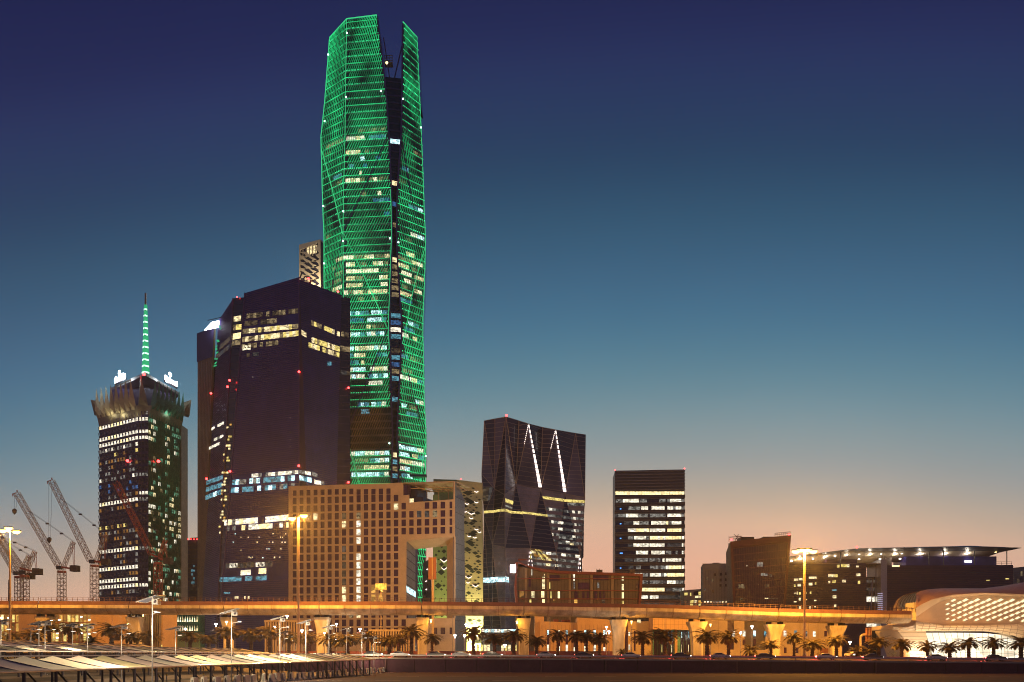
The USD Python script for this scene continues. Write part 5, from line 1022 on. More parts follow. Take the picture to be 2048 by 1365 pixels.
for cx, cy, w, h, t in ((660, 420, 60, 42, 'room_white_dim'), (535, 432, 10, 10, 'room_white'), (565, 532, 8, 8, 'room_white'), (700, 515, 66, 26, 'room_white_dim'), (760, 525, 30, 26, 'room_ghost'), (490, 626, 66, 38, 'room_warm_dim'), (490, 622, 12, 30, 'room_warm'), (570, 626, 46, 38, 'room_white_dim'), (636, 628, 22, 36, 'room_warm'), (725, 624, 40, 30, 'room_ghost_warm'), (567, 737, 26, 16, 'room_amber'), (632, 725, 16, 38, 'room_gold'), (705, 740, 66, 8, 'room_warm'), (770, 742, 60, 5, 'room_warm_dim'), (485, 745, 30, 16, 'room_ghost_warm'), (558, 815, 14, 20, 'room_warm'), (690, 815, 50, 16, 'room_cool_dim'), (820, 745, 16, 14, 'room_ghost_warm')):
    n = max(1, round(w / 24)); a = lc(cx, cy, w, h)
    for k in range(n): part(rg, 'window', LFm.pbox(MB(), a[0] + (a[2] - a[0]) * k / n, a[1], a[0] + (a[2] - a[0]) * (k + .88) / n, a[3], .02, .15), t)
mb = MB()
for k in range(7): mb.bar(P(1458 + k * 4, 1084 - k * .4, 434), P(1458 + k * 4, 1073 - k * .3, 434), .12)
mb.bar(P(1458, 1075, 434), P(1484, 1073, 434), .12).bar(P(1458, 1079, 434), P(1484, 1077, 434), .12); part(rg, 'roof_railing', mb, 'red_frame')
mb = MB()
for k in range(8): mb.bar(P(1550 + k * 4.3, 1075 - k * .5, 432), P(1550 + k * 4.3, 1066.5 - k * .5, 432), .12)
for y in (1067, 1070): mb.bar(P(1550, y, 432), P(1581, y - 3, 432), .12)
part(rg, 'roof_railing', mb, 'red_frame')
part(rg, 'roof_antenna', MB().bar(P(1470, 1083, 436), P(1477, 1069, 436), .18).bar(P(1477, 1077, 436), P(1468, 1069, 436), .15).bar(P(1476, 1074, 436), P(1508, 1077.5, 436), .18), 'dark_metal')
part(rg, 'roof_plant', MB().box(PX(1480, 440), 438, PZ(1085, 440), PX(1506, 440), 446, PZ(1075.5, 440)).box(PX(1524, 440), 438, PZ(1080, 440), PX(1560, 440), 446, PZ(1075, 440)), 'dark_metal')
beacon(1463, 1080, 431, '', rg, .6); beacon(1578.5, 1070, 428, '', rg, .5)

# ------------------------------------------------------------------ wide office building under one blade-like roof
ob = thing('wide_office_building', 'wide dark office building with a thin floating blade roof lit from beneath', 'office building', (150, 470, 0))
D1 = 470.0
O1 = face_px(1562, 470, 1732.5, 466, 1129, 1127, 0); O2 = face_px(1766, 472, 2026, 468, 1131, 1130.5, 0)
part(ob, 'wall', O1.b(0, 0, 1, 1, -20, 0), 'office_dark'); part(ob, 'wall', O2.b(0, 0, 1, 1, -20, 0), 'office_dark')
pent = face_px(1578, 474, 1700, 472, 1120, 1120); pz0 = PZ(1131, 474)
part(ob, 'upper_storey', MB().box(PX(1650, 474), 472, PZ(1131, 474), PX(1711, 474), 486, PZ(1120, 474)), 'office_dark')
part(ob, 'upper_storey', MB().box(PX(1809, 474), 472, PZ(1133, 474), PX(1989, 474), 488, PZ(1114, 474)), 'purple_glass')
part(ob, 'upper_storey', MB().box(PX(1766, 474), 473, PZ(1132, 474), PX(1782, 474), 488, PZ(1116, 474)), 'grey_panel')
part(ob, 'lift_core', MB().box(PX(1755, 474), 469.5, 0, PX(1767, 474), 488, PZ(1121, 474)), 'core_panel')
# the slats that wrap the facade
for F, x0, x1 in ((O1, 1560, 1733), (O2, 1765.5, 2026.5)):
    for k in range(24): part(ob, 'facade_slat', F.pbox(MB(), x0, 1134.6 + k * 4.5, x1, 1133.8 + k * 4.5, .02, .5), 'office_slat')
for a, b, y in ((1815, 1842, 1147), (1936, 1966, 1146), (1770, 1830, 1166), (1905, 1935, 1165), (1950, 1975, 1165), (1776, 1800, 1185), (1930, 1990, 1185)): part(ob, 'dark_window', O2.pbox(MB(), a, y + 1.4, b, y - 1.4, .02, .2), 'dark_glass')
def mc(cx, cy, w, h): return 1380 + (cx - w / 2) / 4.706, 1040 + (cy + h / 2) / 4.706, 1380 + (cx + w / 2) / 4.706, 1040 + (cy - h / 2) / 4.706
for cx, cy, w, h in ((1000, 565, 40, 22), (1045, 560, 40, 22), (1155, 547, 72, 20), (985, 620, 14, 24), (1029, 615, 32, 22), (1135, 605, 34, 24), (1181, 600, 13, 22), (1034, 694, 18, 24), (1134, 688, 12, 22), (990, 692, 24, 8), (1008, 690, 5, 30), (1034, 750, 20, 28), (1178, 760, 22, 10), (990, 772, 26, 8), (1034, 828, 18, 24), (1130, 825, 16, 24), (1175, 818, 16, 10), (1070, 828, 8, 6), (1095, 690, 8, 8), (1096, 752, 8, 8), (1345, 527, 92, 26), (1310, 587, 16, 20), (1356, 583, 34, 24), (1450, 578, 34, 24), (1360, 725, 34, 28), (1365, 810, 20, 24), (1395, 437, 24, 24), (1460, 433, 78, 26), (1585, 518, 38, 24), (1590, 590, 20, 30), (1575, 440, 26, 14)):
    a = mc(cx, cy, w, h); n = max(1, round(w / 30))
    for k in range(n): part(ob, 'window', O1.pbox(MB(), a[0] + (a[2] - a[0]) * k / n, a[1], a[0] + (a[2] - a[0]) * (k + .9) / n, a[3], .02, .62), pick([('room_warm', 3), ('room_yellow', 2)]))
a = mc(1357, 663, 36, 14); part(ob, 'window', O1.pbox(MB(), *a, .02, .62), 'room_cool_dim')
for x, y in ((1975, 1161.5), (2014, 1158)): part(ob, 'window', O2.pbox(MB(), x - 3, y + 1, x + 3, y - 1, .02, .62), 'room_yellow')
part(ob, 'lit_panel', MB().box(PX(1931, 471), 471.2, PZ(1125.5, 471), PX(1944, 471), 471.9, PZ(1120.5, 471)), 'led_white')
part(ob, 'lit_panel', O2.pbox(MB(), 1784, 1134, 1798, 1131.5, .02, .7), 'sign_amber')
# blade roof: a long thin lens, top and underside meeting in a sharp edge
yt = [(1560, 1117), (1580, 1113), (1640, 1106), (1680, 1101), (1717, 1097), (1830, 1094.5), (1942, 1092), (2020, 1095), (2031, 1098.5)]
yb = [(1560, 1119), (1580, 1116.5), (1640, 1109.5), (1700, 1102), (1760, 1102), (1942, 1101.5), (2010, 1101), (2031, 1099)]
rings = []
for px in np.linspace(1560, 2031, 48):
    d = 468.0; zt_, zb_ = PZ(interp(px, yt), d), PZ(interp(px, yb), d); x = PX(px, d)
    rings.append([(x, 462, (zt_ + zb_) / 2 - .1), (x, 468, zt_), (x, 484, zt_ + .6), (x, 498, (zt_ + zb_) / 2), (x, 486, zb_ + .1), (x, 468, zb_)])
part(ob, 'blade_roof', MB().loft(rings), 'roof_blade', smooth=30)
rings = []
for px in np.linspace(1578, 2012, 30):
    d = 468.0; zb_ = PZ(interp(px, yb), d) - .15; x = PX(px, d); k = interp(px, [(1578, 1.2), (1700, 4.6), (1990, 2.6), (2012, .4)])
    rings.append([(x, 469, zb_), (x, 486, zb_), (x, 486, zb_ - .2 - k), (x, 480, zb_ - .2 - k)])
part(ob, 'roof_soffit', MB().loft(rings), 'soffit', smooth=30)
part(ob, 'terrace_slab', MB().box(PX(1580, 472), 470, PZ(1129, 472), PX(1760, 472), 490, PZ(1127.5, 472)), 'soffit')
for px in (1681, 1858, 1887, 1949, 2013.5): part(ob, 'roof_column', MB().bar(P(px, 1130, 469), P(px, 1102, 469), .28, 6), 'slab_dark')
for px, py in ((1583, 1123), (1626, 1119), (1648, 1116), (1670, 1113), (1694, 1110), (1718, 1109), (1762, 1108.5), (1803, 1108), (1846, 1107.5), (1886, 1107), (1930, 1107), (1718, 1119.5), (1760, 1119), (1800, 1118.5)):
    p = P(px, py, 472); mb = MB(); mb.box(p[0] - .4, 471.6, p[2] - .15, p[0] + .4, 472.4, p[2] + .35); part(ob, 'soffit_lamp', mb, 'soffit_lamp'); 
for px in (1600, 1650, 1694, 1740, 1790, 1840, 1890, 1935): light(ob, P(px, interp(px, yb) + 8, 472), NEUTRAL, 260, .4)
part(ob, 'soffit_lamp', MB().mesh(trimesh.creation.icosphere(1, .6), np.array([[1, 0, 0, P(1991, 1104, 471)[0]], [0, 1, 0, 471], [0, 0, 1, PZ(1104, 471)], [0, 0, 0, 1.]])), 'sign_amber')
mb = MB()
for px in (1992, 2003, 2014, 2023): mb.bar(P(px, 1131, 469), P(px, 1124, 469), .1)
for y in (1124, 1127): mb.bar(P(1989, y, 469), P(2024, y, 469), .09)
part(ob, 'terrace_railing', mb, 'grey_metal')
# glazed link with steel stair between the two halves
LK = face_px(1732, 476, 1755.5, 476, 1154, 1154)
part(ob, 'link_glazing', LK.b(0, 0, 1, 1, -8, 0), 'dark_glass')
for y in (1158, 1166, 1175, 1184, 1193, 1205, 1214): part(ob, 'link_floor', LK.pbox(MB(), 1731, y + 1, 1756, y, .02, .6), 'slab_louvre')
for y0, y1, m_ in ((1204, 1194, 'room_white'), (1254, 1246, 'room_white'), (1167, 1160, 'room_ghost'), (1182, 1176, 'room_ghost')):
    for k in range(4): part(ob, 'window', LK.pbox(MB(), 1733 + k * 5.2, y0, 1737.6 + k * 5.2, y1, .02, .3), m_)
for a, b in (((1742, 1220), (1746, 1158)), ((1746, 1158), (1738, 1190)), ((1750, 1220), (1752, 1131))): part(ob, 'link_column', MB().bar(P(*a, 474), P(*b, 474), .3), 'grey_metal')
for k in range(9): part(ob, 'core_light', MB().box(PX(1756, 469), 469.3, PZ(1220 - k * 4, 469), PX(1766, 469), 469.45, PZ(1219.2 - k * 4, 469)), 'core_led')
beacon(1714, 1095, 470, '', ob, .45)

# ------------------------------------------------------------------ metro station with flowing shell
sn = thing('metro_station', 'cream flowing metro station with rows of glowing diamond windows and bright glazed hall', 'station', (128, 270, 0))
roof_y = [(1832, 1188), (1840, 1183), (1856, 1179), (1885, 1177), (1967, 1177), (2008, 1172), (2048, 1165), (2140, 1150)]
lip_y = [(1832, 1216), (1845, 1208), (1865, 1199), (1905, 1190), (1967, 1186), (2048, 1189), (2140, 1194)]
et_y = [(1832, 1236), (1848, 1224), (1865, 1212), (1885, 1202), (1905, 1195.5), (1967, 1190), (2048, 1194), (2140, 1200)]
eb_y = [(1832, 1244), (1858, 1246), (1885, 1251), (1967, 1251), (2048, 1248), (2140, 1240)]
fa_y = [(1832, 1262), (1850, 1262), (1967, 1262), (2000, 1266), (2048, 1278), (2140, 1296)]
rec = [(1832, .3), (1862, .8), (1890, 2.4), (1967, 3.4), (2140, 3.4)]
def sd(px): return interp(px, [(1786, 262), (1832, 259), (1900, 262), (2048, 264), (2140, 268)])
rows = []
xs_ = np.concatenate([np.linspace(1832, 1905, 18), np.linspace(1912, 2140, 26)])
for px in xs_:
    d = sd(px); r = interp(px, rec); col = []
    y0, y1, y2, y3, y4 = (interp(px, t) for t in (roof_y, lip_y, et_y, eb_y, fa_y))
    bk = interp(px, [(1832, 2.0), (1870, 14)]); prof = [(y0 + 1, bk * 1.7), (y0, bk), (y0 + (y1 - y0) * .3, bk * .45), (y0 + (y1 - y0) * .7, 1.5), (y1, 0), (y1 + (y2 - y1) * .5, .15), (y2, .5), (y2 + .6, r * .75), (y2 + (y3 - y2) * .35, r), (y2 + (y3 - y2) * .7, r * .95), (y3 - .5, r * .6), (y3, .1), (y3 + (y4 - y3) * .2, -.5), (y3 + (y4 - y3) * .45, -.2), (y4, .8), (y4 + 1.0, 2.0)]
    for y, o in prof:
        col.append(P(px, y, d + o))
    rows.append(col)
v = np.array(rows); n, m = v.shape[:2]
def grid_mesh(v, j0, j1):
    n = len(v); w = j1 - j0 + 1; f = []
    for i in range(n - 1):
        for j in range(w - 1):
            a = i * w + j; f += [[a, a + 1, a + w + 1], [a, a + w + 1, a + w]]
    return v[:, j0:j1 + 1].reshape(-1, 3), np.array(f)
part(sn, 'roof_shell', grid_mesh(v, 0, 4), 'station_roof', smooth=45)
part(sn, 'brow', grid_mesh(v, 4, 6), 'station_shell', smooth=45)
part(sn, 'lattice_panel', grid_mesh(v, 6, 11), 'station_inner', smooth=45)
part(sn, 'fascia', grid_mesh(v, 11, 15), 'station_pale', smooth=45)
for px in list(np.arange(1845, 2060, 13.5)):                  # panel joints of the fascia and brow
    d = sd(px); y3, y4 = interp(px, eb_y), interp(px, fa_y)
    part(sn, 'panel_joint', MB().path([P(px, y, d) * [1, 0, 1] + [0, d + o, 0] for y, o in ((y3 + .6, -.2), (y3 + (y4 - y3) * .2, -.56), (y3 + (y4 - y3) * .45, -.28), (y4 - .4, .68))], .05, 3), 'joint_tan')
for t in (.45, .72): part(sn, 'panel_joint', MB().path([P(px, interp(px, eb_y) * (1 - t) + interp(px, fa_y) * t, sd(px)) * [1, 0, 1] + [0, sd(px) + (-.26 if t < .5 else .24), 0] for px in np.linspace(1836, 2060, 24)], .05, 3), 'joint_tan')
# glowing diamonds
def eye(px, py):
    d = sd(px); r = interp(px, rec); y2, y3 = interp(px, et_y), interp(px, eb_y); t = (py - y2) / (y3 - y2)
    o = np.interp(t, [0, .02, .35, .7, .97, 1], [.5, r * .75, r, r * .95, r * .6, .1]); return P(px, py, d + o - .25)
for r in range(10):
    y = 1200.5 + r * 4.9 * (1 - .0)
    for c in range(-1, 13):
        px = 1884 + c * 23.3 + (11.65 if r % 2 else 0) - r * .0; py = y + (px - 1960) ** 2 * .00022 + (2.2 if px < 1905 else 0)
        if px > 2120 or px < interp(r, [(0, 1903), (2, 1886), (9, 1884)]): continue
        y2, y3 = interp(px, et_y), interp(px, eb_y)
        if py - 3 < y2 + 2.5 or py + 3 > y3 - 3.5: continue
        k = interp(px, [(1886, .55), (1905, .85), (1935, 1)]) * interp(r, [(0, 1.22), (9, .95)])
        q_ = [eye(px - 5.6 * k, py + 1.4 * k), eye(px - 1.5 * k, py + 2.7 * k), eye(px + 5.6 * k, py - 1.0 * k), eye(px + 1.2 * k, py - 2.9 * k)]
        dv = part(sn, 'diamond_window', MB().add([*q_, *[a + np.array([0, .1, 0]) for a in q_]], [[0, 1, 2], [0, 2, 3], [4, 6, 5], [4, 7, 6], [0, 4, 5], [0, 5, 1], [1, 5, 6], [1, 6, 2], [2, 6, 7], [2, 7, 3], [3, 7, 4], [3, 4, 0]]), 'diamond_glow')
# left end: swept nose carrying the overhang, leaning white wall below it
nose = []
for px in np.linspace(1787, 1834, 10):
    d = sd(px) + 1.0; top = interp(px, [(1787, 1250), (1800, 1251), (1815, 1249), (1828, 1240), (1834, 1216)]); bot = interp(px, [(1787, 1258), (1800, 1260), (1834, 1262)])
    nose.append([(PX(px, d), d + 16, PZ(top, d)), (PX(px, d), d + 1.5, PZ(top, d)), (PX(px, d), d - .2, PZ((top + bot) / 2, d)), (PX(px, d), d + .6, PZ(bot, d)), (PX(px, d), d + 16, PZ(bot, d))])
part(sn, 'overhang', MB().loft(nose), 'station_shell', smooth=40)
zg0 = upper(PX(1900, 265)) - .3
base_l = [(1258, 1788), (1264, 1789.5), (1275, 1799), (1290, 1806), (1305, 1811), (1320, 1815)]
rings = []
for y, xl in base_l:
    d = 263.5; z = PZ(y, d) if y < 1319 else zg0; xr = PX(1852 - (y - 1264) * -.12, d); x0 = PX(xl, d)
    rings.append([(x0, d + 14, z), (x0, d + 1.6, z), (x0 + 1.2, d + .2, z), (xr, d, z), (xr, d + 14, z)])
part(sn, 'leaning_wall', MB().loft(rings), 'station_pale', smooth=40)
for k in range(7):
    y = 1266 + k * 7.2; xl = interp(y, base_l); part(sn, 'panel_joint', MB().bar(P(xl + 5, y, 263.66), P(1851, y, 263.46), .04, 3), 'joint_tan')
# glazed hall with raking mullions
gy = [(1850, 1266), (1900, 1266), (1967, 1266.5), (2000, 1270), (2048, 1283), (2140, 1304)]
gd = 265.2
for k in range(23):
    xa, xb = 1851 + k * 12.6, 1851 + (k + 1) * 12.6; slant = interp(k, [(0, 16), (4, 12), (7, 2), (23, 0)])
    slant2 = interp(k + 1, [(0, 16), (4, 12), (7, 2), (23, 0)])
    for (y0a, y1a) in ((0, .46), (.46, .75), (.75, 1.0)):
        def at_(x, sl_, t): yy = interp(x, gy) + (1319 - interp(x, gy)) * t; return P(x + sl_ * t, yy, gd)
        if interp(xa, gy) > 1300: continue
        qd = [at_(xa, slant, y1a), at_(xb, slant2, y1a), at_(xb, slant2, y0a), at_(xa, slant, y0a)]
        qd = [p + [0, 0, 0] for p in qd]
        part(sn, 'glass_pane', MB().hexa([qd[0], qd[1], qd[1] + [0, .06, 0], qd[0] + [0, .06, 0], qd[3], qd[2], qd[2] + [0, .06, 0], qd[3] + [0, .06, 0]]), 'station_glow')
        part(sn, 'glazing_bar', MB().bar(qd[0] + [0, -.05, 0], qd[3] + [0, -.05, 0], .06, 4).bar(qd[0] + [0, -.05, 0], qd[1] + [0, -.05, 0], .05, 4), 'teal_frame')
part(sn, 'rear_wall', MB().box(PX(1860, 266), 268, zg0, PX(2140, 266), 290, PZ(1268, 266)), 'station_shell')
# ribbed tunnel mouth where the viaduct enters
TA = 268.0; ribs = []
tun = [(1786, 1222), (1787.5, 1213), (1792, 1203), (1799, 1196), (1807, 1191), (1820, 1187.5), (1834, 1184.5)]
nr = 8
for k in range(nr + 1):
    o = k * 5.6                                               # each arch is set back and to the right
    ribs.append([P(x + k * 5.9 * (1 - (x - 1786) / 60), 1228 - (1228 - y) * (1 + k * .01), TA + k * 1.2) for x, y in [(1786, 1229)] + tun])
part(sn, 'tunnel_shell', (np.array([p for r in ribs for p in r]), np.array([[a, b, c] for i in range(nr) for j in range(7) for a, b, c in ((i * 8 + j, i * 8 + j + 1, (i + 1) * 8 + j + 1), (i * 8 + j, (i + 1) * 8 + j + 1, (i + 1) * 8 + j))])), 'station_shell', smooth=50)
for r in ribs[::1]: part(sn, 'tunnel_rib', MB().path([p + [-.05, -.15, 0] for p in r], .07, 4), 'joint_tan')
mb = MB()
for k in range(9): mb.bar(P(1788 + k * 5.2, 1226, 262), P(1788 + k * 5.2, 1216.5, 262), .05)
mb.bar(P(1788, 1217, 262), P(1830, 1217, 262), .05); part(sn, 'railing', mb, 'dark_metal')
part(sn, 'end_wall', MB().box(PX(1829, 262), 262.5, PZ(1246, 262), PX(1836, 262), 268, PZ(1205, 262)), 'station_shell')
for px, inten in ((1824, 900), (1846, 900)): light(sn, P(px, 1312, 260.5) + [0, 0, .0], (1, .86, .62), inten * .35, .3)
for px in (1880, 1920, 1960, 2000, 2040): light(sn, P(px, 1300, 258), (1, .80, .50), 200, .5)
for px in (1880, 1940, 2000, 2060): light(sn, P(px, 1276, 251), (1, .58, .25), 620, .5)  # unseen fill lights added in front of the station shell
# ------------------------------------------------------------------ low buildings behind the viaduct
gl = thing('gold_lit_hotel', 'low building glowing gold through tall glass bays behind the left end of the viaduct', 'building', (PX(150, 300), 300, 0))
GH = face_px(-60, 302, 323, 298, 1224, 1224, 0)
part(gl, 'wall', GH.b(0, 0, 1, 1, -12, -.8), 'orange_wall')
RNG.seed(91)
ZON = [(-60, -8, 'solid'), (-8, 37, 'glass'), (37, 60, 'solid'), (60, 93, 'solid'), (93, 181, 'glass'), (181, 240, 'solid'), (240, 268, 'solid'), (268, 301, 'dim'), (301, 323, 'fins')]
for a, b, t in ZON:
    if t == 'solid':
        n = max(2, round((b - a) / 7.5))
        for k in range(n):
            x0, x1 = a + (b - a) * k / n, a + (b - a) * (k + 1) / n
            part(gl, 'wall_panel', GH.pbox(MB(), x0 + .15, 1310, x1 - .15, 1222, -.5, RNG.uniform(-.05, .1)), 'orange_wall')
    elif t == 'glass':
        for y0, y1 in ((1309, 1286), (1283, 1266), (1263, 1247), (1245, 1230)):
            n = round((b - a) / 8)
            for k in range(n):
                x0, x1 = a + (b - a) * k / n, a + (b - a) * (k + 1) / n
                part(gl, 'window', GH.pbox(MB(), x0 + .4, y0, x1 - .4, y1, -.6, -.5), pick([('room_amber', 4), ('room_yellow', 3), ('room_gold', 1), ('room_amber_dim', 2)]))
                part(gl, 'mullion', GH.pbox(MB(), x0 - .35, y0, x0 + .35, y1, -.6, -.1), 'sign_brown')
        for y in (1284.5, 1264.5, 1246): part(gl, 'floor_edge', GH.pbox(MB(), a, y + 1.2, b, y - 1.2, -.5, .1), 'sign_brown')
    else:
        n = 8 if t == 'dim' else 6
        for k in range(n):
            x0, x1 = a + (b - a) * k / n, a + (b - a) * (k + 1) / n
            part(gl, 'fin', GH.pbox(MB(), x0 + .2, 1310, x0 + 1.4, 1226, -.5, .5), 'taupe_light')
            for y0, y1 in ((1308, 1290), (1285, 1268), (1262, 1250), (1246, 1232)):
                if RNG.random() < (.75 if t == 'dim' else .4): part(gl, 'window', GH.pbox(MB(), x0 + 1.6, y0, x1, y1, -.6, -.5), pick([('room_amber', 1), ('room_amber_dim', 2), ('room_yellow', 1)]))
part(gl, 'sign_panel', GH.pbox(MB(), 228, 1281, 240, 1269, .1, .4), 'dark_metal')
for x, y in ((3, 1236), (17, 1236), (20, 1252), (118, 1240), (162, 1234), (163, 1250), (132, 1250), (114, 1267), (131, 1267), (163, 1267), (114, 1276), (114, 1291), (178, 1240), (178, 1256), (178, 1268), (178, 1275)):
    part(gl, 'wall_lamp', GH.pbox(MB(), x - 1, y + 1, x + 1, y - 1, -.45, .3), 'soffit_lamp')

def slats(name, label, x0, x1, yt, d, mt, gap=5.2, dark='brown_glass'):
    F = face_px(x0, d, x1, d, yt, yt, 0); t = thing(name, label, 'building', (PX((x0 + x1) / 2, d), d, 0))
    part(t, 'wall', F.b(0, 0, 1, 1, -8, -.5), dark); part(t, 'cornice', F.pbox(MB(), x0, yt + 3.2, x1, yt - .6, -.4, .5), mt)
    n = int((x1 - x0) / gap)
    for k in range(n):
        x = x0 + (k + .2) * gap; part(t, 'slat', F.pbox(MB(), x, 1312, x + gap * .52, yt + 3.2, -.4, .35), mt)
        if RNG.random() < .35: part(t, 'window', F.pbox(MB(), x + gap * .55, 1306, x + gap * .95, 1292, -.45, -.38), pick([('room_white_dim', 2), ('room_warm', 1), ('room_warm_dim', 2)]))
    return t, F
s1, _ = slats('slatted_pavilion', 'low pavilion of pale upright slats left of the tall mast, palms before it', 529, 622, 1241, 318, 'sand_wall')
s2, _ = slats('slatted_pavilion', 'low pavilion of pale upright slats in front of the hotel base, palms before it', 738, 836, 1260, 330, 'sand_wall')
lb = thing('beige_hall', 'low orange lit hall with tall slit windows behind a row of palms', 'building', (PX(1155, 295), 295, 0))
LB = face_px(1081, 295, 1236, 292, 1243, 1240, 0)
def wallpoly(t, pts, d, depth, mt, name='wall'):
    x0 = min(p[0] for p in pts); x1 = max(p[0] for p in pts); F = face_px(x0, d, x1, d, min(p[1] for p in pts), min(p[1] for p in pts), 0)
    pl = Polygon([(F.uv(*p)[0] * F.w, F.uv(*p)[1] * F.h) for p in pts]).buffer(0); v, f = F.plate(pl, -depth, 0); part(t, name, (v, f), mt); return F
wa = wallpoly(lb, [(1081, 1243), (1155, 1246), (1155, 1318), (1081, 1318)], 296, 8, 'orange_wall'); wb2 = wallpoly(lb, [(1154.6, 1235.5), (1216, 1239.5), (1224, 1244), (1226, 1318), (1154.6, 1318)], 294, 8, 'orange_wall')
part(lb, 'tower_wall', face_px(1070, 300, 1088, 300, 1230, 1230).b(0, 0, 1, 1, -4, 0), 'orange_wall')
for x, dn in ((1096, 0), (1118, 0), (1133.6, 0), (1149.5, 0), (1170.5, 1), (1189.5, 1), (1208.5, 1)):
    F = wb2 if dn else wa
    part(lb, 'slit_window', F.pbox(MB(), x - 2.2, 1304, x + 2.2, 1260, .005, .03), 'brown_glass')
    for y0, y1, m_ in ((1270, 1260.5, pick([('room_white', 3), ('room_cool', 2)])), (1303, 1293 + RNG.choice([-3, 0, 2]), pick([('room_white', 3), ('room_warm_bright', 1), ('room_cool_dim', 1)]))):
        part(lb, 'window', F.pbox(MB(), x - 2, y0, x + 2, y1, .035, .07), m_)
for k in range(18):
    x = 1084 + k * 7.9; F = wa if x < 1154 else wb2
    if x < 1222: part(lb, 'panel_joint', F.pbox(MB(), x - .2, 1316, x + .2, 1250, .004, .03), 'joint_tan')
for x, y in ((1112, 1240), (1128, 1241), (1136, 1241)): part(lb, 'roof_plant', MB().box(PX(x - 5, 299), 299, PZ(1247, 299), PX(x + 5, 299), 303, PZ(y - 1, 299)), 'redbrown')
bh = thing('glazed_hall', 'orange panelled hall with an overhanging upper wall above teal glazing', 'building', (PX(1350, 292), 292, 0))
H1 = wallpoly(bh, [(1256, 1243), (1306, 1243), (1306, 1318), (1256, 1318)], 297, 6, 'sand_wall'); H2 = wallpoly(bh, [(1306, 1228), (1400, 1230), (1400, 1261), (1306, 1259)], 290, 9, 'orange_wall', 'upper_wall')
for k in range(12): part(bh, 'panel_joint', H2.pbox(MB(), 1308 + k * 8, 1259, 1308.4 + k * 8, 1231, .004, .03), 'joint_tan')
for y in (1240, 1250): part(bh, 'panel_joint', H2.pbox(MB(), 1306, y + .2, 1400, y - .2, .004, .03), 'joint_tan')
HG = face_px(1306, 296, 1402, 296, 1259, 1260); part(bh, 'wall', HG.b(0, 0, 1, 1, -6, -.1), 'teal_metal')
RNG.seed(95)
for k in range(14):
    x = 1308 + k * 6.6
    if k in (6, 7): continue
    part(bh, 'glass_pane', HG.pbox(MB(), x, 1316, x + 6, 1262, -.08, 0), 'dark_glass')
    if RNG.random() < .6: part(bh, 'strip_light', HG.pbox(MB(), x + 2, 1276, x + 3.2, 1264, .02, .1), pick([('room_cool', 2), ('room_cool_dim', 2)]))
    if RNG.random() < .4: part(bh, 'window', HG.pbox(MB(), x + 2, 1305, x + 3, 1290, .02, .1), pick([('room_yellow', 1), ('room_warm', 1)]))
part(bh, 'column', HG.pbox(MB(), 1349, 1316, 1354, 1260, .02, .6), 'orange_wall')
part(bh, 'window', H1.pbox(MB(), 1274, 1246, 1281, 1240, .02, .3), 'room_warm'); part(bh, 'slit_window', H1.pbox(MB(), 1250.5, 1300, 1253, 1261, .02, .1), 'brown_glass')
for y0, y1 in ((1272, 1265), (1300, 1290)): part(bh, 'window', H1.pbox(MB(), 1257, y0, 1260, y1, .03, .12), 'room_white')
part(bh, 'slit_window', H1.pbox(MB(), 1268, 1302, 1271, 1262, .02, .1), 'brown_glass')
th = thing('tan_office', 'tan low office with square white windows behind the right hand piers', 'building', (PX(1550, 300), 300, 0))
TH = face_px(1402, 302, 1676, 298, 1232, 1240, 0)
for a, b, o, m_ in ((1402, 1455, 0, 'sand_wall'), (1455, 1468, -1.5, 'brown_glass'), (1468, 1489, -.2, 'sand_wall'), (1489, 1531, -1.2, 'taupe_panel'), (1531, 1676, 0, 'sand_wall')):
    part(th, 'wall', TH.pbox(MB(), a, 1320, b, 1234, -10, o), m_)
for x, y, m_ in ((1467, 1267.5, 'room_white'), (1488, 1267.5, 'room_white'), (1509, 1267.5, 'room_cool'), (1530.5, 1268, 'room_cool_dim'), (1570, 1267.5, 'room_white'), (1591, 1267, 'room_cool_dim'), (1612, 1268, 'room_white_dim'), (1628.5, 1268, 'room_white'), (1651, 1268, 'brown_glass'), (1570.5, 1301, 'brown_glass'), (1594, 1301, 'brown_glass'), (1488, 1285, 'brown_glass'), (1509, 1284, 'brown_glass')):
    part(th, 'window', TH.pbox(MB(), x - 2.6, y + 5.5, x + 2.6, y - 5.5, .02, .12), m_)
for x in (1420, 1437, 1545, 1557, 1600, 1617, 1636, 1660): part(th, 'panel_joint', TH.pbox(MB(), x - .2, 1318, x + .2, 1240, .004, .03), 'joint_tan')
part(th, 'garden_wall', TH.pbox(MB(), 1420, 1320, 1530, 1300, .5, 1.2), 'sand_wall'); part(th, 'entrance', TH.pbox(MB(), 1640, 1320, 1656, 1297, .02, .2), 'sign_brown')
lw = thing('low_boundary_wall', 'low dark red boundary wall behind the palms in the middle', 'wall', (PX(900, 262), 262, 3.5))
for k in range(30):
    x0 = 556 + k * 22.5
    if x0 > 1224: break
    zt = PZ(1302.5, 262) + RNG.uniform(-.05, .05); part(lw, 'wall_panel', MB().box(PX(x0, 264), 264, 2.5, PX(x0 + 22.2, 264), 264.4, zt), 'redbrown')

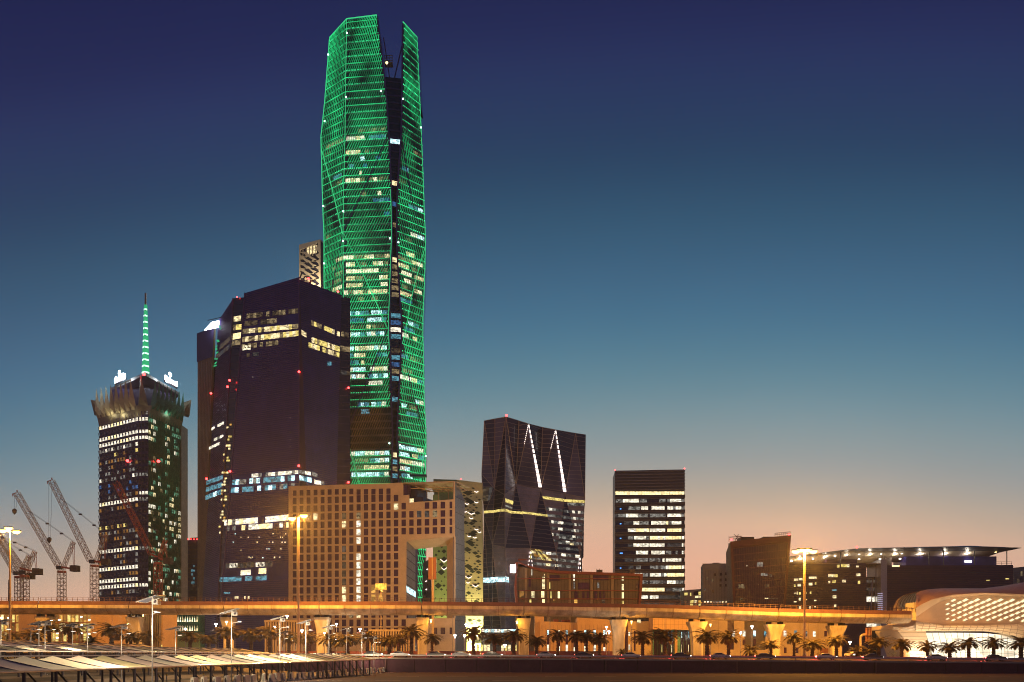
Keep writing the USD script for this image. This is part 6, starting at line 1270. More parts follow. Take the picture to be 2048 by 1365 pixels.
# ------------------------------------------------------------------ palms
def frond(rng, L, up, droop, az, nl, wid):
    """One feather leaf: a bent midrib with leaflets on both sides."""
    mb = MB(); n = 7; pts = []; a = up; p = np.zeros(3)
    for k in range(n + 1):
        pts.append(p.copy()); a -= droop / n * (1 + .5 * k / n); p = p + L / n * np.array([math.cos(a), 0, math.sin(a)])
    pts = np.array(pts); R = np.array([[math.cos(az), -math.sin(az), 0], [math.sin(az), math.cos(az), 0], [0, 0, 1]])
    v, f = [], []
    for s in (-1, 1):
        for k in range(nl):
            t = .10 + .88 * k / (nl - 1); i = min(n - 1, int(t * n)); q = pts[i] + (pts[i + 1] - pts[i]) * (t * n - i); d = pts[i + 1] - pts[i]; d /= np.linalg.norm(d)
            l = wid * math.sin(math.pi * (.12 + .8 * t)) * rng.uniform(.85, 1.1)
            tip = q + d * l * .62 + np.array([0, s * l * .75, 0]) + np.array([0, 0, -.22 * l + rng.uniform(-.06, .1)])
            w = .075 + .035 * rng.random(); b = len(v); v += [q - d * w, q + d * w * 1.6, tip]; f.append([b, b + 1, b + 2])
    mb.add(np.array(v) @ R.T, f)
    for k in range(n): mb.bar(R @ pts[k], R @ pts[k + 1], .045 * (1 - k / n) + .012, 3)
    return mb
def palm_proto(name, seed, trunk, nf, L, young=False):
    rng = random.Random(seed); p = proto(name); mb = MB(); rings = []
    nseg = 14
    for k in range(nseg + 1):
        t = k / nseg; r = (.34 - .08 * t + (.10 if k % 2 else 0) + (.18 * (t - .85) / .15 if t > .85 else 0)) * (1.15 if young else 1); z = trunk * t
        rings.append([(r * math.cos(a) + .12 * math.sin(t * 2.5) * (seed % 3 - 1), r * math.sin(a), z) for a in np.linspace(0, 2 * math.pi, 9)[:-1]])
    part(p, 'trunk', mb.loft(rings), 'palm_trunk')
    for k in range(nf):
        t = k / nf; az = k * 2.39996 + rng.uniform(-.2, .2); up = 1.35 - 1.55 * t ** .8 + rng.uniform(-.12, .12); l = L * rng.uniform(.85, 1.08) * (.82 + .25 * math.sin(math.pi * min(1, t + .15)))
        m = frond(rng, l, up, .95 + .4 * rng.random(), az, 19, .78 * (L / 3.2)); v, f = m.out(); v = v + [.12 * math.sin(2.5) * (seed % 3 - 1), 0, trunk - .05 + .25 * (1 - t)]
        part(p, 'frond', (v, f), 'palm_dry' if t > .86 and rng.random() < .6 else 'palm_leaf')
    return p
PALM = [palm_proto('palm_tall', 3, 5.6, 34, 3.3), palm_proto('palm_mid', 4, 4.6, 36, 3.2), palm_proto('palm_full', 5, 4.0, 40, 3.4), palm_proto('palm_short', 7, 1.2, 26, 2.5, True)]
PALM_H = [5.6, 4.6, 4.0, 1.2]; PALM_L = [3.3, 3.2, 3.4, 2.5]
PLIST = [  # trunk column, crown row, half width of the crown, kind, what is near it
    (-6, 1274, 20, 1, 'palm cut by the left edge of the picture'), (25, 1271, 19, 2, 'low full palm second from the left edge, gold windows behind'), (65, 1269, 23, 2, 'full palm in front of the leftmost viaduct pier'), (100, 1249, 22, 0, 'tall palm at the left side of the bright gold windows'), (140, 1252, 25, 0, 'tall palm with drooping side leaves before the gold windows'), (183, 1290, 17, 3, 'short trunkless palm right of the gold windows'), (223, 1257, 26, 1, 'wide palm in front of the orange panels and small dark sign'), (262, 1272, 19, 2, 'palm at the foot of the pier beside the tall solar lamp'), (297, 1271, 22, 2, 'palm just left of the tall solar lamp pole'),
    (380, 1271, 21, 1, 'palm before the green podium with white teeth windows'), (418, 1277, 19, 1, 'lower palm left of the orange lit pier'), (458, 1261, 25, 0, 'tall palm overlapping the orange lit pier'), (502, 1267, 23, 1, 'reddish palm right of the orange lit pier'), (541, 1261, 26, 0, 'tall palm at the left end of the slatted pavilion'), (578, 1273, 19, 1, 'palm just left of the tall lamp mast'), (613, 1275, 21, 1, 'palm between the tall lamp mast and the yellow pier'), (660, 1275, 24, 2, 'palm hugging the right side of the yellow lit pier'), (696, 1277, 24, 2, 'palm two places right of the yellow lit pier'), (735, 1272, 20, 1, 'palm at the left end of the second slatted pavilion'), (778, 1280, 24, 2, 'bushy palm before the middle of the second slatted pavilion'), (798, 1277, 17, 1, 'thin palm crowded beside the bushy one near the hotel'), (823, 1260, 23, 0, 'tall palm left of the pier before the hotel doorway'), (864, 1276, 17, 1, 'palm right of the pier before the hotel doorway'),
    (947, 1262, 23, 0, 'tall palm before the cream perforated facade'), (988.5, 1276, 22, 1, 'dark palm below the crystal tower lobby lights'), (1028, 1268, 23, 0, 'dark palm left of the pier under the crystal tower'), (1073.5, 1281, 20, 1, 'palm right of the pier under the red brown block'), (1114.7, 1268, 20, 0, 'first tall palm before the orange slit window hall'), (1154, 1270, 22, 0, 'leaning palm in the middle of the orange slit window hall'), (1174, 1269, 18, 0, 'palm closely right of the leaning palm at the orange hall'), (1199.5, 1275, 19, 1, 'palm left of the twin white street lamps'), (1244, 1298, 10, 3, 'tiny palm at the foot of an orange pier'), (1285, 1272, 21, 1, 'dark palm right of the tiny palm and orange pier'), (1330, 1269, 23, 1, 'palm in front of the teal glazed hall'),
    (1414, 1270, 23, 1, 'palm at the right of the flared pier beyond the teal hall'), (1457, 1271, 21, 1, 'palm with orange top left of the white street lamp'), (1501, 1293, 15, 3, 'short palm between two white street lamps'), (1542, 1288, 18, 1, 'short full palm at a pier left of the right hand mast'), (1588, 1273, 17, 0, 'upright glowing palm left of the right hand lamp mast'), (1624, 1287, 22, 2, 'wide low palm at the right hand lamp mast'), (1673, 1280, 20, 1, 'golden palm in front of the last flared pier'), (1715, 1301, 15, 3, 'short bushy palm left of the brown billboard'), (1738, 1296, 14, 3, 'small palm under the brown billboard'), (1757.5, 1283, 20, 1, 'orange palm right of the brown billboard'), (1803, 1287, 20, 1, 'palm before the leaning white wall of the station'), (1855, 1291, 17, 1, 'small palm at the left of the bright station glazing'), (1900, 1293, 22, 1, 'flat crowned palm before the bright station glazing'), (1938, 1284, 22, 0, 'palm standing in the middle of the bright station glazing'), (1986, 1283, 22, 0, 'palm right of centre before the bright station glazing'), (2042, 1284, 25, 1, 'palm at the right edge of the picture')]
RNG.seed(101)
for k, (px, py, hw, kind, lab) in enumerate(PLIST):
    d = (243 if px < 1250 else 236) + RNG.uniform(-2, 4) if px < 1780 else 226 + RNG.uniform(0, 3); x = PX(px, d); zb = interp(x, UP) - .1 if px < 1780 else 2.6; zc = PZ(py, d) + .2
    sc_r = hw * d / S / (PALM_L[kind] * .66); sc_z = max(.3, (zc - zb) / (PALM_H[kind] + .6)) if kind != 3 else sc_r
    sz = (sc_r, sc_r, sc_r * .45 + sc_z * .55)
    if kind != 3:                                           # keep the crown round and stretch the trunk instead
        sz = (sc_r, sc_r, sc_z)
    copy_of(PALM[kind], 'date_palm', 'date ' + lab if lab.startswith('palm') else lab.replace(' palm', ' date palm', 1), 'palm', (x, d, zb), RNG.uniform(0, 360), sz, 'date palms along the boulevard', RNG.uniform(-5, 5))
# shrubs
def shrub(name, label, px, py, hw, d, mt):
    t = thing(name, label, 'shrub', (PX(px, d), d, upper(PX(px, d)) - .1)); rng = random.Random(int(px)); z0 = upper(PX(px, d)); r = hw * d / S
    mb = MB()
    for k in range(260):
        a, e, q_ = rng.uniform(0, 6.28), rng.uniform(.05, 1.4), rng.uniform(.5, 1.05) * (1 + .25 * math.sin(k))
        p = np.array([PX(px, d) + r * q_ * math.cos(a) * math.cos(e), d + r * q_ * math.sin(a) * math.cos(e), z0 + r * .95 * q_ * math.sin(e)]); s = rng.uniform(.12, .28)
        u = np.array([rng.uniform(-1, 1), rng.uniform(-1, 1), rng.uniform(-.3, 1)]) * s; w = np.array([rng.uniform(-1, 1), rng.uniform(-1, 1), rng.uniform(-1, 1)]) * s * .5
        mb.add([p - w * .6, p + u, p + w * .6], [[0, 1, 2]])
    part(t, 'foliage', mb, mt); part(t, 'stem', MB().bar((PX(px, d), d, z0 - .2), (PX(px, d), d, z0 + r * .5), .08), 'palm_trunk')
shrub('bush', 'yellow green spiky bush beside the leaning station wall', 1786, 1305, 15, 242, 'shrub_leaf')
for px, l in ((1184, 'dark round bush before the orange slit window hall'), (1258, 'low dark bush right of the orange pier'), (1300, 'dark bush under a palm left of the teal hall'), (1378, 'dark bush in front of the teal glazing'), (1443, 'small bush at the tan garden wall'), (1640, 'small dry bush right of the wide low palm'), (765, 'low yellowish bush before the second slatted pavilion'), (693, 'small pale bush between two palms')): shrub('bush', l, px, 1306, 10 if px != 1443 else 6, 248, 'palm_leaf' if px not in (765, 693) else 'shrub_leaf')

# ------------------------------------------------------------------ lamps
def mast(px, py, label, inten, heads):
    d = 238.0; x = PX(px, d); zb = upper(x) - .2; zt = PZ(py, d)
    t = thing('high_mast_lamp', label, 'street lamp', (x, d, zb))
    part(t, 'pole', MB().bar((x, d, zb), (x, d, zt), .34, 8, .2), 'pole_paint'); part(t, 'base', MB().bar((x, d, zb), (x, d, zb + .7), .5, 8), 'pole_paint')
    for dx, dz in heads:
        part(t, 'arm', MB().bar((x, d, zt), (x + dx * .7, d, zt + dz), .09), 'pole_paint')
        c = np.array([x + dx, d, zt + dz]); part(t, 'lamp_head', MB().box(c[0] - 1.05, d - .45, c[2] + .2, c[0] + 1.05, d + .4, c[2] + .45), 'dark_metal')
        part(t, 'lens', MB().loft([[(c[0] + rx * math.cos(a), d + .4 * math.sin(a), c[2] + dz_) for a in np.linspace(0, 6.283, 9)[:-1]] for rx, dz_ in ((.5, -.55), (1.0, -.2), (1.0, .19))]), 'lamp_sodium')
        light(t, c + [0, 0, -1.0], SODIUM, inten / len(heads), .35)
mast(20, 1064, 'tall sodium lamp mast glaring at the far left before the cranes', 26000, [(-1.9, .3), (1.7, 0), (-.4, .9)])
mast(597, 1035, 'slim tall sodium lamp mast in front of the beige hotel grid', 66000, [(-1.7, -.3), (1.4, .4)])
mast(1609, 1104, 'tall sodium lamp mast glaring in front of the wide dark offices', 60000, [(-2.3, .1), (2.3, .1), (-.9, .5), (.9, .5)])
def street_lamp(px, py, d, label, col='lamp_white', inten=900, h0=1309, light_col=NEUTRAL, arm=0.0, glow=True):
    x = PX(px, d); zb = upper(x) - .2; zt = PZ(py, d); t = thing('street_lamp', label, 'street lamp', (x, d, zb))
    part(t, 'pole', MB().bar((x, d, zb), (x, d, zt), .11, 6, .07), 'galvanised')
    if arm: part(t, 'arm', MB().bar((x, d, zt), (x + arm, d, zt + .25), .06), 'galvanised')
    part(t, 'lamp_head', MB().box(x + arm - .32, d - .3, zt + .12, x + arm + .32, d + .3, zt + .22), 'grey_metal')
    part(t, 'lens', MB().loft([[(x + arm + r_ * math.cos(a), d + r_ * math.sin(a), zt + z_) for a in np.linspace(0, 6.283, 9)[:-1]] for r_, z_ in ((.1, -.34), (.3, -.22), (.36, 0), (.28, .118))]), col)
    if glow: light(t, (x + arm, d, zt - .5), light_col, inten, .25)
SL = [(1213, 1254, 252, 'left of the twin white street lamps by the orange hall', 500), (1218, 1263, 250, 'right one of the twin white street lamps by the orange hall', 500), (1481, 1265, 246, 'brightest white street lamp before the tan office', 600), (1504, 1253, 250, 'white street lamp with two heads right of the brightest one', 400), (673, 1248, 256, 'greenish white street lamp right of the yellow pier', 700), (720, 1258, 256, 'white street lamp above the palms before the second pavilion', 600), (932, 1249, 290, 'white street lamp before the cream perforated facade', 300), (910, 1271, 252, 'left of two small lamps beside the grey hotel side wall', 250), (929, 1271, 252, 'right of two small lamps beside the grey hotel side wall', 250), (432, 1248, 262, 'greenish white street lamp left of the orange lit pier', 400),
      (1700, 1284, 270, 'small white street lamp left of the brown billboard', 200), (1010, 1290, 262, 'low cool white lamp under the crystal tower lobby', 150)]
for px, py, d, l, inten in SL: street_lamp(px, py, d, l if 'lamp' in l else l + ' lamp', inten=inten * .28, arm=0)
for px, py, d, l in ((453, 1243.5, 250, 'bright wide lamp in front of the orange pier head'), (550, 1253.5, 250, 'warm lamp on a thin pole left of the tall mast'), (604, 1261, 250, 'warm lamp beside the tall mast above the palms'), (649, 1266.5, 249, 'warm lamp before the yellow pier'), (670, 1279.5, 249, 'lower warm lamp right of the yellow pier'), (371, 1258, 262, 'small warm lamp before the green podium'), (574, 1232, 262, 'small warm lamp under the viaduct left of the mast'), (286, 1228, 262, 'warm lamp under the viaduct beside the tall solar lamp')):
    street_lamp(px, py, d, l, inten=190 if px in (453, 604, 649) else 120, light_col=(1, .5, .12))
for px, py, l in ((1263, 1243, 'sodium lamp under the viaduct right of the twin lamps'), (1421, 1249, 'sodium lamp under the viaduct at the flared pier beyond the teal hall'), (862, 1240, 'sodium lamp under the viaduct at the hotel doorway'), (1034, 1243, 'sodium lamp under the viaduct left of the red brown block pier')):
    street_lamp(px, py, 256, l, 'lamp_sodium_soft', 260, light_col=SODIUM)
# boulevard lamps whose heads stand level with the viaduct
for px, l in ((470, 'tall boulevard lamp behind the viaduct left of the first pavilion'), (640, 'tall boulevard lamp hidden behind the yellow lit pier'), (762, 'tall boulevard lamp glaring just above the viaduct before the hotel'), (905, 'tall boulevard lamp behind the viaduct at the hotel corner'), (1100, 'tall boulevard lamp behind the viaduct at the red brown block'), (1330, 'tall boulevard lamp behind the viaduct at the glazed hall'), (160, 'tall boulevard lamp behind the viaduct at the gold lit hotel')):
    street_lamp(px, 1177 if px == 762 else 1212, 318 if px > 400 and px < 1000 else 274, l, 'lamp_sodium', {470: 1800, 640: 3000, 762: 3000, 905: 1100, 1100: 100, 1330: 1800, 160: 1400}[px], light_col=SODIUM)

# ------------------------------------------------------------------ signs and an added lamp glare panel
bb = thing('billboard', 'brown billboard on a curved orange pole between small palms', 'billboard', P(1722, 1316, 248))
p = lambda x, y, d=248: P(x, y, d)
part(bb, 'pole', MB().path([p(1722, 1318), p(1721.5, 1280), p(1722, 1273), p(1725, 1270.5), p(1733, 1269.5)], .32, 6), 'pole_paint')
part(bb, 'panel', MB().box(PX(1731, 248), 247.6, PZ(1283, 248), PX(1743, 248), 248, PZ(1256, 248)), 'sign_brown')
for k in range(4): part(bb, 'panel_rib', MB().box(PX(1732 + k * 3, 248), 247.5, PZ(1283, 248), PX(1732.5 + k * 3, 248), 247.59, PZ(1256, 248)), 'pole_paint')
part(bb, 'cross_bar', MB().box(PX(1730.6, 248), 247.45, PZ(1273.5, 248), PX(1743.4, 248), 247.62, PZ(1272, 248)), 'dark_metal')
ps = thing('tall_sign', 'tall brown sign panel on an orange post seen through the hotel doorway', 'sign', P(864, 1309, 285))
part(ps, 'post', MB().box(PX(863.5, 285), 284.8, upper(-25) - .5, PX(868, 285), 285.3, PZ(1159, 285)), 'pole_paint')
part(ps, 'panel', MB().box(PX(857, 285), 284.5, PZ(1159.5, 285), PX(872.5, 285), 285.4, PZ(1115.5, 285)), 'sign_brown'); part(ps, 'panel_rib', MB().box(PX(864, 285), 284.35, PZ(1159, 285), PX(866, 285), 284.49, PZ(1116, 285)), 'pole_paint')
sc_ = thing('lit_screen', 'added amber glowing panel imitating lamp glare above the viaduct before the hotel', 'sign', P(762, 1190, 300))  # added glowing panel in place of a lamp's glare on the hotel
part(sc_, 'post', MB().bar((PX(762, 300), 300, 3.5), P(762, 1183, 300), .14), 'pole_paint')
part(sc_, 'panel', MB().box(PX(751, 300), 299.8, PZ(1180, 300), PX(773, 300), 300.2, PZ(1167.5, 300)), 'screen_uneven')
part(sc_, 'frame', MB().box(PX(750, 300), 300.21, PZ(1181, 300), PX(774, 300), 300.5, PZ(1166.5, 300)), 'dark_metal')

# ------------------------------------------------------------------ tower cranes
def lattice(mb, a, b, w, n, r, mbx=None):
    a, b = np.asarray(a, float), np.asarray(b, float); t = (b - a) / np.linalg.norm(b - a); s = np.cross(t, [0, 1.0, 0]); s /= np.linalg.norm(s); u = np.cross(s, t)
    cn = [(-1, -1), (1, -1), (1, 1), (-1, 1)]
    for i, j in cn: mb.bar(a + (s * i + u * j) * w / 2, b + (s * i + u * j) * w / 2, r, 4)
    for k in range(n):
        p0, p1 = a + (b - a) * k / n, a + (b - a) * (k + 1) / n
        for (i, j), (i2, j2) in (((-1, -1), (1, -1)), ((1, -1), (1, 1)), ((1, 1), (-1, 1)), ((-1, 1), (-1, -1))):
            q0, q1 = p0 + (s * i + u * j) * w / 2, p1 + (s * i2 + u * j2) * w / 2
            if k % 2: q0, q1 = p0 + (s * i2 + u * j2) * w / 2, p1 + (s * i + u * j) * w / 2
            mb.bar(q0, q1, r * .6, 3)
            mb.bar(p0 + (s * i + u * j) * w / 2, p0 + (s * i2 + u * j2) * w / 2, r * .6, 3)
def crane(label, d, mx, my, tip, foot, apex, cw, hook=None, col='crane_white', tie=None, cut=1):
    t = thing('tower_crane', label, 'crane', (PX(mx, d), d, 0)); q = lambda x, y: P(x, y, d)
    m = MB(); lattice(m, (PX(mx, d), d, 0), q(mx, my), 2.9, 26, .17); part(t, 'mast', m, col)
    m = MB(); lattice(m, q(*foot), q(*tip), 2.3, 26, .15); part(t, 'jib', m, col)
    part(t, 'slewing_ring', MB().bar(q(mx, my + 3), q(mx, my - 1), 2.0, 10), 'crane_red')
    part(t, 'deck', MB().hexa([q(foot[0] - 1, foot[1] + 2) + [0, -1.6, 0], q(cw[0], cw[1] + 4) + [0, -1.6, 0], q(cw[0], cw[1] + 4) + [0, 1.6, 0], q(foot[0] - 1, foot[1] + 2) + [0, 1.6, 0], q(foot[0] - 1, foot[1] - 1.5) + [0, -1.6, 0], q(cw[0], cw[1] + .5) + [0, -1.6, 0], q(cw[0], cw[1] + .5) + [0, 1.6, 0], q(foot[0] - 1, foot[1] - 1.5) + [0, 1.6, 0]]), 'crane_red')
    c = q(*cw); part(t, 'counterweight', MB().box(c[0] - 1.7, d - 1.8, c[2] - 1.6, c[0] + 1.7, d + 1.8, c[2] + 1.3), 'counterweight')
    part(t, 'cab', MB().box(q(mx, 0)[0] - 1.6, d - 2.2, q(0, my - 3)[2], q(mx, 0)[0] + .6, d - .4, q(0, my - 10)[2]), 'dark_metal')
    m = MB(); b0 = q(mx + 2, my - 4); lattice(m, b0, q(*apex), 1.5, 8, .13); part(t, 'a_frame', m, col)
    m = MB().bar(q(*apex) + [0, -1, 0], q(cw[0] - 1, cw[1]) + [0, -1, 0], .12).bar(q(*apex) + [0, 1, 0], q(cw[0] - 3, cw[1]) + [0, 1, 0], .12); part(t, 'back_stay', m, 'crane_red')
    k = tie if tie else .8; jp = q(*foot) + (q(*tip) - q(*foot)) * k
    part(t, 'pendant', MB().bar(q(*apex), jp, .08).bar(q(*apex) + [0, .8, .3], jp + [0, .8, .3], .06), 'dark_metal')
    for u in (.25, .55): s = q(*apex) + (jp - q(*apex)) * u; part(t, 'pulley', MB().box(s[0] - .7, d - .3, s[2] - .35, s[0] + .7, d + .3, s[2] + .35), 'dark_metal')
    if hook:
        tp = q(*tip); part(t, 'hoist_rope', MB().bar((q(*hook)[0], d - .3, tp[2] - .5), (q(*hook)[0], d - .3, q(*hook)[2]), .06).bar((q(*hook)[0] + 1.2, d + .3, tp[2] - .5), (q(*hook)[0] + .4, d + .3, q(*hook)[2]), .06), 'dark_metal')
        h = q(*hook); part(t, 'hook_block', MB().loft([[(h[0] + r * math.cos(a), d + r * .7 * math.sin(a), h[2] + z) for a in np.linspace(0, 6.283, 9)[:-1]] for r, z in ((.15, -1.6), (1.0, -.6), (1.2, .6), (.3, 1.3))]), 'counterweight')
        part(t, 'jib_head', MB().bar(tp, tp + [-1.9, 0, -.6], .25).bar(tp + [-1.9, 0, -.6], tp + [-1.7, 0, -1.8], .2).bar(tp + [.4, 0, .2], tp + [.2, 0, 1.2], .3), 'crane_red')
crane('nearest left crane, its jib leaving the picture beside the sodium lamp', 432, 38, 1154, (-30, 1040), (33, 1148), (58.5, 1111), (60, 1152), tie=.72)
crane('second crane from the left, paired mast with counterweight on the right', 424, 49.5, 1152, (-22, 1046), (44, 1137), (70, 1103), (75, 1143), tie=.72)
crane('complete crane with raised jib standing alone right of the sodium lamp', 430, 123.5, 1143, (33, 986), (118, 1133), (147, 1084), (150, 1137), (29, 1023), tie=.78)
crane('tallest crane beside the spire tower, hook hanging far below its jib', 430, 189, 1131, (102.5, 961), (181, 1122), (211, 1069), (212, 1124), (98.5, 1080), tie=.78)
crane('red crane standing in front of the spire tower', 425, 316, 1126, (232, 965), (304, 1109), (331, 1080), (336, 1122), col='crane_red', tie=.75)
an = thing('antenna_mast', 'thin distant antenna mast left of the paired cranes', 'antenna', (PX(18, 600), 600, 0)); part(an, 'mast', MB().bar((PX(18, 600), 600, 0), P(18, 1160, 600), .9, 4, .5), 'dark_metal'); part(an, 'aerial', MB().bar(P(16, 1168, 600), P(20, 1168, 600), .3).bar(P(16, 1178, 600), P(20, 1178, 600), .3), 'dark_metal')
# ------------------------------------------------------------------ shade canopies of the parking lot
def canopy_row(label, a, b, zl, zh, width, ds, slope, seams, first_post=True, lowz=None):
    """Low edge runs along X = a + b*d; the fabric rises to the left."""
    t = thing('shade_canopy', label, 'shade canopy', (a + b * ds[0], ds[0], 0)); perp = np.array([-1, b, 0]); perp /= np.linalg.norm(perp)
    lo = lambda d: np.array([a + b * d, d, zl + slope * (d - ds[0])])
    hi = lambda d: lo(d) + perp * width + [0, 0, zh - zl]
    RNG.seed(int(ds[0] + width * 10)); dd = [ds[0]]
    while dd[-1] < ds[1]: dd.append(dd[-1] + 4.4)
    for k, (d0, d1) in enumerate(zip(dd[:-1], dd[1:])):
        mt = seams[k % len(seams)]; n = 6; v = []
        for i in range(n + 1):
            u = i / n
            for j in range(5):
                w = j / 4; p = lo(d0 + .06) * (1 - w) + lo(d1 - .06) * w; q_ = hi(d0 + .06) * (1 - w) + hi(d1 - .06) * w
                sag = -.34 * math.sin(math.pi * w) * (.35 + .65 * u) - .12 * math.sin(math.pi * u); v.append(p * (1 - u) + q_ * u + [0, 0, sag])
        v = np.array(v); top = v + [0, 0, .03]; f = []
        for i in range(n):
            for j in range(4):
                q0 = i * 5 + j; f += [[q0, q0 + 1, q0 + 6], [q0, q0 + 6, q0 + 5]]
        f = np.array(f); part(t, 'fabric_panel', (np.vstack([top, v]), np.vstack([f, f[:, ::-1] + len(v)])), mt, smooth=40)
        r = part(t, 'frame', MB().bar(lo(d0) - [0, 0, .08], hi(d0) - [0, 0, .08], .09, 5), 'dark_metal')
        if first_post:
            for q_, sgn in ((lo(d0), 1),):
                g = lower(q_[0], d0); part(t, 'post', MB().bar([q_[0], d0, g], q_ - [0, 0, .05], .16, 6), 'dark_metal')
                m_ = q_ + perp * width * .55 + [0, 0, (zh - zl) * .5]; part(t, 'brace', MB().bar([q_[0] - 1.6, d0 + .1, lower(q_[0] - 1.6, d0) + .9], [m_[0], m_[1], m_[2] - .15], .09, 5), 'dark_metal')
                h = hi(d0); part(t, 'post', MB().bar([h[0], h[1], lower(h[0], d0)], h - [0, 0, .05], .13, 6), 'dark_metal')
    part(t, 'edge_beam', MB().path([lo(d) for d in dd], .11, 5), 'grey_metal'); part(t, 'edge_beam', MB().path([hi(d) for d in dd], .09, 5), 'dark_metal')
    return t
canopy_row('nearest row of cream and olive fabric shade canopies in the car park', -52.1, .1256, 2.05, 3.35, 6.4, (56, 186), .0082, ['fabric_pink', 'fabric_cream', 'fabric_pink', 'fabric_olive', 'fabric_olive', 'fabric_pink', 'fabric_cream', 'fabric_cream', 'fabric_pink', 'fabric_olive'])
canopy_row('second row of shade canopies, thin pale strips behind the nearest row', -76, .1256, 4.15, 5.0, 6.0, (82, 190), .004, ['fabric_cream', 'fabric_pink', 'fabric_cream', 'fabric_olive'])
canopy_row('third row of shade canopies seen edge on behind two others', -100, .1256, 5.3, 6.1, 6.0, (100, 196), .003, ['fabric_cream', 'fabric_olive', 'fabric_pink'])
canopy_row('farthest row of shade canopies just below the palms', -124, .1256, 6.2, 7.1, 6.0, (130, 200), .002, ['fabric_pink', 'fabric_cream'])

# ------------------------------------------------------------------ solar lamps
def solar_proto():
    p = proto('solar_lamp_model')
    part(p, 'pole', MB().bar((0, 0, 0), (0, 0, 9.4), .085, 8, .06), 'grey_metal'); part(p, 'base_plate', MB().box(-.3, -.3, 0, .3, .3, .12), 'grey_metal')
    part(p, 'bracket', MB().bar((0, 0, 9.3), (.1, 0, 9.9), .07), 'grey_metal')
    pn = part(p, 'solar_panel', MB().hexa([(-1.35, -.9, 9.45), (1.0, -.9, 10.15), (1.0, .9, 10.15), (-1.35, .9, 9.45), (-1.38, -.9, 9.52), (.97, -.9, 10.22), (.97, .9, 10.22), (-1.38, .9, 9.52)]), 'solar_panel')
    part(pn, 'panel_frame', MB().bar((-1.35, -.92, 9.46), (1.0, -.92, 10.16), .05).bar((-1.35, .92, 9.46), (1.0, .92, 10.16), .05).bar((-1.36, -.9, 9.46), (-1.36, .9, 9.46), .05).bar((1, -.9, 10.16), (1, .9, 10.16), .05), 'galvanised')
    part(p, 'battery_box', MB().box(.12, -.35, 9.2, .8, .35, 9.72), 'grey_metal'); part(p, 'sensor', MB().bar((.5, -.36, 9.45), (.5, -.42, 9.45), .14, 8), 'dark_metal')
    ap = part(p, 'lamp_arm', MB().bar((0, 0, 8.15), (1.3, -1.1, 8.35), .05), 'galvanised'); part(p, 'lamp_head', MB().box(1.1, -1.6, 8.33, 1.5, -.8, 8.42), 'grey_metal')
    part(p, 'lens', MB().box(1.14, -1.54, 8.29, 1.46, -.86, 8.328), 'lot_lamp')
    return p
LOT = 1700.0
SOLAR = solar_proto()
SO = [(305, 1191, 'tallest solar lamp in the car park, panel tilted over its head'), (463, 1217, 'second largest solar lamp, before the orange lit pier'), (560, 1231, 'solar lamp left of the tall mast behind the barriers'), (612, 1239.5, 'solar lamp right of the tall mast behind the barriers'), (658, 1249.5, 'solar lamp in front of the yellow lit pier'), (693, 1254.5, 'solar lamp right of the yellow lit pier'), (724, 1262, 'sixth solar lamp from the left along the barriers'), (748, 1272, 'farthest solar lamp at the end of the barriers')]
for px, py, lab in SO:
    d = 6.75 * S / (HY - py); d = min(d, 212); copy_of(SOLAR, 'solar_lamp', lab, 'street lamp', (PX(px, d), d, 0.0 if d < 205 else .1), RNG.uniform(-12, 12), (1, 1, max(.8, (PZ(py, d) / 10.2))), 'solar street lamps along the car park')
for px, py, lab in SO:
    d = min(6.75 * S / (HY - py), 212); free_light((PX(px, d) - 1.5, d - 2.4, PZ(py, d) - 3.2), (1, .80, .50), LOT * (1 if d < 170 else .25), .16)
for px, py, d in ((2, 1239, 118), (62, 1254, 170), (78, 1243, 140), (90, 1240, 122), (145, 1247, 150), (175, 1248, 132), (243, 1248, 128), (351, 1253, 150)): free_light((PX(px, d) - 1.2, d - 2.4, PZ(py, d) - 3.2), (1, .80, .50), LOT * .10, .16)
for px, py, d, lab in ((2, 1239, 118, 'solar lamp cut by the left edge'), (62, 1254, 170, 'thin small solar lamp in front of the leftmost pier'), (78, 1243, 140, 'left one of two close solar lamps near the leftmost pier'), (90, 1240, 122, 'right one of two close solar lamps near the leftmost pier'), (145, 1247, 150, 'solar lamp in front of the bright gold windows'), (175, 1248, 132, 'solar lamp at the right end of the gold windows'), (243, 1248, 128, 'solar lamp beside the small dark sign'), (351, 1253, 150, 'solar lamp before the green podium'), (568, 1262, 186, 'distant solar lamp just left of the tall mast')):
    x = PX(px, d); g = lower(max(x, -390), d) if x < -46 else 0; copy_of(SOLAR, 'solar_lamp', lab, 'street lamp', (x, d, g), RNG.uniform(-20, 20), (1, 1, max(.4, (PZ(py, d) - g) / 10.2)), 'solar street lamps along the car park')

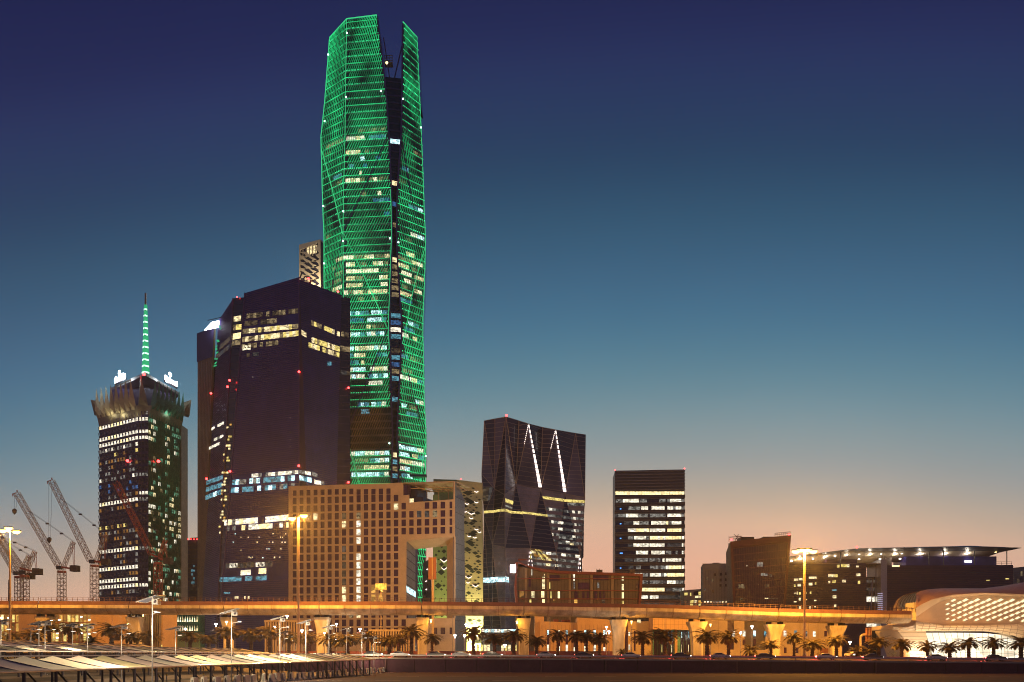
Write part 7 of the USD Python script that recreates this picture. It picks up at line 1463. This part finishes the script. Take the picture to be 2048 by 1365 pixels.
# ------------------------------------------------------------------ concrete barriers
bp = proto('barrier_model')
def jersey(L):
    prof = [(-.40, 0), (.40, 0), (.40, .12), (.22, .42), (.15, 1.22), (-.15, 1.22), (-.22, .42), (-.40, .12)]
    m = MB().loft([[(x, y, z) for x, z in prof] for y in (0, L)]); return m
part(bp, 'body', jersey(2.5), 'barrier_concrete', smooth=20); part(bp, 'lifting_slot', MB().box(-.18, 1.1, .30, .18, 1.4, .05), 'dark_joint'); part(bp, 'end_groove', MB().box(-.05, -.012, .2, .05, .02, 1.0), 'dark_joint')
RNG.seed(111); cnt = {}; bl = []; d = 100.0
while d < 226: bl.append(d); d += 3.35 + (.9 if RNG.random() < .18 else 0)
ORD = ['nearest', 'second nearest', 'third nearest', 'fourth nearest', 'fifth nearest', 'sixth nearest']
for k, d in enumerate(bl):
    x = PX(1106 - 72488 / d, d) + RNG.uniform(-.22, .22)
    bx = 1106 - 72488 / d; after = [(q[0], n) for q, n in zip(SO, ('tallest solar lamp', 'second largest solar lamp', 'solar lamp left of the tall mast', 'solar lamp right of the tall mast', 'solar lamp before the yellow pier', 'sixth solar lamp', 'seventh solar lamp', 'farthest solar lamp')) if q[0] <= bx][-1]
    cnt[after[0]] = cnt.get(after[0], 0) + 1
    lab = f"concrete barrier, {('first', 'second', 'third', 'fourth', 'fifth', 'sixth', 'seventh', 'eighth', 'ninth', 'tenth', 'eleventh', 'twelfth', 'thirteenth', 'fourteenth', 'fifteenth')[min(14, cnt[after[0]] - 1)]} to the right of the {after[1]}"
    g_ = 'concrete barriers along the car park'
    copy_of(bp, 'concrete_barrier', lab, 'barrier', (x, d, .0), RNG.uniform(2, 11), (RNG.uniform(.95, 1.08), 1, RNG.uniform(.95, 1.06)), g_)
# yellow tipped bollards and a little litter of kerb stones on the lot
RNG.seed(121)
for k, (px, d) in enumerate(((316, 104), (333, 108), (407, 118), (515, 132), (554, 136), (575, 138))):
    x = PX(px, d); t = thing('marker_post', ['thin marker post below the tallest solar lamp', 'thin plain post right of the tallest solar lamp', 'thin post between the first two solar lamps', 'short yellow post before the row of barriers', 'yellow topped post beside the third solar lamp', 'small post right of the third solar lamp'][k], 'post', (x, d, .3))
    g = lower(x, d) if x < -46 else 0
    part(t, 'post', MB().bar((x, d, g), (x, d, g + 1.25), .06, 6), 'galvanised'); part(t, 'cap', MB().bar((x, d, g + 1.25), (x, d, g + 1.5), .09, 6), 'marker_yellow')

# ------------------------------------------------------------------ cars
def car_proto(name, paint, van=False):
    p = proto(name); L, Wd, Hh = 4.5, 1.78, 1.45
    prof = [(-2.25, .35), (-2.25, .78), (-2.1, .92), (-1.55, .98), (-1.0, 1.38), (.35, 1.43), (1.15, 1.0), (2.05, .86), (2.25, .66), (2.25, .35)]
    rings = [[(x, y, z) for x, z in prof] if abs(y) < .8 else [(x * .985, y, z if z < .95 else .95 + (z - .95) * .9) for x, z in prof] for y in (-.88, -.72, .72, .88)]
    part(p, 'body', MB().loft(rings), paint, smooth=35)
    for s in (-1, 1):
        w_ = [(-1.42, .99), (-.95, 1.33), (.3, 1.37), (1.0, 1.02)]
        part(p, 'side_window', MB().loft([[(x, s * .885, z) for x, z in w_], [(x, s * .9, z) for x, z in w_]]), 'dark_glass')
        for x in (-1.4, 1.4):
            wh = part(p, 'wheel', MB().bar((x, s * .68, .33), (x, s * .9, .33), .33, 14), 'tyre'); part(wh, 'rim', MB().bar((x, s * .9, .33), (x, s * .915, .33), .2, 10), 'galvanised')
        part(p, 'tail_light', MB().box(-2.29, s * .55 - .22, .70, -2.2, s * .55 + .32 * (1 if s > 0 else 1), .88), 'tail_red'); part(p, 'headlight', MB().box(2.18, s * .58 - .2, .58, 2.28, s * .58 + .2, .74), 'head_white')
    part(p, 'rear_window', MB().hexa([(-1.6, -.6, 1.0), (-1.58, -.6, .99), (-1.58, .6, .99), (-1.6, .6, 1.0), (-1.08, -.6, 1.36), (-1.04, -.6, 1.35), (-1.04, .6, 1.35), (-1.08, .6, 1.36)]), 'dark_glass')
    return p
TAIL = 300.0
CARS = [car_proto('car_dark', 'car_paint_dark'), car_proto('car_silver', 'car_paint_silver'), car_proto('car_white', 'car_paint_white')]
RNG.seed(131)
CL = ['dark car with red tail lights leftmost on the boulevard', 'silver car with red tail lights by the slatted pavilion', 'dark car before the pier at the hotel doorway', 'white car below the cream perforated facade', 'dark car before the crystal tower lobby', 'silver car at the first palms of the orange hall', 'dark car beside the twin white street lamps', 'white car in front of the teal glazed hall', 'dark car before the flared pier beyond the teal hall', 'silver car before the white street lamps at the tan office', 'dark car left of the right hand lamp mast', 'white car right of the right hand lamp mast', 'dark car below the brown billboard', 'silver car before the left of the station glazing', 'dark car before the station at the right edge']
for k, px in enumerate((745, 800, 872, 922, 985, 1092, 1168, 1262, 1362, 1440, 1530, 1652, 1745, 1872, 1990)):
    d = 218.0 - (px - 745) * .013; x = PX(px, d); d = wall_y(x) + 6.5; z = wall_top(x) + (upper(x) - wall_top(x)) * .30 - .1
    ang = math.degrees(math.atan2(wall_y(x + 5) - wall_y(x - 5), 10)); copy_of(CARS[(0, 1, 0, 2, 0, 1, 0, 2, 0, 1, 0, 2, 0, 1, 0)[k]], 'car', CL[k], 'car', (PX(px, d), d, z), ang, 1, 'cars on the boulevard'); free_light((PX(px, d) - 2.6, d, z + .8), (1, .07, .07), TAIL, .12)
copy_of(CARS[2], 'car', 'white car with glaring headlights turning out below the last flared pier', 'car', (PX(1703, 240), 240, upper(PX(1703, 240)) + .02), -80, 1, 'cars on the boulevard')
